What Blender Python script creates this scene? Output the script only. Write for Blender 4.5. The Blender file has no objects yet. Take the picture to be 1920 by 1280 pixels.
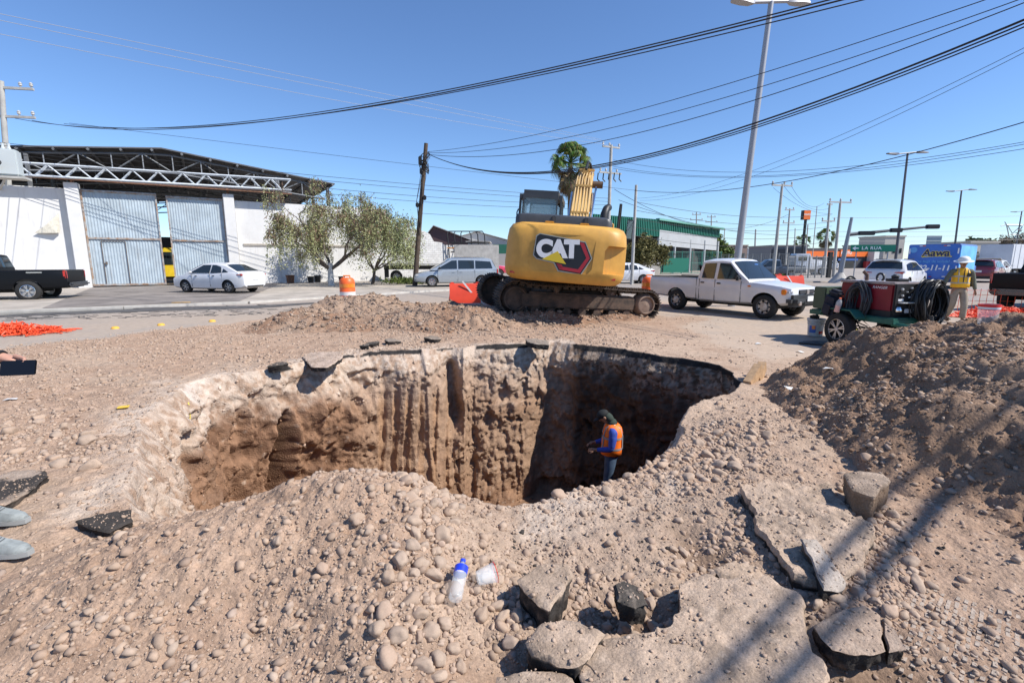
import bpy, bmesh, math, random
import numpy as np
from mathutils import Vector, Matrix
R = math.radians
PI = math.pi
rng = np.random.default_rng(7)
random.seed(11)
sc = bpy.context.scene
col = sc.collection

# ------------------------------------------------------------------ camera
CAMH, F = 1.7, 900.0
TILT = R(9.65)
CT, ST = math.cos(TILT), math.sin(TILT)
cam_d = bpy.data.cameras.new('camera'); cam = bpy.data.objects.new('camera', cam_d); col.objects.link(cam)
cam_d.sensor_width = 36.0; cam_d.lens = 36.0 * F / 1920.0
cam_d.clip_start = 0.05; cam_d.clip_end = 3000
cam.location = (0, 0, CAMH); cam.rotation_euler = (PI / 2 - TILT, 0, 0)
sc.camera = cam
# ------------------------------------------------------------------ sky, sun, exposure
SUN_EL = R(47); SUN_H = Vector((0.953, -0.302, 0)).normalized()
sdir = Vector((SUN_H.x * math.cos(SUN_EL), SUN_H.y * math.cos(SUN_EL), math.sin(SUN_EL)))
w = bpy.data.worlds.new("World"); sc.world = w; w.use_nodes = True
nt = w.node_tree; bg = nt.nodes['Background']
sky = nt.nodes.new('ShaderNodeTexSky'); sky.sky_type = 'NISHITA'; sky.sun_disc = False
sky.sun_elevation = SUN_EL; sky.sun_rotation = math.atan2(SUN_H.x, SUN_H.y)
sky.altitude = 300; sky.air_density = 1.0; sky.dust_density = 0.0; sky.ozone_density = 3.0
tint = nt.nodes.new('ShaderNodeMix'); tint.data_type = 'RGBA'; tint.blend_type = 'MULTIPLY'; tint.inputs['Factor'].default_value = 1; tint.inputs['B'].default_value = (1.04, 1.24, 1.52, 1)
nt.links.new(sky.outputs[0], tint.inputs['A']); nt.links.new(tint.outputs['Result'], bg.inputs[0]); bg.inputs[1].default_value = 0.090
sun_d = bpy.data.lights.new('sun', 'SUN'); sun_d.energy = 5.0; sun_d.angle = R(0.5); sun_d.color = (1.0, 0.955, 0.89)
sun = bpy.data.objects.new('sun', sun_d); col.objects.link(sun)
sun.rotation_euler = sdir.to_track_quat('Z', 'Y').to_euler()
sun.location = (20, -10, 30)
sc.view_settings.view_transform = 'Standard'; sc.view_settings.look = 'None'
sc.view_settings.exposure = 0.33; sc.view_settings.gamma = 1.0
sc.cycles.max_bounces = 6; sc.cycles.diffuse_bounces = 3; sc.cycles.transparent_max_bounces = 12
sc.cycles.caustics_reflective = False; sc.cycles.caustics_refractive = False
sc.cycles.sample_clamp_indirect = 6
try: sc.cycles.use_denoising = True
except Exception: pass

# ------------------------------------------------------------------ pixel <-> world (survey helpers)
def ray(px, py):
    u = (px - 960) / F; v = (640 - py) / F
    return np.array([u, CT + v * ST, -ST + v * CT])
def P(px, py, z=0.0):                 # ray meets height z
    d = ray(px, py); t = (z - CAMH) / d[2]; return Vector((d[0] * t, d[1] * t, z))
def D(px, py, Y):                     # ray meets world distance Y
    d = ray(px, py); t = Y / d[1]; return Vector((d[0] * t, Y, CAMH + d[2] * t))

# ------------------------------------------------------------------ noise
def _h(ix, iy, iz, s):
    n = (ix * 374761393 + iy * 668265263 + iz * 2147483647 + s * 144665) & 0xFFFFFFFF
    n = ((n ^ (n >> 13)) * 1274126177) & 0xFFFFFFFF
    n = ((n ^ (n >> 16)) * 2246822519) & 0xFFFFFFFF
    return ((n ^ (n >> 15)) & 0xFFFFFF).astype(np.float64) / 0xFFFFFF
def vn(p, s=0):                       # value noise in -1..1 ; p (N,3)
    f = np.floor(p).astype(np.int64); r = p - f; r = r * r * (3 - 2 * r)
    o = 0
    for a in (0, 1):
        wx = r[:, 0] if a else 1 - r[:, 0]
        for b in (0, 1):
            wy = r[:, 1] if b else 1 - r[:, 1]
            for c in (0, 1):
                wz = r[:, 2] if c else 1 - r[:, 2]
                o = o + wx * wy * wz * _h(f[:, 0] + a, f[:, 1] + b, f[:, 2] + c, s)
    return o * 2 - 1
def fbm(p, sc_, octv=4, s=0, g=0.5):
    o = 0; a = 1.0; t = 0; q = p * sc_
    for k in range(octv):
        o = o + a * vn(q + 17.3 * k, s + k * 7); t += a; a *= g; q = q * 2.07
    return o / t
def fb2(x, y, sc_, octv=4, s=0, g=0.5):
    return fbm(np.stack([x, y, np.zeros_like(x)], 1), sc_, octv, s, g)
def sst(a, b, x):
    t = np.clip((x - a) / (b - a), 0, 1); return t * t * (3 - 2 * t)
def lumps(p, sc_, s=0):               # rounded cobbly bumps 0..1
    n = vn(p * sc_, s); n2 = vn(p * sc_ * 1.9 + 5, s + 3)
    return np.clip(n, 0, 1) ** 0.6 * .7 + np.clip(n2, 0, 1) ** .6 * .3

# ------------------------------------------------------------------ naming and meshes
def tag(o, label=None, cat=None, group=None, kind=None):
    if label: o['label'] = label
    if cat: o['category'] = cat
    if group: o['group'] = group
    if kind: o['kind'] = kind
    return o
def thing(name, label, cat, loc=(0, 0, 0), rz=0, group=None, rot=None):
    o = bpy.data.objects.new(name, None); col.objects.link(o); o.empty_display_size = .2
    o.location = loc; o.rotation_euler = rot if rot else (0, 0, rz)
    return tag(o, label, cat, group)
def link(name, me, m, parent=None, loc=None):
    o = bpy.data.objects.new(name, me); col.objects.link(o)
    if m is not None and len(me.materials) == 0: me.materials.append(m)
    if parent: o.parent = parent
    if loc is not None: o.location = loc
    return o
def smooth(me, ang=35):
    me.polygons.foreach_set('use_smooth', [True] * len(me.polygons))
    try: me.set_sharp_from_angle(angle=R(ang))
    except Exception: pass
def npmesh(name, V, Fq, smooth_=True):
    me = bpy.data.meshes.new(name)
    V = np.asarray(V, np.float32); Fq = np.asarray(Fq, np.int32); k = Fq.shape[1]
    me.vertices.add(len(V)); me.vertices.foreach_set('co', V.ravel())
    me.loops.add(Fq.size); me.loops.foreach_set('vertex_index', Fq.ravel())
    me.polygons.add(len(Fq)); me.polygons.foreach_set('loop_start', np.arange(0, Fq.size, k, dtype=np.int32))
    me.polygons.foreach_set('loop_total', np.full(len(Fq), k, np.int32))
    me.update(calc_edges=True)
    if smooth_: me.polygons.foreach_set('use_smooth', [True] * len(Fq))
    return me
def setcol(me, C, name='soil'):
    a = me.color_attributes.new(name, 'FLOAT_COLOR', 'POINT')
    C4 = np.ones((len(C), 4), np.float32); C4[:, :3] = C
    a.data.foreach_set('color', C4.ravel())
def copy_tree(o, parent=None):
    c = o.copy(); col.objects.link(c)
    if parent is not None: c.parent = parent
    for ch in list(o.children): copy_tree(ch, c)
    return c

class MB:                              # collects shapes, links them as one mesh
    def __init__(s): s.v = []; s.f = []; s.mi = []; s.cur = 0
    def add(s, vs, fs):
        b = len(s.v); s.v += [tuple(x) for x in vs]
        for f in fs: s.f.append([b + i for i in f]); s.mi.append(s.cur)
        return s
    def box(s, c, d, rot=None, taper=None):
        x, y, z = d[0] / 2, d[1] / 2, d[2] / 2
        vs = [Vector((sx * x, sy * y, sz * z)) for sz in (-1, 1) for sy in (-1, 1) for sx in (-1, 1)]
        if taper:
            for i in range(4, 8): vs[i].x *= taper[0]; vs[i].y *= taper[1]
        if rot is not None:
            M = rot if isinstance(rot, Matrix) else Matrix.Rotation(rot, 3, 'Z')
            vs = [M @ v for v in vs]
        vs = [v + Vector(c) for v in vs]
        return s.add(vs, [(0, 2, 3, 1), (4, 5, 7, 6), (0, 1, 5, 4), (2, 6, 7, 3), (1, 3, 7, 5), (0, 4, 6, 2)])
    def bbox(s, c, d, b=.02, rot=None):    # chamfered box
        x, y, z = d[0] / 2, d[1] / 2, d[2] / 2; b = min(b, x * .9, y * .9, z * .9)
        bm = bmesh.new(); bmesh.ops.create_cube(bm, size=1)
        for v in bm.verts: v.co = Vector((v.co.x * 2 * x, v.co.y * 2 * y, v.co.z * 2 * z))
        bmesh.ops.bevel(bm, geom=bm.edges[:], offset=b, segments=2, affect='EDGES')
        M = (rot if isinstance(rot, Matrix) else Matrix.Rotation(rot or 0, 3, 'Z'))
        vs = [M @ v.co + Vector(c) for v in bm.verts]; fs = [[v.index for v in f.verts] for f in bm.faces]
        bm.verts.index_update(); fs = [[v.index for v in f.verts] for f in bm.faces]
        bm.free(); return s.add(vs, fs)
    def tube(s, pts, r, n=8, cap=True):
        pts = [Vector(p) for p in pts]; m = len(pts)
        rs = r if isinstance(r, (list, tuple)) else [r] * m
        vs = []; prev = None
        for i, p in enumerate(pts):
            t = (pts[min(i + 1, m - 1)] - pts[max(i - 1, 0)]).normalized()
            if prev is None:
                a = Vector((0, 0, 1)) if abs(t.z) < .9 else Vector((1, 0, 0)); u = t.cross(a).normalized()
            else:
                u = (prev - t * prev.dot(t))
                u = u.normalized() if u.length > 1e-6 else t.orthogonal().normalized()
            prev = u; w_ = t.cross(u)
            for k in range(n):
                A = 2 * PI * k / n; vs.append(p + (u * math.cos(A) + w_ * math.sin(A)) * rs[i])
        fs = [(i * n + k, i * n + (k + 1) % n, (i + 1) * n + (k + 1) % n, (i + 1) * n + k) for i in range(m - 1) for k in range(n)]
        if cap: fs += [tuple(range(n))[::-1], tuple((m - 1) * n + k for k in range(n))]
        return s.add(vs, fs)
    def lathe(s, prof, c=(0, 0, 0), n=20, axis='z', M=None, cap=True):   # prof [(r,z)]
        vs = []
        for r, z in prof:
            for k in range(n):
                A = 2 * PI * k / n; x, y = r * math.cos(A), r * math.sin(A)
                p = Vector((x, y, z)) if axis == 'z' else (Vector((x, z, y)) if axis == 'y' else Vector((z, x, y)))
                if M is not None: p = M @ p
                vs.append(p + Vector(c))
        m = len(prof)
        fs = [(i * n + k, i * n + (k + 1) % n, (i + 1) * n + (k + 1) % n, (i + 1) * n + k) for i in range(m - 1) for k in range(n)]
        if cap: fs += [tuple(range(n))[::-1], tuple((m - 1) * n + k for k in range(n))]
        return s.add(vs, fs)
    def prism(s, poly, a, b, fn):      # poly 2D list; fn(u,v,h)->xyz
        n = len(poly); vs = [fn(u, v, a) for u, v in poly] + [fn(u, v, b) for u, v in poly]
        fs = [tuple(range(n)), tuple(range(2 * n - 1, n - 1, -1))] + [(i, (i + 1) % n, n + (i + 1) % n, n + i) for i in range(n)]
        return s.add(vs, fs)
    def loft(s, secs, close=True, cap=True):
        n = len(secs[0]); vs = [p for q in secs for p in q]
        fs = [(i * n + k, i * n + (k + 1) % n, (i + 1) * n + (k + 1) % n, (i + 1) * n + k) for i in range(len(secs) - 1) for k in range(n if close else n - 1)]
        if cap: fs += [tuple(range(n))[::-1], tuple((len(secs) - 1) * n + k for k in range(n))]
        return s.add(vs, fs)
    def mesh(s, name='m', ang=35, fix=True):
        me = bpy.data.meshes.new(name); me.from_pydata([tuple(v) for v in s.v], [], s.f)
        if fix:
            bm = bmesh.new(); bm.from_mesh(me); bmesh.ops.recalc_face_normals(bm, faces=bm.faces[:]); bm.to_mesh(me); bm.free()
        me.update()
        if any(s.mi): me.polygons.foreach_set('material_index', s.mi)
        if ang: smooth(me, ang)
        return me
    def build(s, name, m, parent=None, ang=35, loc=None, fix=True):
        me = s.mesh(name, ang, fix)
        if isinstance(m, (list, tuple)):
            for q in m: me.materials.append(q)
            m = None
        return link(name, me, m, parent, loc)

# ------------------------------------------------------------------ materials
MC = {}
def mat(name, c, rough=.7, metal=0, var=.0, vs=8, bump=0, bs=60, c2=None, spec=None, coat=0, trans=0, alpha=1, emit=None, vdet=6, bdist=.01):
    if name in MC: return MC[name]
    m = bpy.data.materials.new(name); m.use_nodes = True; MC[name] = m
    n = m.node_tree; b = n.nodes['Principled BSDF']; L = n.links
    b.inputs['Base Color'].default_value = (*c, 1); b.inputs['Roughness'].default_value = rough
    b.inputs['Metallic'].default_value = metal
    if spec is not None: b.inputs['Specular IOR Level'].default_value = spec
    if coat: b.inputs['Coat Weight'].default_value = coat; b.inputs['Coat Roughness'].default_value = .06
    if trans: b.inputs['Transmission Weight'].default_value = trans
    if alpha < 1: b.inputs['Alpha'].default_value = alpha
    if emit: b.inputs['Emission Color'].default_value = (*emit, 1); b.inputs['Emission Strength'].default_value = 1
    tc = n.nodes.new('ShaderNodeTexCoord')
    if var or c2:
        no = n.nodes.new('ShaderNodeTexNoise'); no.inputs['Scale'].default_value = vs; no.inputs['Detail'].default_value = vdet; no.inputs['Roughness'].default_value = .65
        L.new(tc.outputs['Object'], no.inputs['Vector'])
        rp = n.nodes.new('ShaderNodeValToRGB'); e = rp.color_ramp.elements
        k = var
        a = c2 if c2 else tuple(x * (1 - k) for x in c); bb = c if c2 else tuple(min(1, x * (1 + k)) for x in c)
        e[0].position = .36; e[0].color = (*a, 1); e[1].position = .64; e[1].color = (*bb, 1)
        L.new(no.outputs['Fac'], rp.inputs['Fac']); L.new(rp.outputs['Color'], b.inputs['Base Color'])
    if bump:
        nb = n.nodes.new('ShaderNodeTexNoise'); nb.inputs['Scale'].default_value = bs; nb.inputs['Detail'].default_value = 8
        L.new(tc.outputs['Object'], nb.inputs['Vector'])
        bp = n.nodes.new('ShaderNodeBump'); bp.inputs['Strength'].default_value = bump; bp.inputs['Distance'].default_value = bdist
        L.new(nb.outputs['Fac'], bp.inputs['Height']); L.new(bp.outputs['Normal'], b.inputs['Normal'])
    return m
def soil_mat(name, rough=.95, f1=90, b1=.65, dist=.012, fine=.28, tc3=(.99, .922, .862)):
    m = bpy.data.materials.new(name); m.use_nodes = True; n = m.node_tree; b = n.nodes['Principled BSDF']; L = n.links
    b.inputs['Roughness'].default_value = rough; b.inputs['Specular IOR Level'].default_value = .15
    at = n.nodes.new('ShaderNodeAttribute'); at.attribute_name = 'soil'
    tc = n.nodes.new('ShaderNodeTexCoord')
    no = n.nodes.new('ShaderNodeTexNoise'); no.inputs['Scale'].default_value = f1; no.inputs['Detail'].default_value = 5; no.inputs['Roughness'].default_value = .7
    L.new(tc.outputs['Object'], no.inputs['Vector'])
    no2 = n.nodes.new('ShaderNodeTexNoise'); no2.inputs['Scale'].default_value = f1 / 9; no2.inputs['Detail'].default_value = 6
    L.new(tc.outputs['Object'], no2.inputs['Vector'])
    mr = n.nodes.new('ShaderNodeMapRange'); mr.inputs['From Min'].default_value = .3; mr.inputs['From Max'].default_value = .7
    mr.inputs['To Min'].default_value = 1 - fine; mr.inputs['To Max'].default_value = 1 + fine
    L.new(no.outputs['Fac'], mr.inputs['Value'])
    mr2 = n.nodes.new('ShaderNodeMapRange'); mr2.inputs['From Min'].default_value = .3; mr2.inputs['From Max'].default_value = .7
    mr2.inputs['To Min'].default_value = 1 - fine * .6; mr2.inputs['To Max'].default_value = 1 + fine * .6
    L.new(no2.outputs['Fac'], mr2.inputs['Value'])
    mu = n.nodes.new('ShaderNodeMath'); mu.operation = 'MULTIPLY'; L.new(mr.outputs[0], mu.inputs[0]); L.new(mr2.outputs[0], mu.inputs[1])
    vm = n.nodes.new('ShaderNodeVectorMath'); vm.operation = 'SCALE'; L.new(at.outputs['Color'], vm.inputs[0]); L.new(mu.outputs[0], vm.inputs['Scale'])
    v2 = n.nodes.new('ShaderNodeVectorMath'); v2.operation = 'MULTIPLY'; v2.inputs[1].default_value = tc3; L.new(vm.outputs[0], v2.inputs[0]); L.new(v2.outputs[0], b.inputs['Base Color'])
    vo = n.nodes.new('ShaderNodeTexVoronoi'); vo.inputs['Scale'].default_value = f1 * .45; L.new(tc.outputs['Object'], vo.inputs['Vector'])
    ad = n.nodes.new('ShaderNodeMath'); ad.operation = 'SUBTRACT'; L.new(no.outputs['Fac'], ad.inputs[0]); L.new(vo.outputs['Distance'], ad.inputs[1])
    bp = n.nodes.new('ShaderNodeBump'); bp.inputs['Strength'].default_value = b1; bp.inputs['Distance'].default_value = dist
    L.new(ad.outputs[0], bp.inputs['Height']); L.new(bp.outputs['Normal'], b.inputs['Normal'])
    return m
M_SOIL = soil_mat('soil'); M_ROAD = soil_mat('asphalt_road', .9, 70, .35, .006, .16, (.98, .94, .90))

# ------------------------------------------------------------------ the pit outline (plan)
rim_px = [(1070, 643), (1180, 656), (1290, 674), (1345, 684), (1372, 700), (1392, 716), (1350, 742), (1300, 762), (1292, 805), (1250, 845), (1200, 882), (1100, 912),
          (1010, 934), (950, 945), (860, 935), (740, 940), (560, 975), (400, 985), (300, 985), (238, 975), (225, 900), (255, 830), (290, 762), (350, 716), (430, 701), (520, 690),
          (600, 672), (700, 658), (790, 655), (845, 650), (868, 652), (890, 647), (980, 645), (1035, 640)]
rim = np.array([P(a, b)[:2] for a, b in rim_px])
C0 = np.array([-0.75, 6.2])
def closed_resample(pts, n, wfn=None):
    m = len(pts); out = []
    for i in range(m):
        p0, p1, p2, p3 = pts[i - 1], pts[i], pts[(i + 1) % m], pts[(i + 2) % m]
        for t in np.linspace(0, 1, 60, endpoint=False):
            a = .5 * ((2 * p1) + (-p0 + p2) * t + (2 * p0 - 5 * p1 + 4 * p2 - p3) * t * t * .8 + (-p0 + 3 * p1 - 3 * p2 + p3) * t ** 3 * .8)
            l = p1 + (p2 - p1) * t; out.append(.45 * a + .55 * l)
    out = np.array(out); nx = np.roll(out, -1, 0); d = np.linalg.norm(nx - out, axis=1)
    if wfn is not None: wd = d * wfn((out + nx) / 2)
    else: wd = d
    cum = np.concatenate([[0], np.cumsum(wd)]); q = np.linspace(0, cum[-1], n, endpoint=False)
    idx = np.clip(np.searchsorted(cum, q, side='right') - 1, 0, len(out) - 1); f = (q - cum[idx]) / wd[idx]
    return out[idx] + (nx[idx] - out[idx]) * f[:, None]
NT = 1500
RC = closed_resample(rim, NT, lambda p: 1 / (np.linalg.norm(p, axis=1) + 1.0))
dirs = RC - C0; dl = np.linalg.norm(dirs, axis=1)
_a = np.unwrap(np.arctan2(dirs[:, 1], dirs[:, 0])); _sg = 1 if _a[-1] > _a[0] else -1; _a = _a * _sg; _st = np.maximum(np.diff(np.concatenate([_a, [_a[0] + 2 * PI]])), 6e-4)
for _k in range(6): _st = np.maximum((np.roll(_st, 1) + 2 * _st + np.roll(_st, -1)) / 4, 6e-4)
_st *= 2 * PI / _st.sum(); _a = (_a[0] + np.concatenate([[0], np.cumsum(_st)[:-1]])) * _sg      # rays never cross
dirs = np.stack([np.cos(_a), np.sin(_a)], 1); RC = C0 + dirs * dl[:, None]
RC = RC + dirs * (fb2(RC[:, 0], RC[:, 1], 1.6, 5, 3) * .16)[:, None]
dl = np.linalg.norm(RC - C0, axis=1)
_ang = np.arctan2(RC[:, 1] - C0[1], RC[:, 0] - C0[0]); _o = np.argsort(_ang); _as, _ds = _ang[_o], dl[_o]
def rim_d(x, y):                       # signed distance-ish: >0 outside the pit
    a = np.arctan2(y - C0[1], x - C0[0]); r = np.hypot(x - C0[0], y - C0[1])
    return r - np.interp(a, _as, _ds, period=2 * PI)

# ------------------------------------------------------------------ surface heights
def dirt_mask(x, y):                   # 1 = loose dirt, 0 = hard road
    n = fb2(x, y, .5, 4, 21) * 1.3
    # boundary of the spoil area on the street side
    bx = np.interp(y, [0, 9.5, 13, 18.3, 21], [-13, -10.0, -7.6, -6.0, -3.0])
    left = sst(-.5, .5, x - bx + n * .5)
    right = sst(-1.2, 1.5, (5.4 - .02 * y) - x + n * 1.3) 
    far = sst(-.8, .8, 18.5 - y + n * .6)
    nearr = sst(-1.0, 1.0, 7.4 - y + .25 * x + n)
    return left * far * np.maximum(right, nearr)
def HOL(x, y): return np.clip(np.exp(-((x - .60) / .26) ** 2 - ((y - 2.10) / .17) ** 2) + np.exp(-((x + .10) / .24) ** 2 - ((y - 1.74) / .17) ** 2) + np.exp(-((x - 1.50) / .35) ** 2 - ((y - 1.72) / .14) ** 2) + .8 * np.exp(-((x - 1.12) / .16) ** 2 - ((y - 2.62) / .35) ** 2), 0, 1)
def H_ground(x, y):
    p = np.stack([x, y, np.zeros_like(x)], 1); dm = dirt_mask(x, y); r = np.hypot(x, y)
    h = fbm(p, .45, 3, 5) * .05 * dm
    near = np.exp(-(r / 14) ** 2)
    h = h + dm * (fbm(p, 1.7, 4, 9) * .045 + fbm(p, 9, 3, 12) * .020 + (lumps(p, 16, 13) - .3) * .012) + dm * near * (fbm(p, 38, 2, 30) * .006)
    rd = rim_d(x, y)
    h = h + (1 - dm) * near * fbm(p, 14, 3, 14) * .004
    # right of the pit: packed flat crust
    flat = sst(1.5, 3, x) * sst(5.5, 6.5, y)
    h = h * (1 - .75 * flat)
    h = h - .085 * HOL(x, y)
    h = h + .02 * np.exp(-((x - 1.6) / 1.1) ** 2 - ((y - 2.75) / .6) ** 2)
    return h
def seg_d(x, y, ax, ay, bx, by):
    t = np.clip(((x - ax) * (bx - ax) + (y - ay) * (by - ay)) / ((bx - ax) ** 2 + (by - ay) ** 2), 0, 1)
    return np.hypot(x - ax - t * (bx - ax), y - ay - t * (by - ay)), t
def inpoly(x, y, poly):
    c = np.zeros(x.shape, bool); n = len(poly)
    for i in range(n):
        x1, y1 = poly[i]; x2, y2 = poly[(i + 1) % n]
        if y1 == y2: continue
        c ^= ((y1 > y) != (y2 > y)) & (x < (x2 - x1) * (y - y1) / (y2 - y1) + x1)
    return c
RP = [(3.7, 7.0), (3.3, 6.1), (3.1, 5.4), (2.98, 4.4), (2.85, 3.4), (2.95, 2.5), (3.5, 1.8), (6, 0.9), (9, 1.2), (10, 4), (9, 7.0), (6.4, 7.8), (4.8, 7.7)]
def H_right(x, y):
    d = np.full(x.shape, 1e9)
    for i in range(len(RP)):
        a = RP[i]; b = RP[(i + 1) % len(RP)]; dd, _ = seg_d(x, y, *a, *b); d = np.minimum(d, dd)
    s = np.where(inpoly(x, y, RP), d, -d) + fb2(x, y, 1.3, 4, 40) * .3
    h = 1.30 * np.tanh(np.clip(s, 0, None) * .74 / 1.30) - np.clip(-s, 0, 1) * .6 - .03
    cap = 1.10 - .10 * np.clip(x - 5.2, 0, 3) - .25 * np.clip(5.0 - y, 0, 3) * (x > 0) - .20 * np.clip(y - 6.0, 0, 2); h = np.where(h > cap - .1, cap - .1 + .1 * np.tanh((h - cap + .1) / .1), h)
    p = np.stack([x, y, h * 0], 1)
    k = sst(-.1, .3, s)
    h = h + k * (fbm(p, 1.8, 4, 41) * .19 + (lumps(p, 5, 43) - .3) * .10 + (lumps(p, 12, 46) - .3) * .045 + fbm(p, 14, 3, 44) * .03 + fbm(p, 42, 2, 45) * .008)
    h = h - k * .22 * np.exp(-((x - 2.95 - .9) / .35) ** 2 - ((y - 2.75) / .22) ** 2)
    return h
def H_near(x, y):
    h = .46 * np.exp(-((x + .95) / .72) ** 2 - ((y - 2.72) / .62) ** 2) + .28 * np.exp(-((x + 1.9) / .7) ** 2 - ((y - 2.35) / .65) ** 2) \
        + .17 * np.exp(-((x + .55) / .35) ** 2 - ((y - 2.0) / .7) ** 2) - .10
    h = h + fb2(x, y, .8, 2, 51) * .05
    p = np.stack([x, y, h * 0], 1)
    k = sst(-.04, .08, h)
    h = h + k * (fbm(p, 2.4, 4, 52) * .05 + (lumps(p, 13, 53) - .3) * .032 + fbm(p, 24, 3, 54) * .024 + fbm(p, 60, 2, 55) * .007)
    rd = rim_d(x, y); h = h - np.clip(-rd - .02, 0, 3) * 2.2 - np.clip(x - .3, 0, 9) * .4
    return h
def H_berm(x, y):
    d1, t1 = seg_d(x, y, -5.2, 14.2, 3.0, 14.6)
    d2, t2 = seg_d(x, y, -5.6, 12.3, -1.0, 12.0)
    d3, t3 = seg_d(x, y, -2.0, 12.7, 1.3, 12.8)
    h = .62 * np.exp(-(d1 / 1.35) ** 2) * (1 - .60 * t1) + .32 * np.exp(-(d2 / 1.0) ** 2) + .27 * np.exp(-(d3 / .75) ** 2) - .10
    h = h + .22 * np.exp(-((x + 4.0) / .8) ** 2 - ((y - 14.2) / .6) ** 2)
    p = np.stack([x, y, h * 0], 1); k = sst(-.05, .1, h)
    h = h + k * (fbm(p, 1.1, 4, 61) * .16 + (lumps(p, 4.5, 63) - .3) * .10 + fbm(p, 9, 3, 62) * .05)
    return h
def surf(x, y):
    x = np.atleast_1d(np.asarray(x, float)); y = np.atleast_1d(np.asarray(y, float))
    g = np.where(rim_d(x, y) > 0, H_ground(x, y), -3.1)
    near = (x < 1.2) & (x > -3.6) & (y > .6) & (y < 3.9); rp = (x > 2.4) & (x < 10.5) & (y < 8.3) & (y > .3); bm_ = (x > -8.2) & (x < 5) & (y > 10.2) & (y < 17.5)
    g = np.where(near, np.maximum(g, H_near(x, y)), g); g = np.where(rp, np.maximum(g, H_right(x, y)), g); g = np.where(bm_, np.maximum(g, H_berm(x, y)), g)
    return g
def hit(px, py, tmin=1.2, tmax=40):    # the place on the terrain seen at a pixel
    px = np.atleast_1d(np.asarray(px, float)); py = np.atleast_1d(np.asarray(py, float))
    u = (px - 960) / F; v = (640 - py) / F; dy = CT + v * ST; dz = -ST + v * CT
    t = np.full(px.shape, tmin); done = np.zeros(px.shape, bool)
    for k in range(260):
        z = CAMH + dz * t; s_ = surf(u * t, dy * t); done |= z <= s_
        t = np.where(done, t, t + np.maximum(.008 * t, .012)); 
        if done.all() : break
    return np.stack([u * t, dy * t, surf(u * t, dy * t)], 1)
def S(px, py):
    a = hit(px, py)[0]; return Vector(a)

# colours (dry soil, clay, lime-stabilised base, asphalt, shade-darkened pile earth)
TAN = np.array([.40, .30, .228]); TAN2 = np.array([.32, .225, .165]); CLAY = np.array([.225, .138, .088]); CLAY2 = np.array([.13, .075, .048])
LIME = np.array([.54, .47, .40]); ASPH = np.array([.035, .034, .034]); ROADC = np.array([.30, .285, .27]); DUST = np.array([.41, .335, .268]); SHADE_EARTH = np.array([.235, .16, .112])
def lerp(a, b, t): return a + (b - a) * t[:, None]
def soil_color(x, y, z):
    p = np.stack([x, y, z], 1)
    n1 = fbm(p, .9, 4, 70) * .5 + .5; n2 = fbm(p, 5, 4, 71) * .5 + .5; n3 = fbm(p, 22, 3, 72) * .5 + .5
    c = lerp(np.tile(TAN, (len(x), 1)), TAN2, sst(.35, .75, n2) * .6 + sst(.5, .8, n3) * .3)
    c = lerp(c, DUST, sst(.5, .75, n1) * .6)
    c = lerp(c, LIME, sst(.68, .78, n3) * .35)
    return c

# ------------------------------------------------------------------ ground + road mesh: rings around the pit outline
ro = [0.0]; st = .018
while ro[-1] < 900:
    k = ro[-1]; st_ = .018 if k < 2.2 else .018 * math.exp((k - 2.2) * .12) if k < 12 else max(.06, k * .05)
    ro.append(k + st_)
ro = np.array(ro)
NW, NF = 150, 26
wz = np.linspace(0, 1, NW + 1)[1:]
DEPTH = 3.1
an = np.arctan2(dirs[:, 1], dirs[:, 0])
def pxof(x, y, z):
    X = x; Yv = y; Z = z - CAMH; f = Yv * CT - Z * ST; up = Yv * ST + Z * CT
    return 960 + F * X / f, 640 - F * up / f
rpx, rpy = pxof(RC[:, 0], RC[:, 1], 0 * RC[:, 0])
farside = RC[:, 1] > C0[1]
leftish = sst(.15, .75, -(RC[:, 0] + 1.2) / 3.5)
# run (horizontal metres) of the crumbled shelf, and lean of the wall below it
chamf = np.where(farside, np.interp(rpx, [240, 350, 520, 700, 830, 862, 885, 905, 1000, 1060, 1075, 1400], [.30, .34, .42, .55, .5, .4, .3, .35, .3, .06, .0, .0]), np.interp(RC[:, 0], [-4.2, -3, -1.5, 0, 3], [.30, .28, .1, .12, .05]))
lean = np.where(farside, np.interp(rpx, [240, 350, 520, 540, 560, 700, 850, 862, 885, 905, 1060, 1080, 1400], [.20, .10, -.05, -.42, .30, .35, .45, .36, .30, .45, .45, .25, .1]), np.interp(RC[:, 0], [-4.2, -3, -1.5, 0, 3], [.22, .3, .0, .0, .0]))
def sm1(a, k=9):
    for _ in range(k): a = (np.roll(a, 1) + a * 2 + np.roll(a, -1)) / 4
    return a
chamf = sm1(chamf, 16); lean = sm1(lean, 22)
rows = []; cols_ = []
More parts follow.
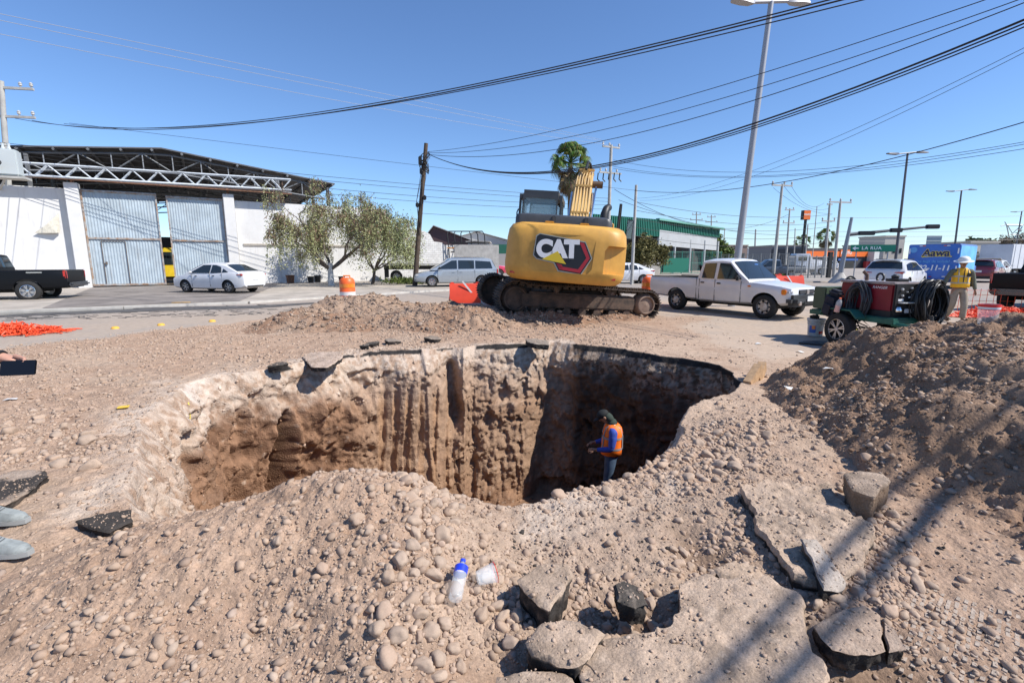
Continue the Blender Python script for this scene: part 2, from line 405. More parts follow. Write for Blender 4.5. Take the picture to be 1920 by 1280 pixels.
# outside rings, from far to the rim
for r in ro[::-1]:
    x = RC[:, 0] + dirs[:, 0] * r; y = RC[:, 1] + dirs[:, 1] * r
    rows.append(np.stack([x, y, H_ground(x, y)], 1))
NO = len(ro)
zr = rows[-1][:, 2]
seg = np.linalg.norm(np.roll(RC, -1, 0) - RC, axis=1); arc = np.concatenate([[0], np.cumsum(seg)[:-1]])
for q in wz:
    z = -DEPTH * q
    sh = sst(0, .26, np.full(NT, q)); run = chamf * (1 - np.exp(-q * 11)) / (1 - math.exp(-11)) + lean * max(0, q - .12) / .88
    base = np.stack([RC[:, 0] - dirs[:, 0] * run, RC[:, 1] - dirs[:, 1] * run, np.full(NT, z) + zr * (1 - q)], 1)
    env = min(1, q * 11) * (1 if q < .93 else (1 - q) / .07 * .7 + .3)
    nn = fbm(base, 1.1, 3, 80) * .26 + fbm(base, 4.2, 4, 81) * .12 + fbm(base, 17, 3, 82) * .035 + (lumps(base, 15, 83) - .2) * .03 + fbm(base, 9, 3, 89) * .045 + fbm(base * np.array([1, 1, .22]), 5, 3, 87) * .10 * min(1, q * 4) + np.abs(fbm(base, 2.6, 3, 88)) * -.12 + .05
    sharp = -.12 * sst(.25, .5, vn(base * np.array([1.5, 1.5, 2.4]), 84)) * sst(0, .2, vn(base * 5, 86))
    # excavator tooth grooves
    bx, by = pxof(base[:, 0], base[:, 1], base[:, 2])
    g = farside * sst(690, 715, bx) * (1 - sst(835, 850, bx)) * sst(.12, .25, np.full(NT, q)) * (1 - sst(.86, .94, np.full(NT, q)))
    gx = base[:, 0] + .05 * q + vn(base * np.array([1.7, 1.7, .25]), 99) * .07
    gr = np.abs(((gx / .235) % 1) - .5) * 2; groove = sst(.45, .7, gr) * .065 * sst(.1, .3, vn(base * np.array([2.5, 2.5, .8]), 101) + .45)
    g2 = farside * sst(420, 440, bx) * (1 - sst(520, 535, bx)) * sst(.3, .4, np.full(NT, q))
    groove2 = sst(.3, .6, np.abs(((gx / .3) % 1) - .5) * 2) * .06
    dsp = (nn * (1 - .55 * g) + sharp * (1 - g)) * env - groove * g - groove2 * g2
    dsp = dsp - farside * .50 * np.exp(-((bx - 538) / 13) ** 2) * sst(.2, .32, np.full(NT, q)) - farside * .34 * np.exp(-((bx - 846 - (q - .2) * 50) / 13) ** 2) * sst(.03, .12, np.full(NT, q)) * (1 - sst(.42, .6, np.full(NT, q)))
    base[:, 0] -= dirs[:, 0] * dsp; base[:, 1] -= dirs[:, 1] * dsp
    base[:, 2] += fbm(base, 6, 2, 85) * .03 * env
    # dark asphalt crust keeps a crisp lip on the far right side
    rows.append(base)
foot = rows[-1]
for k in range(1, NF + 1):
    t = k / NF; x = foot[:, 0] * (1 - t) + C0[0] * t; y = foot[:, 1] * (1 - t) + C0[1] * t
    z = foot[:, 2] * (1 - t) + t * -DEPTH + .62 * np.exp(-((x - 1.75) / .8) ** 2 - ((y - 7.6) / .8) ** 2) * min(1, t * 6) + fb2(x, y, 1.5, 4, 90) * .07 * min(1, t * 5)
    rows.append(np.stack([x, y, z], 1))
V = np.concatenate(rows); NRr = len(rows)
print('ground verts', len(V), 'rings', NO)
x, y, z = V.T
Cc = soil_color(x, y, z)
ir = np.arange(len(V)) // NT; ith = np.arange(len(V)) % NT
out = ir < NO
dm = dirt_mask(x, y)
nb = fb2(x, y, .35, 4, 91) * .5 + .5; nb2 = fb2(x, y, 2.3, 4, 92) * .5 + .5
rc = lerp(np.tile(ROADC, (len(V), 1)), DUST, sst(.35, .65, nb) * .45)
rc = lerp(rc, ROADC * .62, sst(.62, .8, nb2) * .35)
dusty = sst(24, 9, np.hypot(x - 3, y - 7)) if False else (1 - sst(9, 24, np.hypot(x - 4, y - 8)))
rc = lerp(rc, np.array([.44, .36, .285]), dusty * (sst(.25, .6, nb2) * .35 + .55) )
Cc = np.where(out[:, None], lerp(rc, Cc, sst(.3, .8, dm)), Cc)
packed = out * sst(1.0, 2.2, x) * sst(4.6, 5.6, y) * (1 - sst(8.5, 14, y))
Cc = lerp(Cc, np.array([.47, .375, .295]), packed * .7 * sst(.2, .5, nb2))
# light caliche crust along the rims
rd = np.where(out, ro[::-1][np.clip(ir, 0, NO - 1)], 0)
limea = out * (1 - sst(.1, .6, rd + fb2(x, y, 3, 3, 93) * .25)) * (x < 1.3)
Cc = lerp(Cc, LIME, limea * .75 * sst(.3, .55, nb2))
# patches of bare brown earth near the foreground slabs
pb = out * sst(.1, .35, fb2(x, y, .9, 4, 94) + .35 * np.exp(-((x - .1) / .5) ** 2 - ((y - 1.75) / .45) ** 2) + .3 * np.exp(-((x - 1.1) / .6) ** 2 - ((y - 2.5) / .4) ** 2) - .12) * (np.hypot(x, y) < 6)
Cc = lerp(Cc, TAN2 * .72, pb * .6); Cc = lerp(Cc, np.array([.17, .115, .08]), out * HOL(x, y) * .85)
# strata on the pit walls, plus shade painted on the right wall
q = np.clip(-z / DEPTH, 0, 1); wall = ~out
pw = V[wall]; n1 = fbm(pw, 1.0, 4, 95); n2 = fbm(pw, 4.5, 4, 96); n3 = fbm(pw, 16, 3, 97)
qq = q[wall]; fx = farside[ith[wall]]; wx, wy = pxof(pw[:, 0], pw[:, 1], pw[:, 2])
cw = lerp(np.tile(CLAY * 1.15, (len(pw), 1)), CLAY2, sst(-.2, .45, n2) * .7)
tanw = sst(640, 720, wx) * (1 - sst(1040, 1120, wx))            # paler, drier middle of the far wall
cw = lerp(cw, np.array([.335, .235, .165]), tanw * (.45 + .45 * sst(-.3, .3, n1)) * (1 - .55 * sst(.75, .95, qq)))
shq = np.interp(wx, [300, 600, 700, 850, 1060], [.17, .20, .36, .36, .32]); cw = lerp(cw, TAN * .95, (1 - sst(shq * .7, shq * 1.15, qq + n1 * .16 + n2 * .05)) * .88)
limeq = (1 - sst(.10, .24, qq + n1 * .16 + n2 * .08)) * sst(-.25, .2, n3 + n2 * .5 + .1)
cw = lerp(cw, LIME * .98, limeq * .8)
lw = sst(420, 360, wx) if False else (1 - sst(330, 430, wx)) * (1 - sst(.13, .24, qq + n2 * .05)) * fx; cw = lerp(cw, np.array([.60, .55, .50]), lw * sst(-.5, .0, n3) * .9)
cw = lerp(cw, LIME, sst(.42, .6, n3) * .4)
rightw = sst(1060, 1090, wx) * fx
cw = lerp(cw, np.array([.075, .052, .038]), rightw * .9 * (1 - limeq * .45))  # shade of the sunless right wall painted into its colour
grq = farside[ith[wall]] * sst(700, 715, wx) * (1 - sst(835, 850, wx)) * sst(.2, .3, qq)
grv = sst(.45, .7, np.abs(((pw[:, 0] + .05 * qq) / .235 % 1) - .5) * 2)
cw = lerp(cw, np.array([.36, .23, .14]), grq * grv * .7)
crust = (qq < np.where(rightw > .5, .035, .022) + n2 * .008) & (fx) & ((rightw > .5) | (vn(pw * 2.0, 98) > .05) )
cw[crust] = ASPH
nearl = (~fx) & (pw[:, 0] < -1.5)
cw = np.where(nearl[:, None], lerp(cw, TAN2, sst(-.3, .3, n2) * .25), cw)
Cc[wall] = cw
i0 = np.arange(NRr - 1)[:, None] * NT; j = np.arange(NT)[None, :]; j1 = (j + 1) % NT
Fq = np.stack([i0 + j, i0 + NT + j, i0 + NT + j1, i0 + j1], -1).reshape(-1, 4)
fr = np.repeat(np.arange(NRr - 1), NT)
vroad = (dm < .5) & out
isroad = vroad[Fq].all(1)
def submesh(name, sel, m, kind='structure'):
    f = Fq[sel]; u, inv = np.unique(f.ravel(), return_inverse=True)
    me = npmesh(name, V[u], inv.reshape(-1, 4)[:, ::-1]); setcol(me, Cc[u]); return tag(link(name, me, m), kind=kind)
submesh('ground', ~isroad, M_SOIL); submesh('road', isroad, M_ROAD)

def patch(name, label, x0, x1, y0, y1, step, H, cfn, zcut):
    xs = np.arange(x0, x1, step); ys = np.arange(y0, y1, step); X, Y = np.meshgrid(xs, ys); X = X.ravel(); Y = Y.ravel()
    Z = H(X, Y); nx, ny = len(xs), len(ys)
    i = np.arange(ny - 1)[:, None] * nx; k = np.arange(nx - 1)[None, :]
    f = np.stack([i + k, i + k + 1, i + nx + k + 1, i + nx + k], -1).reshape(-1, 4)
    keep = (Z[f] > zcut).any(1); f = f[keep]; u, inv = np.unique(f.ravel(), return_inverse=True)
    me = npmesh(name, np.stack([X, Y, Z], 1)[u], inv.reshape(-1, 4)); setcol(me, cfn(X, Y, Z)[u])
    return tag(link(name, me, M_SOIL), label, 'dirt pile')
def c_near(x, y, z):
    c = soil_color(x, y, z); n = fb2(x, y, 2.2, 4, 73); return lerp(c, TAN2 * .8, sst(.25, .5, n) * .45)
def c_right(x, y, z):
    c = soil_color(x, y, z); n = fb2(x, y, 1.5, 4, 74); c = lerp(c * .7, SHADE_EARTH, sst(-.45, .15, n) * .9); return lerp(c, TAN2, sst(.5, .0, z) * 0 + (1 - sst(.05, .4, z)) * .5)  # slope's shade mixed into the brown earth colour, less near the foot
def c_berm(x, y, z):
    c = soil_color(x, y, z); n = fb2(x, y, 1.3, 4, 75); c = lerp(c * .85, np.array([.24, .145, .095]), sst(-.3, .3, n) * .7); return c
patch('dirt_pile', 'pale dusty pile of earth and gravel on the near left edge of the pit', -3.4, 1.0, .7, 3.8, .013, H_near, c_near, -.2)
patch('dirt_pile', 'tall dark pile of dug earth and cobbles at the right with a jar on top', 2.5, 9.5, .5, 8.2, .022, H_right, c_right, -.2)
patch('dirt_pile', 'long low ridge of brown clods under and left of the excavator', -8.0, 4.6, 10.3, 17.3, .036, H_berm, c_berm, -.2)
# ------------------------------------------------------------------ stones
M_STONE = soil_mat('stone', .85, 55, .25, .004, .10)
def ico(sub):
    bm = bmesh.new(); bmesh.ops.create_icosphere(bm, subdivisions=sub, radius=1); bm.verts.index_update()
    v = np.array([p.co[:] for p in bm.verts]); f = np.array([[q.index for q in t.verts] for t in bm.faces]); bm.free(); return v, f
def rotmats(n, tilt=.5):
    a = rng.uniform(0, 2 * PI, n); t = rng.normal(0, tilt, n); b = rng.uniform(0, 2 * PI, n)
    ca, sa, ct, st_, cb, sb = np.cos(a), np.sin(a), np.cos(t), np.sin(t), np.cos(b), np.sin(b); O = np.zeros(n); I = np.ones(n)
    A = np.stack([ca, -sa, O, sa, ca, O, O, O, I], 1).reshape(-1, 3, 3); B = np.stack([I, O, O, O, ct, -st_, O, st_, ct], 1).reshape(-1, 3, 3)
    C = np.stack([cb, -sb, O, sb, cb, O, O, O, I], 1).reshape(-1, 3, 3); return A @ B @ C
def rockmesh_variants(k, sub, amp, flat, cuts=0, cutd=(.45, .8)):
    v, f = ico(sub); outv = []
    for i in range(k):
        s = np.array([rng.uniform(.85, 1.25), rng.uniform(.65, .95), rng.uniform(*flat)])
        n = fbm(v + i * 9.1, 1.2, 2, 100 + i) * amp + fbm(v + i * 3, 4, 2, 130 + i) * amp * .18
        w_ = v * (1 + n[:, None])
        for _ in range(cuts):
            nn = rng.normal(0, 1, 3); nn /= np.linalg.norm(nn); dd = rng.uniform(*cutd); w_ = w_ - np.maximum(0, w_ @ nn - dd)[:, None] * nn
        outv.append(w_ * s)
    return outv, f
def scatter_mesh(name, pts, size, colr, sub, amp=.35, flat=(.45, .8), sink=.25, smooth_=False, tilt=.5, m=None, cuts=5):
    vs, f = rockmesh_variants(14, sub, amp, flat, cuts); n = len(pts); nv = len(vs[0])
    base = np.stack(vs)[rng.integers(0, 14, n)]; Rm = rotmats(n, tilt)
    W = np.einsum('nij,nvj->nvi', Rm, base) * size[:, None, None] + pts[:, None, :]; W[:, :, 2] += (size * (.45 - sink))[:, None]
    Fa = (f[None] + (np.arange(n) * nv)[:, None, None]).reshape(-1, 3)
    me = npmesh(name, W.reshape(-1, 3), Fa, smooth_); setcol(me, np.repeat(colr, nv, 0)); return link(name, me, m or M_STONE)
def stone_cols(n, base=None):
    pal = np.array([[.45, .35, .27], [.48, .39, .31], [.40, .31, .25], [.43, .36, .30], [.37, .28, .22], [.52, .45, .38], [.36, .31, .28]])
    c = pal[rng.choice(7, n, p=[.30, .2, .18, .14, .1, .04, .04])]; c = c * .5 + np.array([.43, .335, .265]) * .5; return c * rng.uniform(.86, 1.10, (n, 1))
def free(p, pad=.03): return (rim_d(p[:, 0], p[:, 1]) > pad)
# fine gravel and clods: nobody could count them
def gravel_pts(n, r0, r1, pw_):
    r = (rng.uniform(r0 ** pw_, r1 ** pw_, n)) ** (1 / pw_); a = rng.uniform(-.90, .90, n); x = r * np.sin(a); y = r * np.cos(a)
    k = rng.uniform(0, 1, n) < dirt_mask(x, y) * (.25 + .75 * sst(-.25, .35, fb2(x, y, 1.1, 3, 140))) * (1 - .8 * sst(1.5, 3, x) * sst(5.2, 6.4, y)) * (1 - .8 * np.exp(-((x - .55) / .8) ** 2 - ((y - 2.85) / .35) ** 2)); x, y = x[k], y[k]
    k = (rim_d(x, y) > 0) & (rng.uniform(0, 1, len(x)) > .95 * HOL(x, y)); x, y = x[k], y[k]
    return np.stack([x, y, surf(x, y)], 1)
g1 = gravel_pts(105000, 1.25, 15, .70)
d = np.linalg.norm(g1, axis=1); s = np.minimum(.0038 * (1 / rng.uniform(.025, 1, len(g1))) ** .55 * (1 + d * .16), .04)
o = scatter_mesh('gravel', g1, s, stone_cols(len(g1)) * .92, 1, .55, (.4, .85), sink=.35); tag(o, 'small angular gravel and clods strewn over the dirt around the pit', 'gravel', kind='stuff')
# brown clods on the right pile, colour darkened for its shade, and the ridge
def pile_pts(n, x0, x1, y0, y1, H, zmin=.03):
    x = rng.uniform(x0, x1, n); y = rng.uniform(y0, y1, n); z = H(x, y); k = (z > zmin) & (z > H_ground(x, y)) & (rim_d(x, y) > 0); return np.stack([x, y, z], 1)[k]
pr = pile_pts(17000, 2.6, 8, .8, 7, H_right); s = .006 * (1 / rng.uniform(.04, 1, len(pr))) ** .5
pb_ = pile_pts(9000, -7.5, 4, 10.5, 17, H_berm); s2 = .016 * (1 / rng.uniform(.03, 1, len(pb_))) ** .5
pts = np.concatenate([pr, pb_]); cc = np.concatenate([np.where(rng.uniform(0, 1, (len(pr), 1)) < .93, stone_cols(len(pr)) * np.array([.47, .40, .35]), stone_cols(len(pr)) * .68), np.where(rng.uniform(0, 1, (len(pb_), 1)) < .7, stone_cols(len(pb_)) * .6, stone_cols(len(pb_)) * .9)])
o = scatter_mesh('soil_clods', pts, np.concatenate([s, s2]), cc, 1, .5, (.5, .9)); tag(o, 'brown soil clods and pebbles covering the dug earth piles', 'clods', kind='stuff')
# stones still embedded in the pit walls
wv = V[wall & (q.repeat(1) * 0 + 1 > 0)] if False else V[wall]; wc = Cc[wall]; qv = q[wall]
ii = rng.choice(len(wv), 9000, replace=False); ii = ii[(qv[ii] > .03)]
o = scatter_mesh('wall_pebbles', wv[ii], .009 * (1 / rng.uniform(.02, 1, len(ii))) ** .5, wc[ii] * rng.uniform(.75, 1.35, (len(ii), 1)), 1, .4, (.6, .95), sink=.45, tilt=1.5)
tag(o, 'pebbles and crumbs sticking out of the cut earth walls of the pit', 'pebbles', kind='stuff')
# medium stones in the bands of cobbles
zones = [  # px polygon, count of cobbles, size range, label, group, medium stone count
 ([(735, 880), (800, 890), (850, 960), (862, 1050), (850, 1130), (870, 1280), (700, 1280), (720, 1150), (770, 1060), (740, 960)], 88, (.026, .058), 'smooth tan cobble in the dense band running down past the plastic bottle', 'cobbles in the band by the plastic bottle', 620),
 ([(0, 780), (110, 770), (190, 830), (180, 880), (90, 875), (0, 870)], 26, (.03, .075), 'dusty cobble in the scatter at the far left of the pit', 'cobbles at the far left', 260),
 ([(1300, 800), (1400, 785), (1460, 830), (1420, 890), (1260, 905), (1150, 920), (1030, 935), (1020, 915), (1190, 885), (1290, 850)], 62, (.028, .062), 'rounded cobble in the belt along the right near rim of the pit', 'cobbles along the right near rim', 520),
 ([(1560, 950), (1660, 960), (1720, 1010), (1740, 1100), (1680, 1180), (1600, 1130), (1530, 1150), (1500, 1110), (1600, 1060), (1640, 1010), (1560, 985)], 44, (.022, .05), 'rounded cobble in the gap between the asphalt slabs and the dark pile', 'cobbles between slabs and dark pile', 420),
 ([(870, 1075), (960, 1065), (985, 1140), (1000, 1165), (960, 1210), (880, 1150)], 22, (.026, .05), 'rounded cobble lying just right of the plastic bottle and cup', 'cobbles right of the bottle', 160),
 ([(1085, 1090), (1140, 1080), (1230, 1100), (1265, 1150), (1230, 1190), (1120, 1180), (1060, 1140)], 20, (.02, .045), 'rounded cobble in the hollow around the black asphalt lump', 'cobbles around the black asphalt lump', 170),
 ([(1250, 1020), (1330, 1000), (1390, 960), (1410, 1030), (1330, 1080), (1240, 1070)], 18, (.022, .042), 'rounded cobble in the hollow left of the grey broken slab', 'cobbles left of the grey slab', 160),
 ([(420, 920), (600, 900), (720, 940), (730, 1150), (600, 1180), (420, 1100), (250, 1050)], 16, (.02, .042), 'cobble half buried on the pale near pile', 'cobbles on the pale near pile', 160),
]
cob_v, cob_f = rockmesh_variants(12, 3, .42, (.5, .8), 3, (.6, .95)); cobmes = []
for i in range(12):
    me = npmesh('cobble', cob_v[i], cob_f); cc = np.tile(stone_cols(1), (len(cob_v[i]), 1)); n_ = fbm(cob_v[i], 2.5, 3, 200 + i)
    setcol(me, lerp(cc, DUST, sst(-.1, .4, n_) * .6)); me.materials.append(M_STONE); cobmes.append(me)
def sample_px(poly, n):
    poly_ = [(a, b) for a, b in poly]; xs = [a for a, b in poly]; ys = [b for a, b in poly]; ox = []; oy = []
    gp = [P(a, b)[:2] for a, b in poly]; gx = [a for a, b in gp]; gy = [b for a, b in gp]
    x = rng.uniform(min(gx), max(gx), n * 8); y = rng.uniform(min(gy), max(gy), n * 8); k = inpoly(x, y, gp); x, y = x[k][:n], y[k][:n]
    return np.stack([x, y, surf(x, y)], 1)
def put_cobble(p, r, lab, grp):
    o = bpy.data.objects.new('cobble', cobmes[random.randrange(12)]); col.objects.link(o)
    o.location = (p[0], p[1], p[2] + r * .12); o.scale = (r, r, r); o.rotation_euler = (random.gauss(0, .25), random.gauss(0, .25), random.uniform(0, 6.3))
    return tag(o, lab, 'cobble', grp)
mp = []; ms = []
for poly, n, (a, b), lab, grp, nm in zones:
    pts = sample_px(poly, n * 3); pts = pts[pts[:, 2] > -.4]; placed = []
    rs = np.sort(rng.uniform(0, 1, n) ** 1.7 * (b - a) + a)[::-1]; c = 0
    for p in pts:
        if c >= n: break
        r = rs[c]
        if all((p[0] - q_[0]) ** 2 + (p[1] - q_[1]) ** 2 > (.8 * (r + q_[2])) ** 2 for q_ in placed):
            placed.append((p[0], p[1], r)); put_cobble(p, r, lab, grp); c += 1
    m_ = sample_px(poly, nm); m_ = m_[m_[:, 2] > -.4]; mp.append(m_); ms.append(rng.uniform(.25, 1, len(m_)) ** 1.6 * a * .95)
extra = pile_pts(130, 2.8, 7, 1.2, 6.6, H_right); mp.append(extra); ms.append(rng.uniform(.016, .045, len(extra)) ** 1.0)
x = rng.uniform(-3.6, .6, 420); y = rng.uniform(1.0, 3.3, 420); e2 = np.stack([x, y, surf(x, y)], 1); e2 = e2[(e2[:, 2] > -.3)]; angp = [e2]; angs = [.0065 / rng.uniform(.08, 1, len(e2)) ** .5]
x = rng.uniform(-9, -2.6, 1500); y = rng.uniform(2.6, 9, 1500); e3 = np.stack([x, y, surf(x, y)], 1); e3 = e3[(e3[:, 2] > -.3) & (rim_d(x, y) > 0)]; angp.append(e3); angs.append(.011 / rng.uniform(.07, 1, len(e3)) ** .5)
ang_ = np.concatenate(angp); o = scatter_mesh('broken_clods', ang_, np.concatenate(angs), stone_cols(len(ang_)) * .95, 2, .5, (.4, .75), sink=.45, cuts=8); tag(o, 'broken angular clods and stones half sunk in the pale dirt', 'clods', kind='stuff')
mp = np.concatenate(mp); ms = np.concatenate(ms)
cc = stone_cols(len(mp)); cc[(mp[:, 0] > 2.9) & (mp[:, 2] > .15)] *= .62
o = scatter_mesh('pebbles', mp, ms, cc, 2, .5, (.45, .85), smooth_=True, sink=.4, cuts=3); tag(o, 'rounded pebbles and small cobbles packed between the larger stones', 'pebbles', kind='stuff')

# ------------------------------------------------------------------ broken asphalt slabs
M_SLAB = soil_mat('slab', .92, 120, .7, .006, .3); SLABP = []
def slab(name, label, pxs, z0, th, tx=0, ty=0, cat='asphalt slab', rough=.012, side=None, top=None, group=None, darkpatch=.0, seed=0, raw=None):
    g = np.array([P(a, b, z0)[:2] for a, b in pxs]) if raw is None else np.array(raw)
    n = max(60, int(sum(np.linalg.norm(g - np.roll(g, -1, 0), axis=1)) / .018)); n = min(n, 420)
    pts = []
    per = np.linalg.norm(np.roll(g, -1, 0) - g, axis=1); cum = np.concatenate([[0], np.cumsum(per)])
    for s_ in np.linspace(0, cum[-1], n, endpoint=False):
        i = min(int(np.searchsorted(cum, s_, side='right') - 1), len(g) - 1); f = (s_ - cum[i]) / per[i]; pts.append(g[i] * (1 - f) + g[(i + 1) % len(g)] * f)
    pts = np.array(pts); c = pts.mean(0); nn_ = fbm(np.stack([pts[:, 0], pts[:, 1], np.full(n, seed * 1.7)], 1), 7, 4, 300 + seed) * .075 + fbm(np.stack([pts[:, 0], pts[:, 1], np.full(n, seed * 1.7)], 1), 34, 2, 310) * .012
    dv = pts - c; L_ = np.linalg.norm(dv, axis=1)[:, None]; pts = pts + dv / L_ * nn_[:, None] * min(1, float(L_.mean()) * 3)
    rows_ = []; cols2 = []; K = max(6, min(46, int(L_.mean() / .014)))
    TOPC = np.array(top if top is not None else (.43, .345, .272)); SIDEC = np.array(side if side is not None else (.045, .042, .04))
    for k in range(K + 1):
        t = k / K; p = c + (pts - c) * (t if t > 0 else .001)
        q3 = np.stack([p[:, 0], p[:, 1], np.full(n, 0.)], 1)
        z = z0 + tx * (p[:, 0] - c[0]) + ty * (p[:, 1] - c[1]) + fbm(q3, 5, 3, 320 + seed) * rough + fbm(q3, 30, 3, 330) * rough * .4 - (rough * 1.0 if k == K else 0)
        rows_.append(np.stack([p[:, 0], p[:, 1], z], 1))
        cn = lerp(np.tile(TOPC, (n, 1)), TOPC * .72, sst(-.1, .5, fbm(q3, 9, 4, 340 + seed)))
        cn = lerp(cn, LIME, sst(.25, .5, fbm(q3, 26, 2, 341)) * .2)
        if darkpatch: cn = lerp(cn, SIDEC * 1.2, sst(.55 - darkpatch, .62 - darkpatch, fbm(q3, 6, 4, 342 + seed) * .5 + .5))
        cols2.append(cn)
    KS = max(3, min(9, int(th / .012)))
    for k in range(1, KS + 1):
        t = k / KS; p = rows_[K][:, :2]; z = rows_[K][:, 2] - th * t
        q3 = np.stack([p[:, 0], p[:, 1], z], 1); inn = (fbm(q3, 22, 3, 350 + seed) * .022 + fbm(q3, 60, 2, 351) * .008 - .01) * min(1, th / .05) - t * t * th * .12
        pp = p + (p - c) / np.linalg.norm(p - c, axis=1)[:, None] * inn[:, None]
        rows_.append(np.stack([pp[:, 0], pp[:, 1], z], 1)); cols2.append(lerp(np.tile(SIDEC, (n, 1)), TOPC * .8, sst(.2, .5, fbm(q3, 25, 2, 352)) * .3))
    pc = np.array([[c[0], c[1], z0 - th]]); vv = np.concatenate(rows_ + [pc]); C2 = np.concatenate(cols2 + [SIDEC[None]])
    na = int(abs(np.cross(dv, np.roll(dv, -1, 0)).sum()) * .5 * 900); bb = rng.integers(0, n, na); tt = np.sqrt(rng.uniform(0, .95, na)); qx = c[0] + (pts[bb, 0] - c[0]) * tt; qy = c[1] + (pts[bb, 1] - c[1]) * tt; q5 = np.stack([qx, qy, qx * 0], 1)
    SLABP.append(np.stack([qx, qy, z0 + tx * (qx - c[0]) + ty * (qy - c[1]) + fbm(q5, 5, 3, 320 + seed) * rough], 1))
    m_ = len(rows_); i0 = np.arange(m_ - 1)[:, None] * n; j = np.arange(n)[None]; j1 = (j + 1) % n
    f = np.stack([i0 + j, i0 + n + j, i0 + n + j1, i0 + j1], -1).reshape(-1, 4)
    me = npmesh(name, vv, f[:, ::-1] if (np.cross(g[1] - g[0], g[2] - g[1]) < 0 and False) else f); setcol(me, C2)
    bm = bmesh.new(); bm.from_mesh(me); bmesh.ops.recalc_face_normals(bm, faces=bm.faces[:]); bm.to_mesh(me); bm.free(); smooth(me, 50)
    return tag(link(name, me, M_SLAB), label, cat, group)
slab('asphalt_slab', 'largest sheet of broken dusty asphalt across the bottom centre right', [(1272, 1085), (1330, 1075), (1440, 1082), (1512, 1130), (1525, 1200), (1545, 1290), (1500, 1380), (1100, 1400), (1150, 1300), (1085, 1225), (1100, 1195), (1180, 1185), (1250, 1180), (1275, 1150)], .065, .17, .03, .0, seed=1, rough=.022)
slab('asphalt_slab', 'ragged asphalt ledge jutting left with a black broken edge beneath', [(978, 1195), (1010, 1165), (1060, 1160), (1130, 1185), (1110, 1215), (1080, 1240), (1040, 1240), (1000, 1222)], .10, .15, .04, .08, seed=2, rough=.016)
slab('asphalt_slab', 'small slab under the ragged ledge tipped into the dark hollow', [(1085, 1218), (1118, 1222), (1150, 1262), (1165, 1320), (1120, 1330), (1085, 1262)], .05, .12, .1, -.1, seed=3)
slab('asphalt_slab', 'dusty slab cut off by the bottom edge of the photo left of the black hollow', [(930, 1262), (1010, 1250), (1075, 1262), (1100, 1330), (1050, 1400), (900, 1390)], .05, .1, seed=4)
slab('asphalt_slab', 'wide grey tan slab with a deep crack below its left edge beside the cobbles', [(1388, 918), (1440, 906), (1555, 906), (1600, 960), (1648, 985), (1640, 1020), (1575, 1085), (1490, 1078), (1455, 1030), (1425, 985), (1405, 955)], .10, .19, -.02, .04, seed=5, rough=.03)
slab('asphalt_slab', 'flat cracked slab with a thick black edge at the lower right', [(1525, 1170), (1560, 1148), (1620, 1133), (1650, 1152), (1655, 1185), (1662, 1215), (1600, 1222), (1560, 1215)], .085, .09, 0, .05, seed=6, top=(.44, .35, .28), rough=.008)
slab('asphalt_slab', 'small triangular piece split off the cracked black edged slab', [(1655, 1162), (1680, 1180), (1702, 1212), (1668, 1216), (1659, 1190)], .07, .08, 0, .05, seed=7, top=(.42, .34, .28))
slab('asphalt_slab', 'narrow grey slab leaning steeply beside the crack', [(1498, 1022), (1530, 1012), (1560, 1040), (1592, 1072), (1575, 1092), (1545, 1098), (1520, 1062)], .12, .06, -.35, .25, seed=8, top=(.36, .33, .3))
slab('asphalt_slab', 'thin flat slab piece above the big bottom sheet', [(1335, 1062), (1372, 1052), (1420, 1062), (1432, 1082), (1385, 1090), (1350, 1080)], .08, .05, 0, .05, seed=9, top=(.42, .33, .25))
slab('asphalt_lump', 'pale topped asphalt block with black crumbly sides right of the bottle', [(972, 1085), (1010, 1058), (1062, 1060), (1078, 1078), (1060, 1108), (1030, 1138), (995, 1118)], .14, .17, .05, .10, 'asphalt lump', seed=10, rough=.012)
slab('asphalt_lump', 'black asphalt lump lying in the hollow above the big sheet', [(1145, 1100), (1165, 1088), (1205, 1094), (1213, 1118), (1190, 1130), (1158, 1126)], .12, .11, -.3, .1, 'asphalt lump', seed=11, top=(.07, .065, .06), rough=.02)
slab('concrete_block', 'big angular concrete chunk resting at the foot of the dark pile', [(1580, 890), (1600, 884), (1655, 883), (1672, 900), (1655, 915), (1640, 925), (1600, 918)], .24, .26, -.06, .03, 'concrete chunk', side=(.20, .15, .11), top=(.33, .27, .22), seed=12)
slab('asphalt_slab', 'broken black edged slab on the far left rim of the pit', [(566, 668), (585, 662), (638, 661), (641, 671), (612, 684), (585, 684)], .045, .07, 0, .06, seed=13, top=(.45, .37, .31))
slab('asphalt_slab', 'half buried black asphalt sheet at the far left above the grey shoes', [(-40, 905), (20, 885), (85, 880), (92, 890), (60, 920), (0, 948), (-40, 955)], .05, .05, 0, .03, seed=14, top=(.36, .30, .25), darkpatch=.16)
slab('asphalt_slab', 'small black asphalt piece at the near left corner of the pit', [(140, 975), (190, 962), (246, 952), (247, 975), (205, 996), (175, 990)], .04, .05, 0, .03, seed=15, top=(.08, .075, .07), darkpatch=.35)
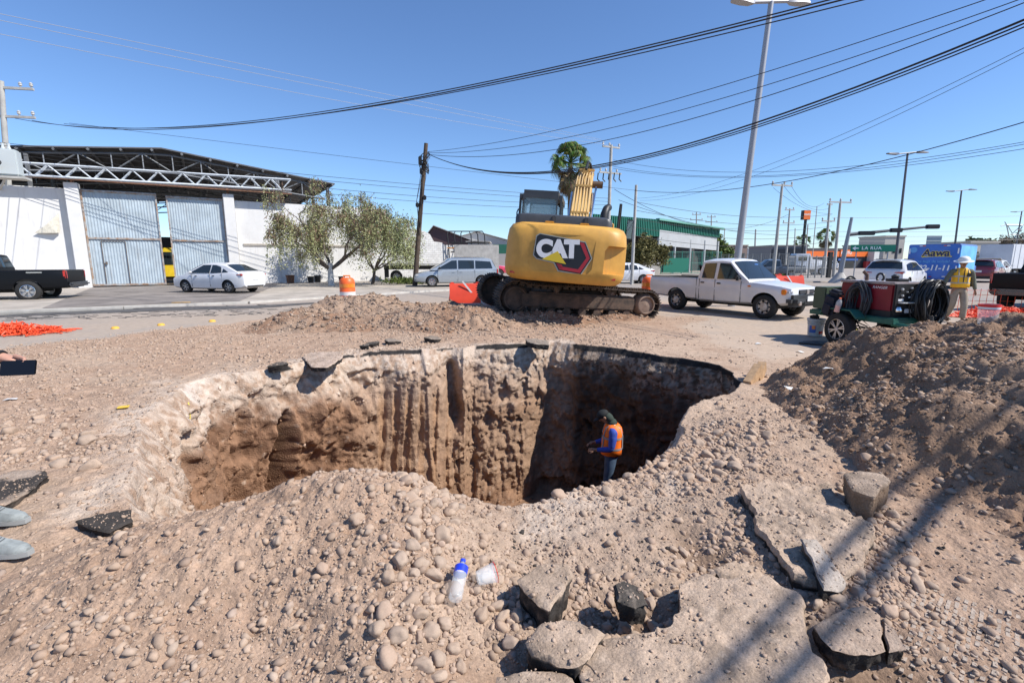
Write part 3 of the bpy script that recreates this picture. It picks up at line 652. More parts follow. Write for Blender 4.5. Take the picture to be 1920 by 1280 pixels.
for k, (a, b, r_, lab) in enumerate([(700, 650, .14, 'black asphalt crumb on the far rim right of the broken slab'), (735, 645, .16, 'flat grey asphalt crumb on the far rim below the brown ridge'), (520, 692, .15, 'black asphalt crumb where the crust breaks at the far left rim'), (812, 640, .17, 'dark flat asphalt flake on the far rim below the brown ridge'), (685, 655, .10, 'leftmost small black asphalt crumb on the far rim'), (1010, 648, .26, 'large dark asphalt chunk on the rim beside the shadowed corner'),
     (930, 900, .07, 'small black asphalt crumb between cobbles on the near rim'), (1085, 905, .08, 'dark asphalt crumb at the near rim right of the lit pit floor'), (1405, 1098, .05, 'tiny black asphalt crumb on the big bottom sheet')]):
    c = P(a, b) if k < 6 else S(a, b); raw = [(c.x + r_ * math.cos(A) * (1 + .3 * math.sin(3 * A + k)), c.y + r_ * .8 * math.sin(A)) for A in np.linspace(0, 6.28, 8)[:-1]]
    slab('asphalt_crumb', lab, None, c.z + .09 if k < 6 else c.z + .05, .1, .1 * (-1) ** k, .1, 'asphalt crumb', seed=20 + k, raw=raw, top=(.09, .085, .08) if k % 2 == 0 else (.26, .23, .2))
# brown stone blocks / timber offcuts at the far right corner of the pit
M_WOOD = mat('raw_wood', (.42, .27, .15), .8, var=.2, vs=12)
for k, (a, b, L_, rz, lab) in enumerate([(1412, 706, .42, .75, 'nearer pale timber offcut leaning out of the right corner of the pit'), (1424, 700, .38, .9, 'farther timber offcut behind the nearer one at the right corner of the pit')]):
    c = P(a, b, .06); m = MB(); m.bbox((0, 0, 0), (L_, .11, .16), .006, Matrix.Rotation(rz, 3, 'Z') @ Matrix.Rotation(-.5, 3, 'Y')); o = m.build('timber_offcut', M_WOOD, loc=c); tag(o, lab, 'timber')

sp_ = np.concatenate(SLABP); o = scatter_mesh('slab_grit', sp_, .0035 / rng.uniform(.05, 1, len(sp_)) ** .55, stone_cols(len(sp_)) * .95, 1, .45, (.4, .8)); tag(o, 'loose grit lying on top of the broken asphalt slabs', 'grit', kind='stuff')

m = MB(); c0 = P(1850, 1215, 0)
for i in range(-7, 8):
    for j in range(-9, 10):
        if random.random() < .14: continue
        x = c0.x + i * .052 * math.cos(.75) - j * .030 * math.sin(.75); y = c0.y + i * .052 * math.sin(.75) + j * .030 * math.cos(.75)
        z = float(surf(x, y)[0]); m.box((x, y, z - .002), (.036, .015, .009), Matrix.Rotation(.75 + random.uniform(-.08, .08), 3, 'Z') @ Matrix.Rotation(random.uniform(-.1, .1), 3, 'X'))
o = m.build('tyre_print', mat('pressed_dust', (.39, .315, .25), .95, var=.2, vs=20, bump=.5, bs=120), None, 0); tag(o, 'printed tyre tread pattern pressed in the dust at the lower right', 'tyre print')

x = rng.uniform(.0, 2.7, 900); y = rng.uniform(1.45, 3.1, 900); ed = np.stack([x, y, surf(x, y)], 1); ed = ed[(ed[:, 2] > -.4) & (fb2(x, y, 2.6, 3, 400) > -.05)]
o = scatter_mesh('asphalt_rubble', ed, .006 / rng.uniform(.10, 1, len(ed)) ** .6, np.where(rng.uniform(0, 1, (len(ed), 1)) < .45, np.array([[.06, .056, .052]]), stone_cols(len(ed)) * .8), 2, .5, (.45, .9), sink=.2, cuts=8); tag(o, 'black and grey crumbs of broken asphalt around the foreground slabs', 'rubble', kind='stuff')
# ------------------------------------------------------------------ vehicles
M_TYRE = mat('tyre', (.022, .021, .02), .85, var=.3, vs=20); M_RIM = mat('rim_steel', (.42, .42, .43), .4, .7, var=.15); M_BLK = mat('black_plastic', (.018, .018, .019), .5)
M_GLASS = mat('car_glass', (.02, .028, .032), .04, 0, spec=.8); M_REDL = mat('tail_light', (.50, .02, .015), .15, coat=1); M_CLR = mat('head_light', (.75, .76, .78), .1, .4, coat=1); M_AMB = mat('amber_light', (.8, .25, .03), .2, coat=1)
M_PLATE = mat('licence_plate', (.72, .72, .68), .5); M_CHROME = mat('chrome', (.75, .75, .76), .15, 1); M_DARK = mat('dark_underside', (.012, .012, .012), .9); M_SEAM = mat('panel_gap', (.03, .03, .03), .8)
def paint(n, c, r=.28, dust=.12): return mat(n, c, r, 0, var=dust, vs=1.7, coat=.7)
P_WHITE = paint('white_paint', (.70, .70, .70), .3, .05); P_BLACK = mat('black_paint', (.006, .007, .009), .42, spec=.2); P_SILVER = mat('silver_paint', (.42, .46, .49), .3, .35, var=.05, coat=.8)
P_GREY = paint('grey_blue_paint', (.09, .11, .14)); P_PINK = paint('pink_paint', (.62, .05, .10)); P_RED = paint('maroon_paint', (.22, .03, .04)); P_YEL = paint('yellow_paint', (.78, .55, .03))
def boolcut(o, cutters):
    for c in cutters:
        md = o.modifiers.new('b', 'BOOLEAN'); md.object = c; md.operation = 'DIFFERENCE'; md.solver = 'EXACT'
    dg = bpy.context.evaluated_depsgraph_get(); dg.update(); me = bpy.data.meshes.new_from_object(o.evaluated_get(dg))
    o.modifiers.clear(); old = o.data; o.data = me
    for c in cutters: bpy.data.objects.remove(c)
    smooth(me, 32)
def wheel(parent, x, y, r, wd=.22, rim='steel', side=1):
    m = MB(); w2 = wd / 2
    m.lathe([(r * .62, -w2), (r * .9, -w2), (r * .985, -w2 * .75), (r, -w2 * .3), (r, w2 * .3), (r * .985, w2 * .75), (r * .9, w2), (r * .62, w2)], n=28, axis='y', cap=False)
    o = m.build('wheel', M_TYRE, parent, 50, loc=(x, y, r)); k = side; q = MB()
    R0 = r * .64
    if rim == 'steel':
        q.lathe([(R0, k * w2 * .85), (R0 * .93, k * w2 * .9), (R0 * .86, k * w2 * .45), (R0 * .6, k * w2 * .4), (R0 * .5, k * w2 * .75), (R0 * .2, k * w2 * .8), (.001, k * w2 * .85)], n=24, axis='y', cap=False)
        q.cur = 1
        for j in range(7): A = 2 * PI * j / 7; q.bbox((R0 * .72 * math.cos(A), k * w2 * .62, R0 * .72 * math.sin(A)), (R0 * .24, .03, R0 * .17), .003, Matrix.Rotation(-A, 3, 'Y'))
        rm = q.build('rim', [M_RIM, M_DARK], o, 30)
    else:
        q.lathe([(R0, k * w2 * .9), (R0 * .93, k * w2 * .92), (R0 * .9, k * w2 * .3), (R0 * .25, k * w2 * .3), (.001, k * w2 * .3)], n=24, axis='y', cap=False); rm = q.build('rim', M_DARK if rim == 'alloy' else M_RIM, o, 30)
        sp = MB(); n_ = 6
        for j in range(n_):
            A = 2 * PI * j / n_ + .3; 
            for da in (-.17, .17): sp.bbox((R0 * .52 * math.cos(A + da * .7), k * w2 * .8, R0 * .52 * math.sin(A + da * .7)), (R0 * .86, .02, R0 * .12), .004, Matrix.Rotation(-(A + da), 3, 'Y'))
        sp.lathe([(R0, k * w2 * .93), (R0 * .9, k * w2 * .97), (R0 * .9, k * w2 * .8)], n=24, axis='y', cap=False); sp.lathe([(R0 * .2, k * w2 * .8), (R0 * .2, k * w2 * .95), (.001, k * w2)], n=12, axis='y')
        sp.build('spokes', M_CHROME if rim == 'chrome' else mat('alloy_silver', (.55, .55, .56), .3, .8), rm)
    return o
def body_sections(st):
    secs = []
    for s_ in st:
        x, zb, zt, hw = s_[:4]; cr = s_[4] if len(s_) > 4 else .03; h = zt - zb
        half = [(hw * .80, zb), (hw * .95, zb + min(.07, h * .2)), (hw * .995, zb + h * .35), (hw, zb + h * .62), (hw * .985, zt - min(.07, h * .2)), (hw * .94, zt - .012), (hw * .62, zt + cr * .75), (hw * .25, zt + cr)]
        secs.append([(x, y, z) for y, z in half] + [(x, -y, z) for y, z in half[::-1]])
    return secs
def car(name, label, cat, sp, loc, yaw, group=None, pitch=0):
    root = thing(name, label, cat, loc, yaw, group)
    W = sp['W']; hwB, hwR, belt, H = W / 2 * sp.get('kb', .955), W / 2 * sp.get('kr', .76), sp['belt'], sp['H']
    yz = lambda z: hwB + (hwR - hwB) * max(0, min(1, (z - belt) / (H - belt)))
    bm = MB(); bm.loft(body_sections(sp['body'])); body = bm.build('body', [sp['paint'], M_DARK], root, 32)
    r = sp['r']; cut = []
    for x in sp['wx']:
        for s_ in (1, -1):
            c = MB(); c.cur = 1; c.lathe([(r * 1.17, -.3), (r * 1.17, .3)], n=28, axis='y'); cut.append(c.build('cut', [sp['paint'], M_DARK], None, 0, loc=(x, s_ * (W / 2 - .08), r * 1.02)))
    if 'bed' in sp:
        x0, x1, zf = sp['bed']; c = MB(); c.cur = 1; c.box(((x0 + x1) / 2, 0, zf + .5), (x1 - x0, W - .22, 1.0)); cut.append(c.build('cut', [sp['paint'], M_DARK], None, 0))
    for c in cut: c.location = Matrix.Translation(root.location) @ Matrix.Rotation(yaw, 4, 'Z') @ c.location; c.rotation_euler.z = yaw
    bpy.context.view_layer.update(); boolcut(body, cut)
    # cabin
    secs = []; cabs = []
    for x, zr in sp['cab']:
        for key in ('ws', 'rs'):
            (xa, za), (xb, zb_) = sp[key]
            if min(xa, xb) - .02 < x < max(xa, xb) + .02: zr = za + (zb_ - za) * (x - xa) / (xb - xa)
        cabs.append((x, zr))
    for x, zr in cabs:
        f = (zr - belt) / (H - belt); e = min(.06, max(.004, (zr - belt) * .3))
        half = [(yz(belt) - .0, belt - .05), (yz(zr - e), zr - e), (yz(zr) - .06, zr - e * .2), (yz(zr) * .55, zr + .02 * f), (yz(zr) * .2, zr + .03 * f)]
        secs.append([(x, y, z) for y, z in half] + [(x, -y, z) for y, z in half[::-1]])
    cm = MB(); cm.loft(secs); cab = cm.build('cabin', sp['paint'], root, 28)
    for wi in sp['win']:
        for s_ in (1, -1):
            m = MB(); m.prism(wi, -.006, .009, lambda u, v, h: (u, s_ * (yz(v) + h), v)); m.build('side_window', M_GLASS, root, 20)
    for key, nm in (('ws', 'windshield'), ('rs', 'rear_window')):
        if key in sp:
            (xa, za), (xb, zb) = sp[key]; n_ = Vector((zb - za, 0, -(xb - xa))).normalized(); 
            if (n_.x > 0) != (key == 'ws'): n_ = -n_
            m = MB(); K = 6; vs = []
            for h in (-.02, .014):
                for (xx, zz) in ((xa, za), (xb, zb)):
                    hw = yz(zz) - .075
                    for k in range(K + 1): yy = hw * (1 - 2 * k / K); bul = .032 * (1 - (yy / hw) ** 2) * (1 if zz > belt + .25 else .5); vs.append((xx + n_.x * (h + bul), yy, zz + n_.z * (h + bul)))
            n1 = K + 1; fs = [(k, k + 1, n1 + k + 1, n1 + k) for k in range(K)] + [(2 * n1 + k, 3 * n1 + k, 3 * n1 + k + 1, 2 * n1 + k + 1) for k in range(K)]
            fs += [(k, 2 * n1 + k, 2 * n1 + k + 1, k + 1) for k in range(K)] + [(n1 + k, n1 + k + 1, 3 * n1 + k + 1, 3 * n1 + k) for k in range(K)] + [(0, n1, 3 * n1, 2 * n1), (K, 2 * n1 + K, 3 * n1 + K, n1 + K)]
            m.add(vs, fs); m.build(nm, M_GLASS, root, 20)
    for x in sp['wx']:
        for s_ in (1, -1): wheel(root, x, s_ * (W / 2 - .13), r, sp.get('ww', .21), sp.get('rim', 'steel'), s_)
    ax = MB(); ax.box(((sp['wx'][0] + sp['wx'][1]) / 2, 0, r + .02), (abs(sp['wx'][0] - sp['wx'][1]) + .5, W * .6, .16)); ax.build('chassis', M_DARK, root)
    for nm, c, d, mt, both in sp.get('bits', []):
        for s_ in ((1, -1) if both else (1,)):
            m = MB(); m.bbox((c[0], c[1] * s_, c[2]), d, min(d) * .35); m.build(nm, mt, root, 40)
    ln = MB()
    for x, z0, z1 in sp.get('seams', []):
        for s_ in (1, -1): ln.box((x, s_ * (W / 2 * .992), (z0 + z1) / 2), (.012, .012, z1 - z0))
    if sp.get('seams'): ln.build('door_gap', M_SEAM, root)
    return root
# --- kinds
def sedan(pt, rim='alloy'):
    return dict(W=1.70, H=1.47, belt=.98, r=.31, wx=(1.28, -1.30), rim=rim, paint=pt, kb=.95, kr=.68,
        body=[(-2.20, .45, .88, .60, .02), (-2.16, .32, 1.0, .72), (-2.0, .24, 1.04, .80), (-1.5, .20, 1.03, .85), (-.4, .19, .97, .85), (.6, .19, .95, .85), (1.2, .20, .92, .85), (1.7, .21, .84, .82), (2.08, .24, .74, .74), (2.2, .33, .62, .60, .01)],
        cab=[(-1.95, .99), (-1.85, 1.05), (-1.1, 1.38), (-.6, 1.46), (.0, 1.47), (.35, 1.44), (.75, 1.24), (1.25, .965)],
        win=[[(-.95, 1.01), (-.86, 1.28), (-.55, 1.37), (-.32, 1.38), (-.32, .99)], [(-.25, .99), (-.25, 1.38), (.22, 1.37), (.85, 1.04), (.85, .99)], [(-1.35, 1.03), (-1.02, 1.2), (-1.0, 1.02)]],
        ws=((1.16, 1.0), (.42, 1.40)), rs=((-1.80, 1.07), (-1.12, 1.37)), seams=[(-.28, .32, .98), (.82, .32, .95), (-1.0, .55, 1.0)],
        bits=[('tail_light', (-2.10, .62, .90), (.12, .28, .13), M_REDL, 1), ('tail_light', (-1.98, .77, .91), (.34, .08, .10), M_REDL, 1), ('head_light', (2.02, .60, .66), (.26, .22, .12), M_CLR, 1), ('wing_mirror', (.78, .93, 1.02), (.12, .18, .12), pt, 1), ('door_handle', (-.5, .85, .86), (.16, .03, .03), M_CHROME, 1), ('door_handle', (.55, .85, .84), (.16, .03, .03), M_CHROME, 1),
              ('licence_plate', (-2.205, 0, .72), (.03, .36, .16), M_PLATE, 0), ('bumper_vent', (-2.12, 0, .36), (.18, 1.1, .10), M_BLK, 0)])
def suv(pt):
    return dict(W=1.90, H=1.70, belt=1.10, r=.37, wx=(1.38, -1.38), rim='alloy', paint=pt, kb=.96, kr=.72,
        body=[(-2.32, .50, 1.0, .70, .02), (-2.26, .34, 1.12, .86), (-1.9, .27, 1.14, .94), (-.8, .25, 1.11, .95), (.6, .25, 1.09, .95), (1.3, .26, 1.05, .95), (1.95, .28, .98, .90), (2.3, .34, .86, .80), (2.36, .45, .75, .66, .01)],
        cab=[(-2.25, 1.12), (-2.12, 1.3), (-1.78, 1.64), (-1.4, 1.69), (-.3, 1.70), (.25, 1.66), (.75, 1.42), (1.35, 1.08)],
        win=[[(-1.72, 1.16), (-1.62, 1.44), (-1.05, 1.54), (-1.05, 1.14)], [(-.98, 1.14), (-.98, 1.55), (-.25, 1.57), (-.25, 1.13)], [(-.18, 1.13), (-.18, 1.57), (.2, 1.54), (.95, 1.16), (.95, 1.13)]],
        ws=((1.25, 1.13), (.33, 1.61)), rs=((-2.19, 1.24), (-1.86, 1.58)), seams=[(-.2, .4, 1.1), (.95, .4, 1.05), (-1.1, .7, 1.1)],
        bits=[('tail_light', (-2.26, .68, 1.02), (.14, .42, .09), M_REDL, 1), ('head_light', (2.18, .68, .86), (.26, .28, .10), M_CLR, 1), ('wing_mirror', (.9, 1.04, 1.16), (.14, .2, .14), pt, 1), ('licence_plate', (-2.31, 0, .84), (.03, .38, .17), M_PLATE, 0), ('rear_bumper', (-2.28, 0, .42), (.16, 1.5, .22), M_BLK, 0), ('rear_spoiler', (-1.85, 0, 1.69), (.24, 1.2, .04), pt, 0), ('roof_rail', (-.6, .62, 1.73), (1.8, .04, .04), M_BLK, 1)])
def minivan(pt):
    return dict(W=1.98, H=1.76, belt=1.08, r=.34, wx=(1.5, -1.52), rim='chrome', paint=pt, kb=.96, kr=.76,
        body=[(-2.55, .45, 1.0, .80, .02), (-2.5, .3, 1.1, .93), (-1.9, .25, 1.1, .98), (-.5, .24, 1.06, .99), (.9, .24, 1.04, .99), (1.5, .25, .98, .97), (2.1, .28, .88, .90), (2.42, .33, .78, .80), (2.54, .42, .66, .64, .01)],
        cab=[(-2.46, 1.10), (-2.36, 1.4), (-2.16, 1.68), (-1.8, 1.74), (-.3, 1.76), (.35, 1.72), (.9, 1.44), (1.6, 1.03)],
        win=[[(-2.2, 1.14), (-2.08, 1.54), (-1.15, 1.60), (-1.15, 1.12)], [(-1.07, 1.12), (-1.07, 1.61), (-.1, 1.62), (-.1, 1.11)], [(-.02, 1.11), (-.02, 1.62), (.3, 1.60), (1.15, 1.13), (1.15, 1.1)]],
        ws=((1.5, 1.08), (.45, 1.67)), rs=((-2.4, 1.2), (-2.2, 1.6)), seams=[(-.06, .36, 1.06), (1.15, .36, 1.03), (-1.1, .55, 1.08)],
        bits=[('head_light', (2.36, .70, .72), (.26, .32, .14), M_CLR, 1), ('tail_light', (-2.5, .88, .95), (.12, .14, .3), M_REDL, 1), ('wing_mirror', (1.05, 1.08, 1.16), (.14, .2, .16), M_BLK, 1), ('grille', (2.5, 0, .66), (.1, .8, .14), M_BLK, 0), ('front_bumper', (2.46, 0, .42), (.2, 1.5, .16), mat('bumper_grey', (.25, .27, .29), .5), 0), ('door_handle', (-.25, .99, .92), (.16, .03, .04), P_SILVER, 1), ('door_handle', (.2, .99, .9), (.16, .03, .04), P_SILVER, 1), ('roof_rail', (-.8, .72, 1.79), (2.0, .04, .04), M_CHROME, 1)])
def pickup(pt, big=False, bl=True):
    s_ = dict(W=1.70, H=1.72, belt=1.08, r=.35, wx=(1.72, -1.43), rim='steel', paint=pt, kb=.97, kr=.80, ww=.24,
        body=[(-2.62, .55, 1.10, .82, .0), (-2.58, .46, 1.12, .84, .0), (-1.6, .42, 1.12, .85, .0), (-.6, .38, 1.12, .85, .0), (-.56, .36, 1.10, .85, .0), (.4, .36, 1.09, .85, .01), (.95, .37, 1.07, .85), (1.6, .38, 1.02, .84), (2.15, .40, .96, .80), (2.42, .44, .90, .74, .02), (2.47, .5, .82, .68, .01)],
        cab=[(-.58, 1.10), (-.56, 1.4), (-.48, 1.68), (-.3, 1.71), (.2, 1.72), (.5, 1.69), (.85, 1.42), (1.22, 1.06)],
        win=[[(-.44, 1.12), (-.40, 1.58), (.02, 1.60), (.02, 1.11)], [(.14, 1.11), (.14, 1.60), (.50, 1.58), (.95, 1.15), (.95, 1.11)]],
        ws=((1.14, 1.12), (.56, 1.63)), rs=((-.575, 1.2), (-.50, 1.6)), bed=(-2.52, -.66, .62), seams=[(.08, .42, 1.1), (.98, .42, 1.06), (-.5, .44, 1.1), (-.61, .42, 1.12)],
        bits=[('head_light', (2.34, .62, .80), (.24, .30, .17), M_CLR, 1), ('turn_signal', (2.26, .785, .80), (.14, .06, .15), M_AMB, 1), ('front_bumper', (2.44, 0, .56), (.38, 1.68, .34), mat('bumper_black', (.035, .036, .038), .6), 0), ('grille', (2.46, 0, .80), (.08, .84, .13), mat('grille_grey', (.06, .06, .065), .4, .3), 0), ('grille_badge', (2.505, 0, .80), (.03, .13, .12), M_CHROME, 0), ('bumper_intake', (2.63, 0, .50), (.03, .8, .09), M_DARK, 0), ('fog_lamp', (2.63, .58, .50), (.03, .12, .11), M_CHROME, 1),
              ('licence_plate', (2.65, -.12, .62), (.02, .3, .15), M_PLATE, 0), ('wing_mirror', (.92, .96, 1.16), (.12, .18, .16), M_BLK, 1), ('door_handle', (-.38, .852, .98), (.14, .03, .04), M_BLK, 1), ('door_handle', (.22, .852, .97), (.14, .03, .04), M_BLK, 1), ('tail_light', (-2.58, .76, .92), (.1, .12, .3), M_REDL, 1), ('rear_bumper', (-2.68, 0, .55), (.16, 1.5, .14), M_BLK, 0), ('side_marker', (1.25, .852, .93), (.1, .02, .04), M_AMB, 1), ('sun_visor_sticker', (.70, .3, 1.52), (.02, .2, .1), mat('sticker_blue', (.1, .25, .6), .4), 0), ('bed_rail', (-1.6, .80, 1.13), (1.95, .05, .03), M_BLK, 1)])
    if big:
        k = 1.17
        s_ = dict(s_); s_['W'] = 2.02; s_['H'] = 1.93; s_['belt'] = 1.27; s_['r'] = .42; s_['wx'] = (1.95, -1.75); s_['rim'] = 'chrome'; s_['ww'] = .28
        sc_ = lambda x: x * k
        s_['body'] = [(sc_(x), zb * 1.12, zt * 1.14, hw * 1.18, *c) for x, zb, zt, hw, *c in s_['body']]; s_['cab'] = [(sc_(x), 1.27 + (z - 1.08) * 1.03) for x, z in s_['cab']]
        s_['win'] = [[(sc_(x), 1.27 + (z - 1.08) * 1.03) for x, z in w_] for w_ in s_['win']]; s_['ws'] = tuple((sc_(x), 1.27 + (z - 1.08) * 1.03) for x, z in s_['ws']); s_['rs'] = tuple((sc_(x), 1.27 + (z - 1.08) * 1.03) for x, z in s_['rs'])
        s_['bed'] = (-2.52 * k, -.66 * k, .75); s_['seams'] = [(sc_(a), b * 1.15, c * 1.14) for a, b, c in s_['seams']]
        s_['bits'] = [('head_light', (2.8, .74, .95), (.24, .34, .2), M_CLR, 1), ('tail_light', (-3.0, .93, 1.08), (.16, .12, .38), M_REDL, 1), ('rear_bumper', (-3.13, 0, .66), (.2, 1.86, .2), mat('bumper_dark_chrome', (.12, .12, .13), .25, .9), 0), ('wing_mirror', (1.1, 1.14, 1.36), (.14, .22, .2), M_BLK, 1), ('door_handle', (-.5, 1.005, 1.1), (.18, .03, .04), M_CHROME, 1), ('door_handle', (.28, 1.005, 1.1), (.18, .03, .04), M_CHROME, 1), ('side_step', (.2, .98, .45), (2.2, .14, .06), M_BLK, 1), ('front_bumper', (2.88, 0, .6), (.2, 1.8, .25), M_CHROME, 0), ('tailgate_handle', (-3.055, 0, 1.1), (.02, .3, .06), M_CHROME, 0)]
    return s_
def at(px, t, z=0): d = ray(px, 487); return Vector((d[0] * t, d[1] * t, z))
white = car('pickup_truck', 'white crew cab pickup with black bumper parked right of the excavator', 'pickup truck', pickup(P_WHITE), (7.12, 15.85, 0), math.atan2(-.85, .52))
m = MB()                                  # coiled tools stacked in the bed
for k in range(7): m.tube([(-.85 + random.uniform(-.15, .15), random.uniform(-.5, .5), 1.0 + .04 * k), (-.9 + random.uniform(-.15, .15), random.uniform(-.5, .5), 1.25 + .05 * k), (-.72, random.uniform(-.6, .6), 1.45), (-.7, random.uniform(-.8, .8), 1.05)], .05, 6)
o = m.build('hose_bundle', M_BLK); o.matrix_world = Matrix.Translation((7.12, 15.85, 0)) @ Matrix.Rotation(math.atan2(-.85, .52), 4, 'Z'); tag(o, 'dark bundle of hoses piled in the bed of the white pickup', 'hoses')
blk = car('pickup_truck', 'black pickup with silver rims cut off by the left edge before the white wall', 'pickup truck', pickup(P_BLACK, True), (-22.0, 20.1, 0), math.atan2(-.40, -.92))
m = MB(); m.box((-2.05, 1.012, 1.18), (.5, .012, .05)); m.build('badge', M_CHROME, blk)
car('sedan', 'white sedan parked in front of the right leaf of the blue gate', 'sedan', sedan(P_WHITE), (-14.95, 24.7, 0.07), R(166))
car('minivan', 'silver minivan parked behind the leaning wooden pole', 'minivan', minivan(P_SILVER), (-3.55, 30.4, .05), R(192))
old = sedan(P_WHITE, 'steel'); old['H'] = 1.38; car('sedan', 'older white sedan partly hidden behind the excavator counterweight', 'sedan', old, (8.1, 35.6, 0), R(183))
hd = R(37); hv = Vector((math.cos(hd), math.sin(hd), 0))
car('suv', 'white sport utility car in the queue directly behind the red welder', 'suv', suv(P_WHITE), at(1659, 25.5) + hv * 2.3, hd)
car('suv', 'maroon sport utility car queueing beyond the blue truck', 'suv', suv(P_RED), at(1838, 36) + hv * 2.3, hd)
wh = car('suv', 'white car far in the queue with its rear hatch raised', 'suv', suv(P_WHITE), at(1857, 43) + hv * 2.3, hd)
m = MB(); m.bbox((-2.5, 0, 1.75), (1.0, 1.5, .06), .02, Matrix.Rotation(R(12), 3, 'Y')); m.build('raised_hatch', P_WHITE, wh)
car('suv', 'farthest white car in the queue right of the raised hatch', 'suv', suv(P_WHITE), at(1866, 62) + hv * 2.3, hd)
car('pickup_truck', 'dark grey pickup beyond the white pickup in front of the mesh fence', 'pickup truck', pickup(P_GREY), at(1449, 45), R(170))
car('pickup_truck', 'black pickup cut off by the right edge beside the orange netting', 'pickup truck', pickup(P_BLACK, True), (19.2, 16.8, 0), R(28))
car('sedan', 'small white car far away in front of the orange fronted shop', 'sedan', sedan(P_WHITE), at(1561, 80), R(60))
# pink flatbed tow truck cab behind the minivan
car('pickup_truck', 'pink pickup with an orange ladder rack behind the silver minivan', 'pickup truck', dict(pickup(P_PINK)), at(893, 38) + Vector((0, 0, .25)), R(8))
m = MB()
for x in (-.9, .9):
    for y in (-.7, .7): m.tube([(x, y, 1.3), (x, y, 2.35)], .035, 6)
for y in (-.7, .7): m.tube([(-1.6, y, 2.35), (1.2, y, 2.35)], .035, 6)
for x in (-.9, 0, .9): m.tube([(x, -.7, 2.35), (x, .7, 2.35)], .03, 6)
o = m.build('ladder_rack', mat('orange_steel', (.7, .28, .05), .5)); o.location = at(893, 38) + Vector((-.6, 0, .25)); tag(o, 'orange steel rack standing over the pink pickup', 'rack')
# blue box truck
bt = thing('box_truck', 'blue water delivery box truck with big white phone number on its back', 'box truck', at(1748, 28.2) + hv * 3.4, hd)
M_BLUE = mat('truck_blue', (.02, .13, .50), .4, var=.12, vs=1.5, coat=.3); M_BLUE2 = mat('truck_light_blue', (.10, .40, .75), .4, var=.2, vs=1)
m = MB(); m.bbox((-1.3, 0, 1.53), (4.2, 2.35, 2.13), .04); cb = m.build('cargo_box', M_BLUE, bt)
m = MB(); m.box((-1.3, -1.183, 1.62), (3.95, .012, 1.75)); m.box((-1.3, 1.183, 1.62), (3.95, .012, 1.75)); m.build('side_panel', M_BLUE2, bt)
m = MB(); m.loft([[(x, y * w_, z) for y, z in ((-1, .5), (-1, 1.3), (-.85, h), (.85, h), (1, 1.3), (1, .5))] for x, w_, h in ((.9, 1.0, 2.2), (1.8, 1.0, 2.2), (2.3, .98, 1.45), (2.9, .9, 1.3))]); m.build('cab', M_BLUE, bt, 30)
m = MB(); m.box((-3.5, 0, .5), (.14, 2.1, .16)); m.box((-.6, 0, .42), (5.4, .8, .2)); m.build('rear_bumper', mat('truck_bumper', (.03, .05, .12), .6), bt)
for x in (-2.2, 2.0):
    for s_ in (1, -1): wheel(bt, x, s_ * .95, .4, .26, 'steel', s_)
def text_mesh(name, s, size, m, parent, M, depth=.004, bold=.0, shear=0, sx=1, align='CENTER', sp=1.0):
    c = bpy.data.curves.new(name, 'FONT'); c.body = s; c.size = size; c.extrude = depth; c.offset = bold; c.shear = shear; c.align_x = align; c.align_y = 'CENTER'; c.space_character = sp
    o = bpy.data.objects.new(name, c); col.objects.link(o); dg = bpy.context.evaluated_depsgraph_get(); dg.update()
    me = bpy.data.meshes.new_from_object(o.evaluated_get(dg)); bpy.data.objects.remove(o)
    for v in me.vertices: v.co.x *= sx
    me.materials.clear(); me.materials.append(m); q = link(name, me, None, parent); q.matrix_parent_inverse = Matrix(); q.matrix_local = M; return q
M_LET = mat('white_lettering', (.8, .8, .8), .5); M_NAVY = mat('navy_lettering', (.01, .02, .09), .5); M_YLET = mat('yellow_lettering', (.8, .6, .05), .5); M_PALE = mat('pale_blue_lettering', (.12, .35, .7), .5)
def face(x, y, z, M0): return Matrix.Translation((x, y, z)) @ M0
BACK = Matrix(((0, 0, -1, 0), (-1, 0, 0, 0), (0, 1, 0, 0), (0, 0, 0, 1)))   # text seen from -X
text_mesh('lettering', '732-11-11', .42, M_LET, cb, face(-3.408, -.02, 1.22, BACK), bold=.012, shear=.15, sx=.95)
text_mesh('lettering', 'Aawa', .56, M_YLET, cb, face(-3.404, -.12, 2.08, BACK), bold=.035, shear=.1, sx=.98)
text_mesh('lettering', 'Aawa', .56, M_NAVY, cb, face(-3.412, -.12, 2.08, BACK), bold=.014, shear=.1, sx=.98)
text_mesh('lettering', '¡te llega de volada!', .2, M_PALE, cb, face(-3.408, -.05, 1.60, BACK), bold=.003, sx=1.0)
m = MB(); m.loft([[(-3.408 + q_, y, 1.86 + .05 * math.sin((y + 1) * 2.2) + dz) for q_, dz in ((0, -.02), (0, .03), (-.006, .03), (-.006, -.02))] for y in np.linspace(-.85, .5, 12)]); m.build('swoosh', M_YLET, cb)
m = MB(); m.lathe([(.17, -3.415), (.17, -3.404)], (0, .92, 2.28), 20, 'x', None); m.build('round_emblem', M_PALE, cb)
for y, z, mt in ((.6, 2.5, M_LET), (.45, 2.5, M_REDL), (-.5, 2.5, M_REDL), (-.65, 2.5, M_LET), (-1.1, 2.2, M_LET), (-1.1, 1.2, M_LET), (1.1, 2.2, M_LET), (.0, .72, M_REDL), (-.6, .74, M_LET), (-.75, .74, M_REDL)):
    m = MB(); m.box((-3.408, y, z), (.012, .14 if z > 2.4 or z < 1 else .06, .05 if z > 2.4 or z < 1 else .3)); m.build('reflector', mt, cb)
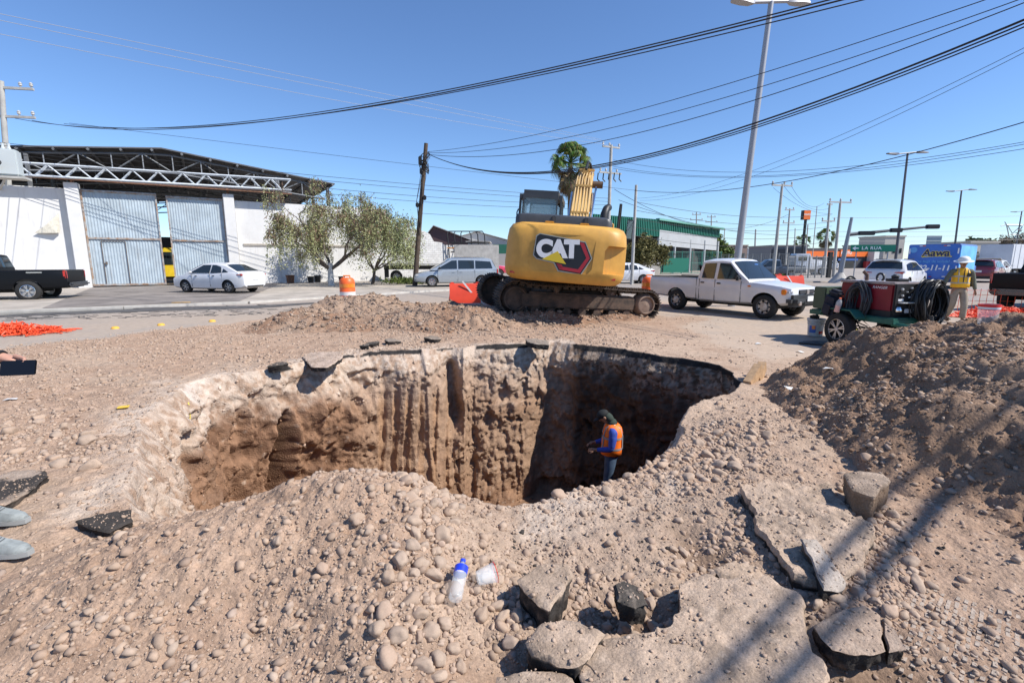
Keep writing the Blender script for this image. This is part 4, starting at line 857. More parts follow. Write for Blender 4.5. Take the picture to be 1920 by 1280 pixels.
# white box truck at far right, old white truck behind the fence
wt = thing('box_truck', 'plain white box trailer standing at the far right behind the queue', 'box truck', at(1897, 46) + hv * 3, R(20))
m = MB(); m.bbox((0, 0, 2.0), (7.5, 2.5, 2.3), .04); m.build('cargo_box', mat('trailer_white', (.62, .64, .68), .5, var=.08, vs=1), wt)
m = MB()
for k in range(9): m.box((-3.4 + k * .85, -1.262, 2.0), (.05, .02, 2.2))
m.build('box_ribs', mat('rib_grey', (.35, .37, .4), .5), wt)
for x in (-2.5, 2.5):
    for s_ in (1, -1): wheel(wt, x, s_ * 1.0, .48, .28, 'steel', s_)
ot = thing('old_truck', 'old white bonneted truck parked behind the mesh fence', 'truck', at(1518, 52), R(-12))
m = MB(); m.loft([[(x, y * w_, z) for y, z in ((-1, .7), (-1, 1.2), (-.85, h), (.85, h), (1, 1.2), (1, .7))] for x, w_, h in ((-1.7, .95, 2.2), (-1.6, .98, 2.35), (-.3, .98, 2.35), (.0, .95, 1.75), (1.3, .85, 1.6), (1.75, .7, 1.3))]); m.build('cab', P_WHITE, ot, 30)
m = MB(); m.box((-1.0, -.955, 1.85), (.8, .03, .5)); m.build('side_window', M_GLASS, ot); m = MB(); m.box((-3.6, 0, 1.0), (3.8, 2.0, .25)); m.build('flatbed', mat('flatbed_grey', (.16, .16, .17), .8), ot)
m = MB(); 
for s_ in (1, -1): m.lathe([(.62, s_ * .7), (.62, s_ * 1.02)], (1.0, 0, .62), 20, 'y')
m.build('fender', P_WHITE, ot, 30)
for x in (1.0, -3.4):
    for s_ in (1, -1): wheel(ot, x, s_ * .95, .48, .28, 'steel', s_)
# yellow forklift seen through the gate gap
fk = thing('forklift', 'yellow machine cab standing inside the yard seen through the gate gap', 'forklift', (0, 0, 0)); 
# flatbed trailer against the white block wall
ft = thing('flatbed_trailer', 'long low flatbed trailer parked against the white block wall', 'trailer', at(782, 37), R(14))
m = MB(); m.box((0, 0, 1.35), (5.2, 2.3, .16)); m.build('deck', mat('deck_pale', (.45, .44, .42), .8, var=.2), ft); m = MB(); m.box((0, 0, 1.12), (5.0, .9, .3)); m.box((-2.3, 0, .8), (.3, 1.8, .8)); m.build('frame', M_BLK, ft)
for x in (-1.6, 1.9):
    for s_ in (1, -1): wheel(ft, x, s_ * .95, .45, .26, 'steel', s_)
# ------------------------------------------------------------------ street setting
def sheet(name, poly, z, m, z0=None, step=None):
    mb = MB(); n = len(poly)
    if z0 is None: mb.add([(a, b, z) for a, b in poly], [tuple(range(n))])
    else: mb.prism(poly, z0, z, lambda u, v, h: (u, v, h))
    return tag(mb.build(name, m, None, 0), kind='structure')
M_WALK = mat('sidewalk_concrete', (.40, .35, .29), .9, var=.22, vs=.9, bump=.3, bs=30, vdet=10)
M_KERB = mat('kerb_concrete', (.50, .47, .42), .9, var=.12, vs=3)
M_OIL = mat('oily_apron', (.22, .19, .165), .85, var=.35, vs=.7, vdet=10)
kerb = [(-45, .5), (-17.2, 15.2), (-10.4, 18.9), (-7.9, 22.0), (-5.0, 25.4), (-1.8, 28.6), (8, 37.5), (40, 61)]
WA = np.array([-25.9, 28.6]); WU = np.array([.841, .541]); WN = np.array([.541, -.841])   # long white wall: origin, along, towards street
def WP(s, n=0): q_ = WA + WU * s + WN * n; return (q_[0], q_[1])
wall_back = [WP(60, -1), WP(-30, -1)]
sheet('sidewalk', kerb + wall_back, .07, M_WALK, -.2)
m = MB(); kk = [Vector((a, b, 0)) for a, b in kerb]
for i in range(len(kk) - 1):
    a, b = kk[i], kk[i + 1]; u = (b - a).normalized(); nrm = Vector((u.y, -u.x, 0)); L_ = (b - a).length; n_ = max(1, int(L_ / 3))
    for k in range(n_):
        c = a + (b - a) * ((k + .5) / n_) + nrm * .08; m.bbox((c.x, c.y, .0), (L_ / n_ - .012, .16, .17), .012, math.atan2(u.y, u.x))
tag(m.build('kerb', M_KERB), kind='structure')
ap = [WP(.8, .02), WP(11.2, .02)] + [(-10.9, 19.2), (-16.0, 16.3)]
sheet('driveway_apron', ap, .078, M_OIL)
# water in the gutter
M_WATER = mat('gutter_water', (.05, .048, .045), .03, spec=.7)
def blob(pts, name, z, m, lab=None):
    n = 60; g = []; k = len(pts)
    for i in range(n):
        t = i / n * k; a = pts[int(t) % k]; b = pts[(int(t) + 1) % k]; f = t % 1; j = 1 + .0; g.append((a[0] * (1 - f) + b[0] * f + random.uniform(-.03, .03), a[1] * (1 - f) + b[1] * f + random.uniform(-.03, .03)))
    return sheet(name, g, z, m)
g1_ = [P(-60, 596)[:2], P(60, 588)[:2], P(250, 580)[:2], P(250, 577)[:2], P(60, 582)[:2], P(-60, 586)[:2]]
blob(g1_, 'puddle', .012, M_WATER)
M_WET = mat('damp_gutter', (.10, .09, .08), .6, var=.3, vs=2)
blob([P(-200, 606)[:2], P(60, 592)[:2], P(300, 583)[:2], P(480, 578)[:2], P(590, 570)[:2], P(590, 567)[:2], P(480, 573)[:2], P(250, 577)[:2], P(60, 583)[:2], P(-200, 594)[:2]], 'wet_gutter', .008, M_WET)
# cracks in the old asphalt of the side street
m = MB()
for k in range(260):
    px = random.uniform(0, 640); py = random.uniform(583, 602) - (px / 640) * 16
    c = P(px, py); L_ = random.uniform(.1, .55); A = random.uniform(-.6, .9); pts = [(c.x, c.y)]
    for j in range(3): A += random.uniform(-.5, .5); pts.append((pts[-1][0] + math.cos(A) * L_ / 3, pts[-1][1] + math.sin(A) * L_ / 3))
    for a, b in zip(pts[:-1], pts[1:]):
        d_ = Vector((b[0] - a[0], b[1] - a[1], 0)); m.box(((a[0] + b[0]) / 2, (a[1] + b[1]) / 2, .004), (d_.length, random.uniform(.015, .04), .012), math.atan2(d_.y, d_.x))
tag(m.build('road_cracks', mat('crack_dark', (.09, .085, .08), .95), None, 0), 'fine dark cracks netting the old asphalt of the side street', 'cracks', kind='stuff')
# yellow road studs
for px, py, lab in ((216, 616, 'leftmost yellow road stud between street and dirt'), (302, 610, 'middle yellow road stud between street and dirt'), (398, 603, 'rightmost yellow road stud between street and dirt'), (340, 571, 'flat yellow road mark strip before the blue gate')):
    c = P(px, py); m = MB()
    if py > 580: m.lathe([(.09, -.02), (.08, .015), (.05, .035), (.001, .04)], (0, 0, 0), 14); m.build('road_stud', mat('stud_yellow', (.75, .42, .06), .6), None, 40, loc=(c.x, c.y, .02)); tag(bpy.context.scene.objects[-1] if False else col.objects[-1], lab, 'road stud')
    else: m.bbox((0, 0, 0), (.6, .16, .01), .003, .3); o = m.build('painted_mark', mat('stud_yellow', (.75, .42, .06), .6), None, 0, loc=(c.x, c.y, .086)); tag(o, lab, 'road mark')
# main road details beyond
M_CONC = mat('concrete', (.42, .40, .37), .9, var=.15, vs=4, bump=.2, bs=40)
md = [P(1440, 552)[:2], P(1560, 541)[:2], P(1640, 534)[:2], (60, 62), (58, 64), P(1600, 529)[:2], P(1500, 537)[:2], P(1400, 540)[:2]]
M_MED = mat('median_soil', (.38, .33, .28), .95, var=.2, vs=1)
isl = [(16.0, 33.5), (24, 37), (34, 44), (80, 78), (90, 110), (30, 110), (10, 52), (11, 40)]
sheet('median_island', isl, .10, mat('lot_ground', (.33, .29, .25), .95, var=.2, vs=.6), -.1)

# ------------------------------------------------------------------ long white wall with blue gates and the shed behind
M_WALLW = mat('white_wall_paint', (.70, .69, .67), .85, var=.06, vs=.8, bump=.15, bs=14, vdet=9); M_PILL = mat('pillar_paint', (.70, .69, .67), .8, var=.05, vs=2)
M_GATE = mat('gate_blue', (.40, .47, .515), .55, var=.13, vs=1.4, vdet=9); M_RUST = mat('rust', (.20, .10, .06), .85, var=.3, vs=6); M_STEELW = mat('truss_white', (.56, .60, .63), .5, var=.1); M_STEELD = mat('shed_steel', (.16, .165, .17), .6, .3, var=.2)
def wall_hit(px, py, n=0):
    d = ray(px, py); N = np.array([WN[0], WN[1]]); t = ((WA + WN * n) @ N) / (d[:2] @ N); p = np.array([0, 0, CAMH]) + d * t; return float((p[:2] - WA) @ WU), float(p[2])
WR = math.atan2(WU[1], WU[0])
def wbox(m, s, n, z, ds, dn, dz, b=0):
    c = WP(s, n); (m.bbox((c[0], c[1], z), (ds, dn, dz), b, WR) if b else m.box((c[0], c[1], z), (ds, dn, dz), WR)); return m
s1, _ = wall_hit(152, 450); s2, _ = wall_hit(435, 450); sA, _ = wall_hit(303, 450); sB, _ = wall_hit(320, 450); sE, _ = wall_hit(728, 480)
print('wall s', s1, s2, sA, sB, sE)
def wall_obj(a, b, h, lab, extra=None):
    r = thing('boundary_wall', lab, 'wall', (0, 0, 0)); m = MB(); wbox(m, (a + b) / 2, -.12, h / 2, b - a, .24, h); m.build('masonry', M_WALLW, r, 0); return r
w1 = wall_obj(-26, s1 - .35, 5.75, 'white boundary wall left of the blue gate behind the black pickup')
m = MB()
for s_ in (s1 - 3.6, s1 - 10, s1 - 16): wbox(m, s_, .04, 2.8, .35, .1, 5.6)
m.build('pilaster', M_PILL, w1, 0)
w2 = wall_obj(s2 + .35, sE, 5.6, 'white boundary wall right of the blue gate behind the two street trees')
m = MB(); wbox(m, (s2 + sE) / 2 + .2, .03, 2.75, sE - s2 - .9, .07, .10); wbox(m, (s2 + sE) / 2 + .2, .015, 2.62, sE - s2 - .9, .04, .04); m.build('ledge', mat('ledge_grey', (.52, .47, .40), .9, var=.15), w2, 0)
m = MB(); wbox(m, sE - .15, .04, 2.6, .3, .1, 5.2); m.build('pilaster', M_PILL, w2, 0)
for s_, h, lab in ((s1 - .05, 6.05, 'left white gate pillar beside the hanging plastic sheet'), (s2, 5.95, 'right white gate pillar behind the white sedan')):
    m = MB(); wbox(m, s_, .1, h / 2, .62, .72, h, .02); o = m.build('gate_pillar', M_PILL, None, 30); tag(o, lab, 'pillar')
def gate(a, b, h, lab, door=None):
    r = thing('sliding_gate', lab, 'gate'); m = MB(); n_ = int((b - a) / .14); z0, z1 = .15, h
    pr = []
    for k in range(n_ * 4 + 1):
        f = k / (n_ * 4); dd = (0, .022, .022, 0)[k % 4]; pr.append((a + (b - a) * f, dd + .0))
    vs = []; fs = []
    for z in (z0, z1):
        for s_, nn in pr: c = WP(s_, nn + .12); vs.append((c[0], c[1], z))
    L_ = len(pr); fs = [(k, k + 1, L_ + k + 1, L_ + k) for k in range(L_ - 1)]; m.add(vs, fs); m.build('sheet_panel', M_GATE, r, 0, fix=False)
    m = MB(); 
    for z in (.2, h * .515, h - .08): wbox(m, (a + b) / 2, .17, z, b - a, .07, .10)
    for s_ in (a + .04, b - .04): wbox(m, s_, .17, h / 2 + .06, .08, .06, h - .2)
    m.build('gate_frame', mat('gate_frame', (.40, .42, .42), .6, c2=(.30, .17, .09), vs=3), r, 0)
    if door:
        m = MB(); da, db, dh = door
        for s_ in (da, db): wbox(m, s_, .18, dh / 2 + .1, .035, .03, dh - .1)
        wbox(m, (da + db) / 2, .18, dh + .06, db - da, .03, .035); wbox(m, da + .12, .2, 1.5, .1, .06, .16); m.build('wicket_door', mat('door_gap_rust', (.13, .10, .08), .8), r, 0)
    return r
sD1, _ = wall_hit(190, 450); sD2, _ = wall_hit(235, 450)
gate(s1 + .28, sA, 5.75, 'left blue corrugated gate leaf with a wicket door outline', (sD1, sD2, 2.75)); gate(sB, s2 - .3, 5.65, 'right blue corrugated gate leaf behind the white sedan')
# hanging torn plastic sheet on the wall
h1 = wall_hit(65, 437, .06); h2 = wall_hit(113, 436, .06); h3 = wall_hit(110, 400, .06); h4 = wall_hit(90, 420, .06)
m = MB(); pts = [WP(h1[0], .14) + (h1[1],), WP((h1[0] + h2[0]) / 2, .22) + (h2[1] - .06,), WP(h2[0], .12) + (h2[1],), WP(h3[0], .08) + (h3[1],), WP(h4[0], .2) + (h4[1],), WP(h4[0] + .35, .3) + (h4[1] - .5,)]
m.add(pts, [(0, 1, 5, 4), (1, 2, 5), (2, 3, 5), (3, 4, 5)]); o = m.build('torn_banner', mat('dirty_plastic', (.62, .58, .48), .7, var=.15), None, 0, fix=False); sol = o.modifiers.new('s', 'SOLIDIFY'); sol.thickness = .02; tag(o, 'torn triangular dirty plastic sheet hanging on the white wall', 'banner')
# white lattice beam over the gates
bL = wall_hit(-60, 320, .75); b1 = wall_hit(35, 322, .75); b2 = wall_hit(546, 347, .75)
zt1, zb1 = wall_hit(35, 306, .75)[1], wall_hit(35, 329, .75)[1]; zt2, zb2 = wall_hit(546, 337, .75)[1], wall_hit(546, 357, .75)[1]; print('beam', b1, b2, zt1, zb1, zt2, zb2)
r = thing('lattice_beam', 'long white lattice girder spanning over the blue gates', 'girder'); m = MB(); a, b = bL[0], b2[0]; zT, zB = (zt1 + zt2) / 2, (zb1 + zb2) / 2
zf = lambda s_, top: np.interp(s_, [b1[0], b2[0]], [zt1, zt2]) if top else np.interp(s_, [b1[0], b2[0]], [zb1, zb2])
def w3(s_, n, z): c = WP(s_, n); return Vector((c[0], c[1], float(z)))
for nn in (.45, .75):
    m.tube([w3(a, nn, zf(a, 1)), w3(b, nn, zf(b, 1))], .06, 4); m.tube([w3(a, nn, zf(a, 0)), w3(b, nn, zf(b, 0))], .075, 4)
m.build('chords', M_STEELW, r, 0); m = MB(); n_ = int((b - a) / .62)
for k in range(n_):
    s0, s3 = a + (b - a) * k / n_, a + (b - a) * (k + 1) / n_
    for nn in (.45, .75): m.tube([w3(s0, nn, zf(s0, k % 2)), w3(s3, nn, zf(s3, (k + 1) % 2))], .036, 4)
    m.tube([w3(s0, .45, zf(s0, 1)), w3(s0, .75, zf(s0, 1))], .02, 4); m.tube([w3(s0, .45, zf(s0, 0)), w3(s0, .75, zf(s0, 0))], .02, 4)
m.build('web_bars', M_STEELW, r, 0)
m = MB(); wbox(m, (a + b) / 2, .6, zB - .12, b - a, .34, .06); m.build('rail', M_RUST, r, 0)
m = MB()
for s_ in (s1, s2): wbox(m, s_, .2, (6.0 + zB) / 2, .14, .14, zB - 5.8)
m.build('support_post', M_RUST, r, 0)
# shed: gable roof over lattice trusses, open sided
eL = wall_hit(20, 275, -1); rd_ = wall_hit(302, 279, -1); eR = wall_hit(628, 346, -1); print('shed', eL, rd_, eR)
shed = thing('steel_shed', 'large open steel shed with a dark gabled metal roof behind the white wall', 'shed'); DEP = 34
prof = [(-26, eL[1] - 2.6), (eL[0], eL[1]), (rd_[0], rd_[1]), (eR[0], eR[1])]
m = MB()
for (a_, za), (b_, zb_) in zip(prof[:-1], prof[1:]):
    for n0, n1 in ((-1, -DEP),):
        vs = [w3(a_, n0, za), w3(b_, n0, zb_), w3(b_, n1, zb_), w3(a_, n1, za)]; vs += [v + Vector((0, 0, .08)) for v in vs]
        m.add(vs, [(0, 1, 2, 3), (4, 5, 6, 7), (0, 1, 5, 4), (2, 3, 7, 6), (1, 2, 6, 5), (0, 3, 7, 4)])
m.build('roof', mat('shed_roof', (.12, .12, .125), .7, .2, var=.2, vs=2), shed, 0)
m = MB()
zr_ = lambda s_: float(np.interp(s_, [p_[0] for p_ in prof], [p_[1] for p_ in prof]))
for s_ in np.arange(-25, eR[0], 1.55): m.tube([w3(s_, -.85, zr_(s_) - .1), w3(s_, -DEP, zr_(s_) - .1)], .09, 4)
m.build('purlins', M_STEELD, shed, 0)
def truss(n, mname='truss'):
    m = MB(); S_ = list(np.arange(-24, eR[0] + .1, 1.55)); zl = lambda s_: zr_(s_) - 1.35 + .35 * abs(s_ - rd_[0]) / 20
    m.tube([w3(s_, n, zr_(s_) - .25) for s_ in S_], .06, 4); m.tube([w3(s_, n, zl(s_)) for s_ in S_], .06, 4)
    for k in range(len(S_) - 1):
        a_, b_ = S_[k], S_[k + 1]; m.tube([w3(a_, n, zl(a_)), w3(a_, n, zr_(a_) - .25)], .04, 4)
        m.tube([w3(a_, n, zl(a_)), w3(b_, n, zr_(b_) - .25)] if k % 2 else [w3(a_, n, zr_(a_) - .25), w3(b_, n, zl(b_))], .04, 4)
    return m.build(mname, mat('truss_grey', (.24, .25, .26), .5, .3), shed, 0)
for n in (-1.3, -7, -13, -19, -26, -33): truss(n)
for n in (-1.3, -7, -13, -19, -26, -33):
    for s_ in (-18, -1.5, 11.5, eR[0] - .5): m = MB(); m.tube([w3(s_, n, 0), w3(s_, n, zr_(s_) - .3)], .12, 6); m.build('column', M_STEELD, shed, 0)
m = MB(); wbox(m, 5, -DEP - .5, 2.2, 34, .2, 4.4); m.build('back_wall', mat('back_wall', (.10, .095, .09), .9), shed, 0)
# things seen inside through the gap
c = w3(wall_hit(316, 487, -5.0)[0], -6.0, 0); fk.location = c; fk.rotation_euler.z = WR
m = MB(); m.loft([[(x, y, z) for x, z in ((-1.0, .5), (1.0, .5), (1.0, 1.2), (.75, 2.55), (-.75, 2.55), (-1.0, 1.2))] for y in (-1, 1)]); m.build('cab', P_YEL, fk, 20)
m = MB(); m.box((.1, -1.01, 1.8), (1.1, .03, .9)); m.build('side_window', M_GLASS, fk); m = MB(); m.box((0, 0, .35), (2.0, 1.8, .35)); m.build('chassis', M_BLK, fk)
for x in (-.7, .7):
    for s_ in (1, -1): wheel(fk, x, s_ * .95, .35, .25, 'steel', s_)

# ------------------------------------------------------------------ white block wall and sheds right of it
M_BLOCK = mat('block_wall_white', (.66, .65, .62), .9, var=.12, vs=3)
def brickify(m, sc_, c2):
    n = m.node_tree; b = n.nodes['Principled BSDF']; t = n.nodes.new('ShaderNodeTexBrick'); t.inputs['Scale'].default_value = sc_; t.inputs['Mortar Size'].default_value = .015
    col_ = [l.from_node for l in n.links if l.to_socket == b.inputs['Base Color']][0]
    t.inputs['Color1'].default_value = (1, 1, 1, 1); t.inputs['Color2'].default_value = (.88, .88, .88, 1); t.inputs['Mortar'].default_value = (*c2, 1)
    mx = n.nodes.new('ShaderNodeMix'); mx.data_type = 'RGBA'; mx.blend_type = 'MULTIPLY'; mx.inputs['Factor'].default_value = 1
    tc = n.nodes.new('ShaderNodeTexCoord'); mp_ = n.nodes.new('ShaderNodeMapping'); mp_.inputs['Rotation'].default_value = (R(90), 0, 0)
    n.links.new(tc.outputs['Object'], mp_.inputs['Vector']); n.links.new(mp_.outputs[0], t.inputs['Vector']); n.links.new(col_.outputs[0], mx.inputs['A']); n.links.new(t.outputs['Color'], mx.inputs['B']); n.links.new(mx.outputs['Result'], b.inputs['Base Color'])
brickify(M_BLOCK, 1.3, (.55, .53, .5))
pA, pB = at(728, 40.5), at(890, 45); dv = pB - pA; L_ = dv.length; bw = tag(MB().prism([(0, 0), (L_, 0), (L_, 3.0), (L_ * .62, 3.0), (L_ * .6, 3.2), (L_ * .5, 3.3), (L_ * .46, 3.9), (L_ * .4, 4.15), (L_ * .2, 4.4), (0, 4.4)], -.1, .1, lambda u, v, h: (u, h, v)).build('block_wall', M_BLOCK, None, 0), 'low white block wall with a stepped broken top behind the flatbed trailer', 'wall')
bw.location = pA; bw.rotation_euler.z = math.atan2(dv.y, dv.x)
def shed2(name, lab, px0, px1, t, zt, dep, rh, wallm, roofm, cat='shed', ridge=.3):
    a, b = at(px0, t), at(px1, t); L_ = (b - a).length; r = thing(name, lab, cat, a, math.atan2((b - a).y, (b - a).x))
    m = MB(); m.prism([(0, 0), (L_, 0), (L_, zt), (L_ * ridge, zt + rh), (0, zt)], 0, dep, lambda u, v, h: (u, h, v)); m.build('wall', wallm, r, 0)
    m = MB()
    for (u0, z0), (u1, z1) in (((-.2, zt - .0), (L_ * ridge, zt + rh)), ((L_ * ridge, zt + rh), (L_ + .2, zt - .0))):
        m.add([(u0, -.3, z0 + .05), (u1, -.3, z1 + .05), (u1, dep + .3, z1 + .05), (u0, dep + .3, z0 + .05), (u0, -.3, z0 + .15), (u1, -.3, z1 + .15), (u1, dep + .3, z1 + .15), (u0, dep + .3, z0 + .15)], [(0, 1, 2, 3), (4, 5, 6, 7), (0, 1, 5, 4), (1, 2, 6, 5), (2, 3, 7, 6), (3, 0, 4, 7)])
    m.build('roof', roofm, r, 0); return r
M_ROOFP = mat('pale_roof', (.50, .48, .45), .6, var=.1); M_MAROON = mat('maroon_wall', (.10, .06, .06), .8)
shed2('warehouse', 'maroon gabled shed with a pale metal roof behind the broken block wall', 795, 885, 62, 4.0, 26, 1.9, M_MAROON, M_ROOFP, 'warehouse', .22)
shed2('warehouse', 'long pale roofed shed behind the maroon gabled one', 830, 960, 80, 4.6, 20, 1.6, mat('pale_wall', (.5, .48, .45), .9), M_ROOFP, 'warehouse', .5)
shed2('hut', 'grey concrete hut with a small window behind the pink pickup', 878, 915, 46, 3.3, 4, .05, mat('hut_grey', (.40, .39, .38), .9, var=.2), M_CONC, 'hut')
m = MB(); m.bbox((0, 0, 1.55), (3.2, .12, 2.4), .01, R(12)); o = m.build('concrete_slab', M_CONC, None, 0); o.location = at(894, 34.5); tag(o, 'grey concrete panel standing behind the silver minivan', 'panel')
m = MB(); m.prism([(0, 0), (5, 0), (5, 1.3), (0, 1.3)], 0, 3, lambda u, v, h: (u, h, v)); o = m.build('green_hut', mat('green_metal', (.03, .16, .10), .6), None, 0); o.location = at(925, 70) + Vector((0, 0, 2.6)); tag(o, 'small green sheet metal roof edge above the pink pickup', 'roof')
# bent black frame scaffolding by the wall
m = MB()
for x in (0, .6, 1.2):
    m.tube([(x, 0, 0), (x - .3, 0, 4.0), (x - .2, .3, 4.2), (x + 1.6, .3, 4.2), (x + 1.8, 0, 3.9), (x + 2.0, 0, 0)], .05, 6)
for z in (1.5, 2.4, 3.2): m.tube([(0, 0, z), (3, 0, z)], .05, 6)
o = m.build('pipe_frame', M_BLK, None, 30); o.location = at(846, 43); tag(o, 'black bent pipe frame standing against the maroon shed', 'frame')

# ------------------------------------------------------------------ green roofed building, grey block wall, fence
M_GREEN = mat('green_fascia', (.012, .13, .085), .5, var=.12, vs=1); M_GREY = mat('grey_panel', (.42, .43, .43), .6, var=.08, vs=.5)
gb = thing('green_roof_building', 'green roofed depot building with a pale grey fascia on posts', 'building')
A, B_, C_ = at(1085, 44), at(1232, 56), at(1344, 66)
def strip(m, a, b, z0, z1, th=.2, off=0):
    d_ = (b - a); L_ = d_.length; c = (a + b) / 2; n_ = Vector((d_.y, -d_.x, 0)).normalized() * off; m.box((c.x + n_.x, c.y + n_.y, (z0 + z1) / 2), (L_, th, z1 - z0), math.atan2(d_.y, d_.x)); return m
zt_ = lambda py, t: CAMH + (487 - py) / F * t
m = MB(); 
def ribs(m, a, b, za, zb_, dz, n_, th=.1, off=.15):
    for k in range(n_):
        p_ = a + (b - a) * ((k + .5) / n_); z = za + (zb_ - za) * (k + .5) / n_; d_ = (b - a).normalized(); nn = Vector((d_.y, -d_.x, 0)); m.box((p_.x + nn.x * off, p_.y + nn.y * off, z - dz / 2), ((b - a).length / n_ * .5, th, dz), math.atan2(d_.y, d_.x))
z1, z2, z3 = zt_(402, 44), zt_(414, 56), zt_(431, 66)
def slope(m, a, b, za, zb_, dz, th=.15):
    d_ = (b - a).normalized(); nn = Vector((d_.y, -d_.x, 0)) * th / 2; vs = []
    for s_ in (1, -1):
        for p_, z in ((a, za), (b, zb_)):
            for q_ in (0, -dz): vs.append((p_.x + nn.x * s_, p_.y + nn.y * s_, z + q_))
    m.add(vs, [(0, 2, 3, 1), (4, 5, 7, 6), (0, 4, 6, 2), (1, 3, 7, 5), (0, 1, 5, 4), (2, 6, 7, 3)])
slope(m, A, B_, z1, z2, 1.9); slope(m, B_, C_, z2, z3, 1.15); ribs(m, A, B_, z1, z2, 1.9, 40); ribs(m, B_, C_, z2, z3, 1.1, 36); m.build('fascia', M_GREEN, gb, 0)
m = MB(); slope(m, B_ + Vector((-.3, -.5, 0)), C_ + Vector((.3, -.5, 0)), z2 + .12, z3 + .12, .22, .5); m.build('roof_edge', mat('green_edge', (.16, .38, .30), .5), gb, 0)
m = MB(); slope(m, B_ + Vector((0, -.1, 0)), C_ + Vector((-.3, -.1, 0)), z2 - 1.15, z3 - 1.1, 1.75, .2); m.build('lower_fascia', M_GREY, gb, 0)
m = MB()
for k in range(5):
    p_ = B_ + (C_ - B_) * (k / 4); m.tube([(p_.x, p_.y, 0), (p_.x, p_.y, 4.2)], .16, 6)
for k in range(4):
    p_ = B_ + (C_ - B_) * ((k + .5) / 4) + Vector((-4, 6, 0)); m.tube([(p_.x, p_.y, 0), (p_.x, p_.y, 4.2)], .14, 6)
m.build('post', mat('post_grey', (.45, .46, .46), .6), gb, 0)
m = MB(); m.add([(A.x, A.y, z1 - .3), (B_.x, B_.y, z2 - .3), (C_.x, C_.y, z3 - .3), (C_.x, C_.y + 20, z3 - .3), (A.x + 5, A.y + 30, z1 - .3)], [(0, 1, 2, 3, 4)]); m.build('roof', mat('roof_green_dark', (.02, .08, .055), .6), gb, 0)
m = MB(); strip(m, A + Vector((3, 10, 0)), C_ + Vector((3, 9, 0)), 0, 5.2, .2); m.build('back_wall', mat('depot_dark', (.06, .06, .06), .8), gb, 0)  # near black, stands in for the darkness under the open roof
M_GBLK = mat('grey_block', (.42, .40, .38), .9, var=.1, vs=2); brickify(M_GBLK, 1.2, (.5, .5, .5))
a, b = at(1150, 52), at(1238, 55); L_ = (b - a).length; o = MB().box((L_ / 2, 0, 1.15), (L_, .2, 2.3)).build('block_wall', M_GBLK, None, 0); o.location = a; o.rotation_euler.z = math.atan2((b - a).y, (b - a).x); tag(o, 'unpainted grey block wall below the green roofed building', 'wall')
# green mesh fences with posts
def fence(lab, a, b, h, n_, mt, gate_=False, z0=0):
    r = thing('mesh_fence', lab, 'fence', a, math.atan2((b - a).y, (b - a).x)); L_ = (b - a).length
    m = MB()
    for k in range(n_ + 1): m.tube([(L_ * k / n_, 0, 0), (L_ * k / n_, 0, h + .1)], .05, 6)
    m.build('posts', mt, r, 0); m = MB()
    for z in (h * .06, h * .5, h): m.tube([(0, 0, z), (L_, 0, z)], .025, 4)
    nv = int(L_ / .22)
    for k in range(nv): m.box((L_ * (k + .5) / nv, 0, h / 2), (.018, .018, h * .95))
    for k in range(8): m.box((L_ / 2, 0, h * (k + .5) / 8), (L_, .014, .016))
    m.build('mesh', mt, r, 0); return r
M_FEN = mat('fence_green', (.05, .22, .17), .6); M_FEG = mat('fence_grey', (.24, .25, .25), .6)
fence('green barred gate and fence right of the grey block wall', at(1240, 55), at(1352, 58), 2.6, 6, M_FEN)
fence('grey mesh fence along the island in front of the old white truck', at(1352, 58), at(1478, 50), 2.3, 8, M_FEG)
fence('nearer mesh fence corner before the orange fronted shop', at(1478, 41), at(1556, 43), 1.95, 6, M_FEG)
m = MB(); m.box((0, 0, 1.2), (.3, .3, 2.4)); o = m.build('fence_post', mat('dark_post', (.03, .03, .03), .8), None, 0); o.location = at(1556, 43); tag(o, 'thick dark end post of the mesh fence near the orange shop', 'post')
for px, t, lab in ((1246, 54, 'left green gate leaf beside the grey block wall'),):
    m = MB(); m.box((0, 0, 1.1), (3.0, .1, 1.6)); o = m.build('gate_leaf', mat('green_leaf', (.02, .20, .13), .6), None, 0); o.location = at(px + 22, t - .3); o.rotation_euler.z = R(8); tag(o, lab, 'gate')
# distant low houses
M_FARW = [mat('far_wall_cream', (.50, .46, .40), .9, var=.1), mat('far_wall_white', (.62, .61, .58), .9), mat('far_wall_grey', (.25, .23, .22), .9), mat('far_wall_brown', (.30, .22, .18), .9)]
def block(name, lab, px0, px1, t, zt, dep, mt, wins=3, cat='building', z0=0):
    a, b = at(px0, t), at(px1, t); L_ = (b - a).length; r = thing(name, lab, cat, a, math.atan2((b - a).y, (b - a).x))
    m = MB(); m.box((L_ / 2, dep / 2, zt / 2), (L_, dep, zt)); m.build('wall', mt, r, 0); m = MB(); m.box((L_ / 2, dep / 2, zt + .15), (L_ + .3, dep + .3, .3)); m.build('parapet', mt, r, 0)
    for k in range(wins):
        m = MB(); m.box((L_ * (k + .5) / wins, -.03, zt * .55), (L_ / wins * .35, .08, 1.0)); m.build('window', M_GLASS, r, 0)
    return r
block('house', 'low brown building far off just left of the tall street lamp foot', 1360, 1400, 125, 5.2, 10, M_FARW[3]); block('house', 'pale two level house far off right of the tall lamp foot', 1402, 1470, 150, 5.0, 10, M_FARW[1], 5)
block('house', 'dark grey building left of the orange fronted shop', 1446, 1512, 100, 4.4, 10, M_FARW[2], 0)
block('house', 'cream house with a flat roof behind the direction sign', 1628, 1690, 120, 5.2, 10, M_FARW[0], 4); block('house', 'taller cream house left of the blue truck', 1655, 1692, 105, 6.6, 8, M_FARW[0], 3)
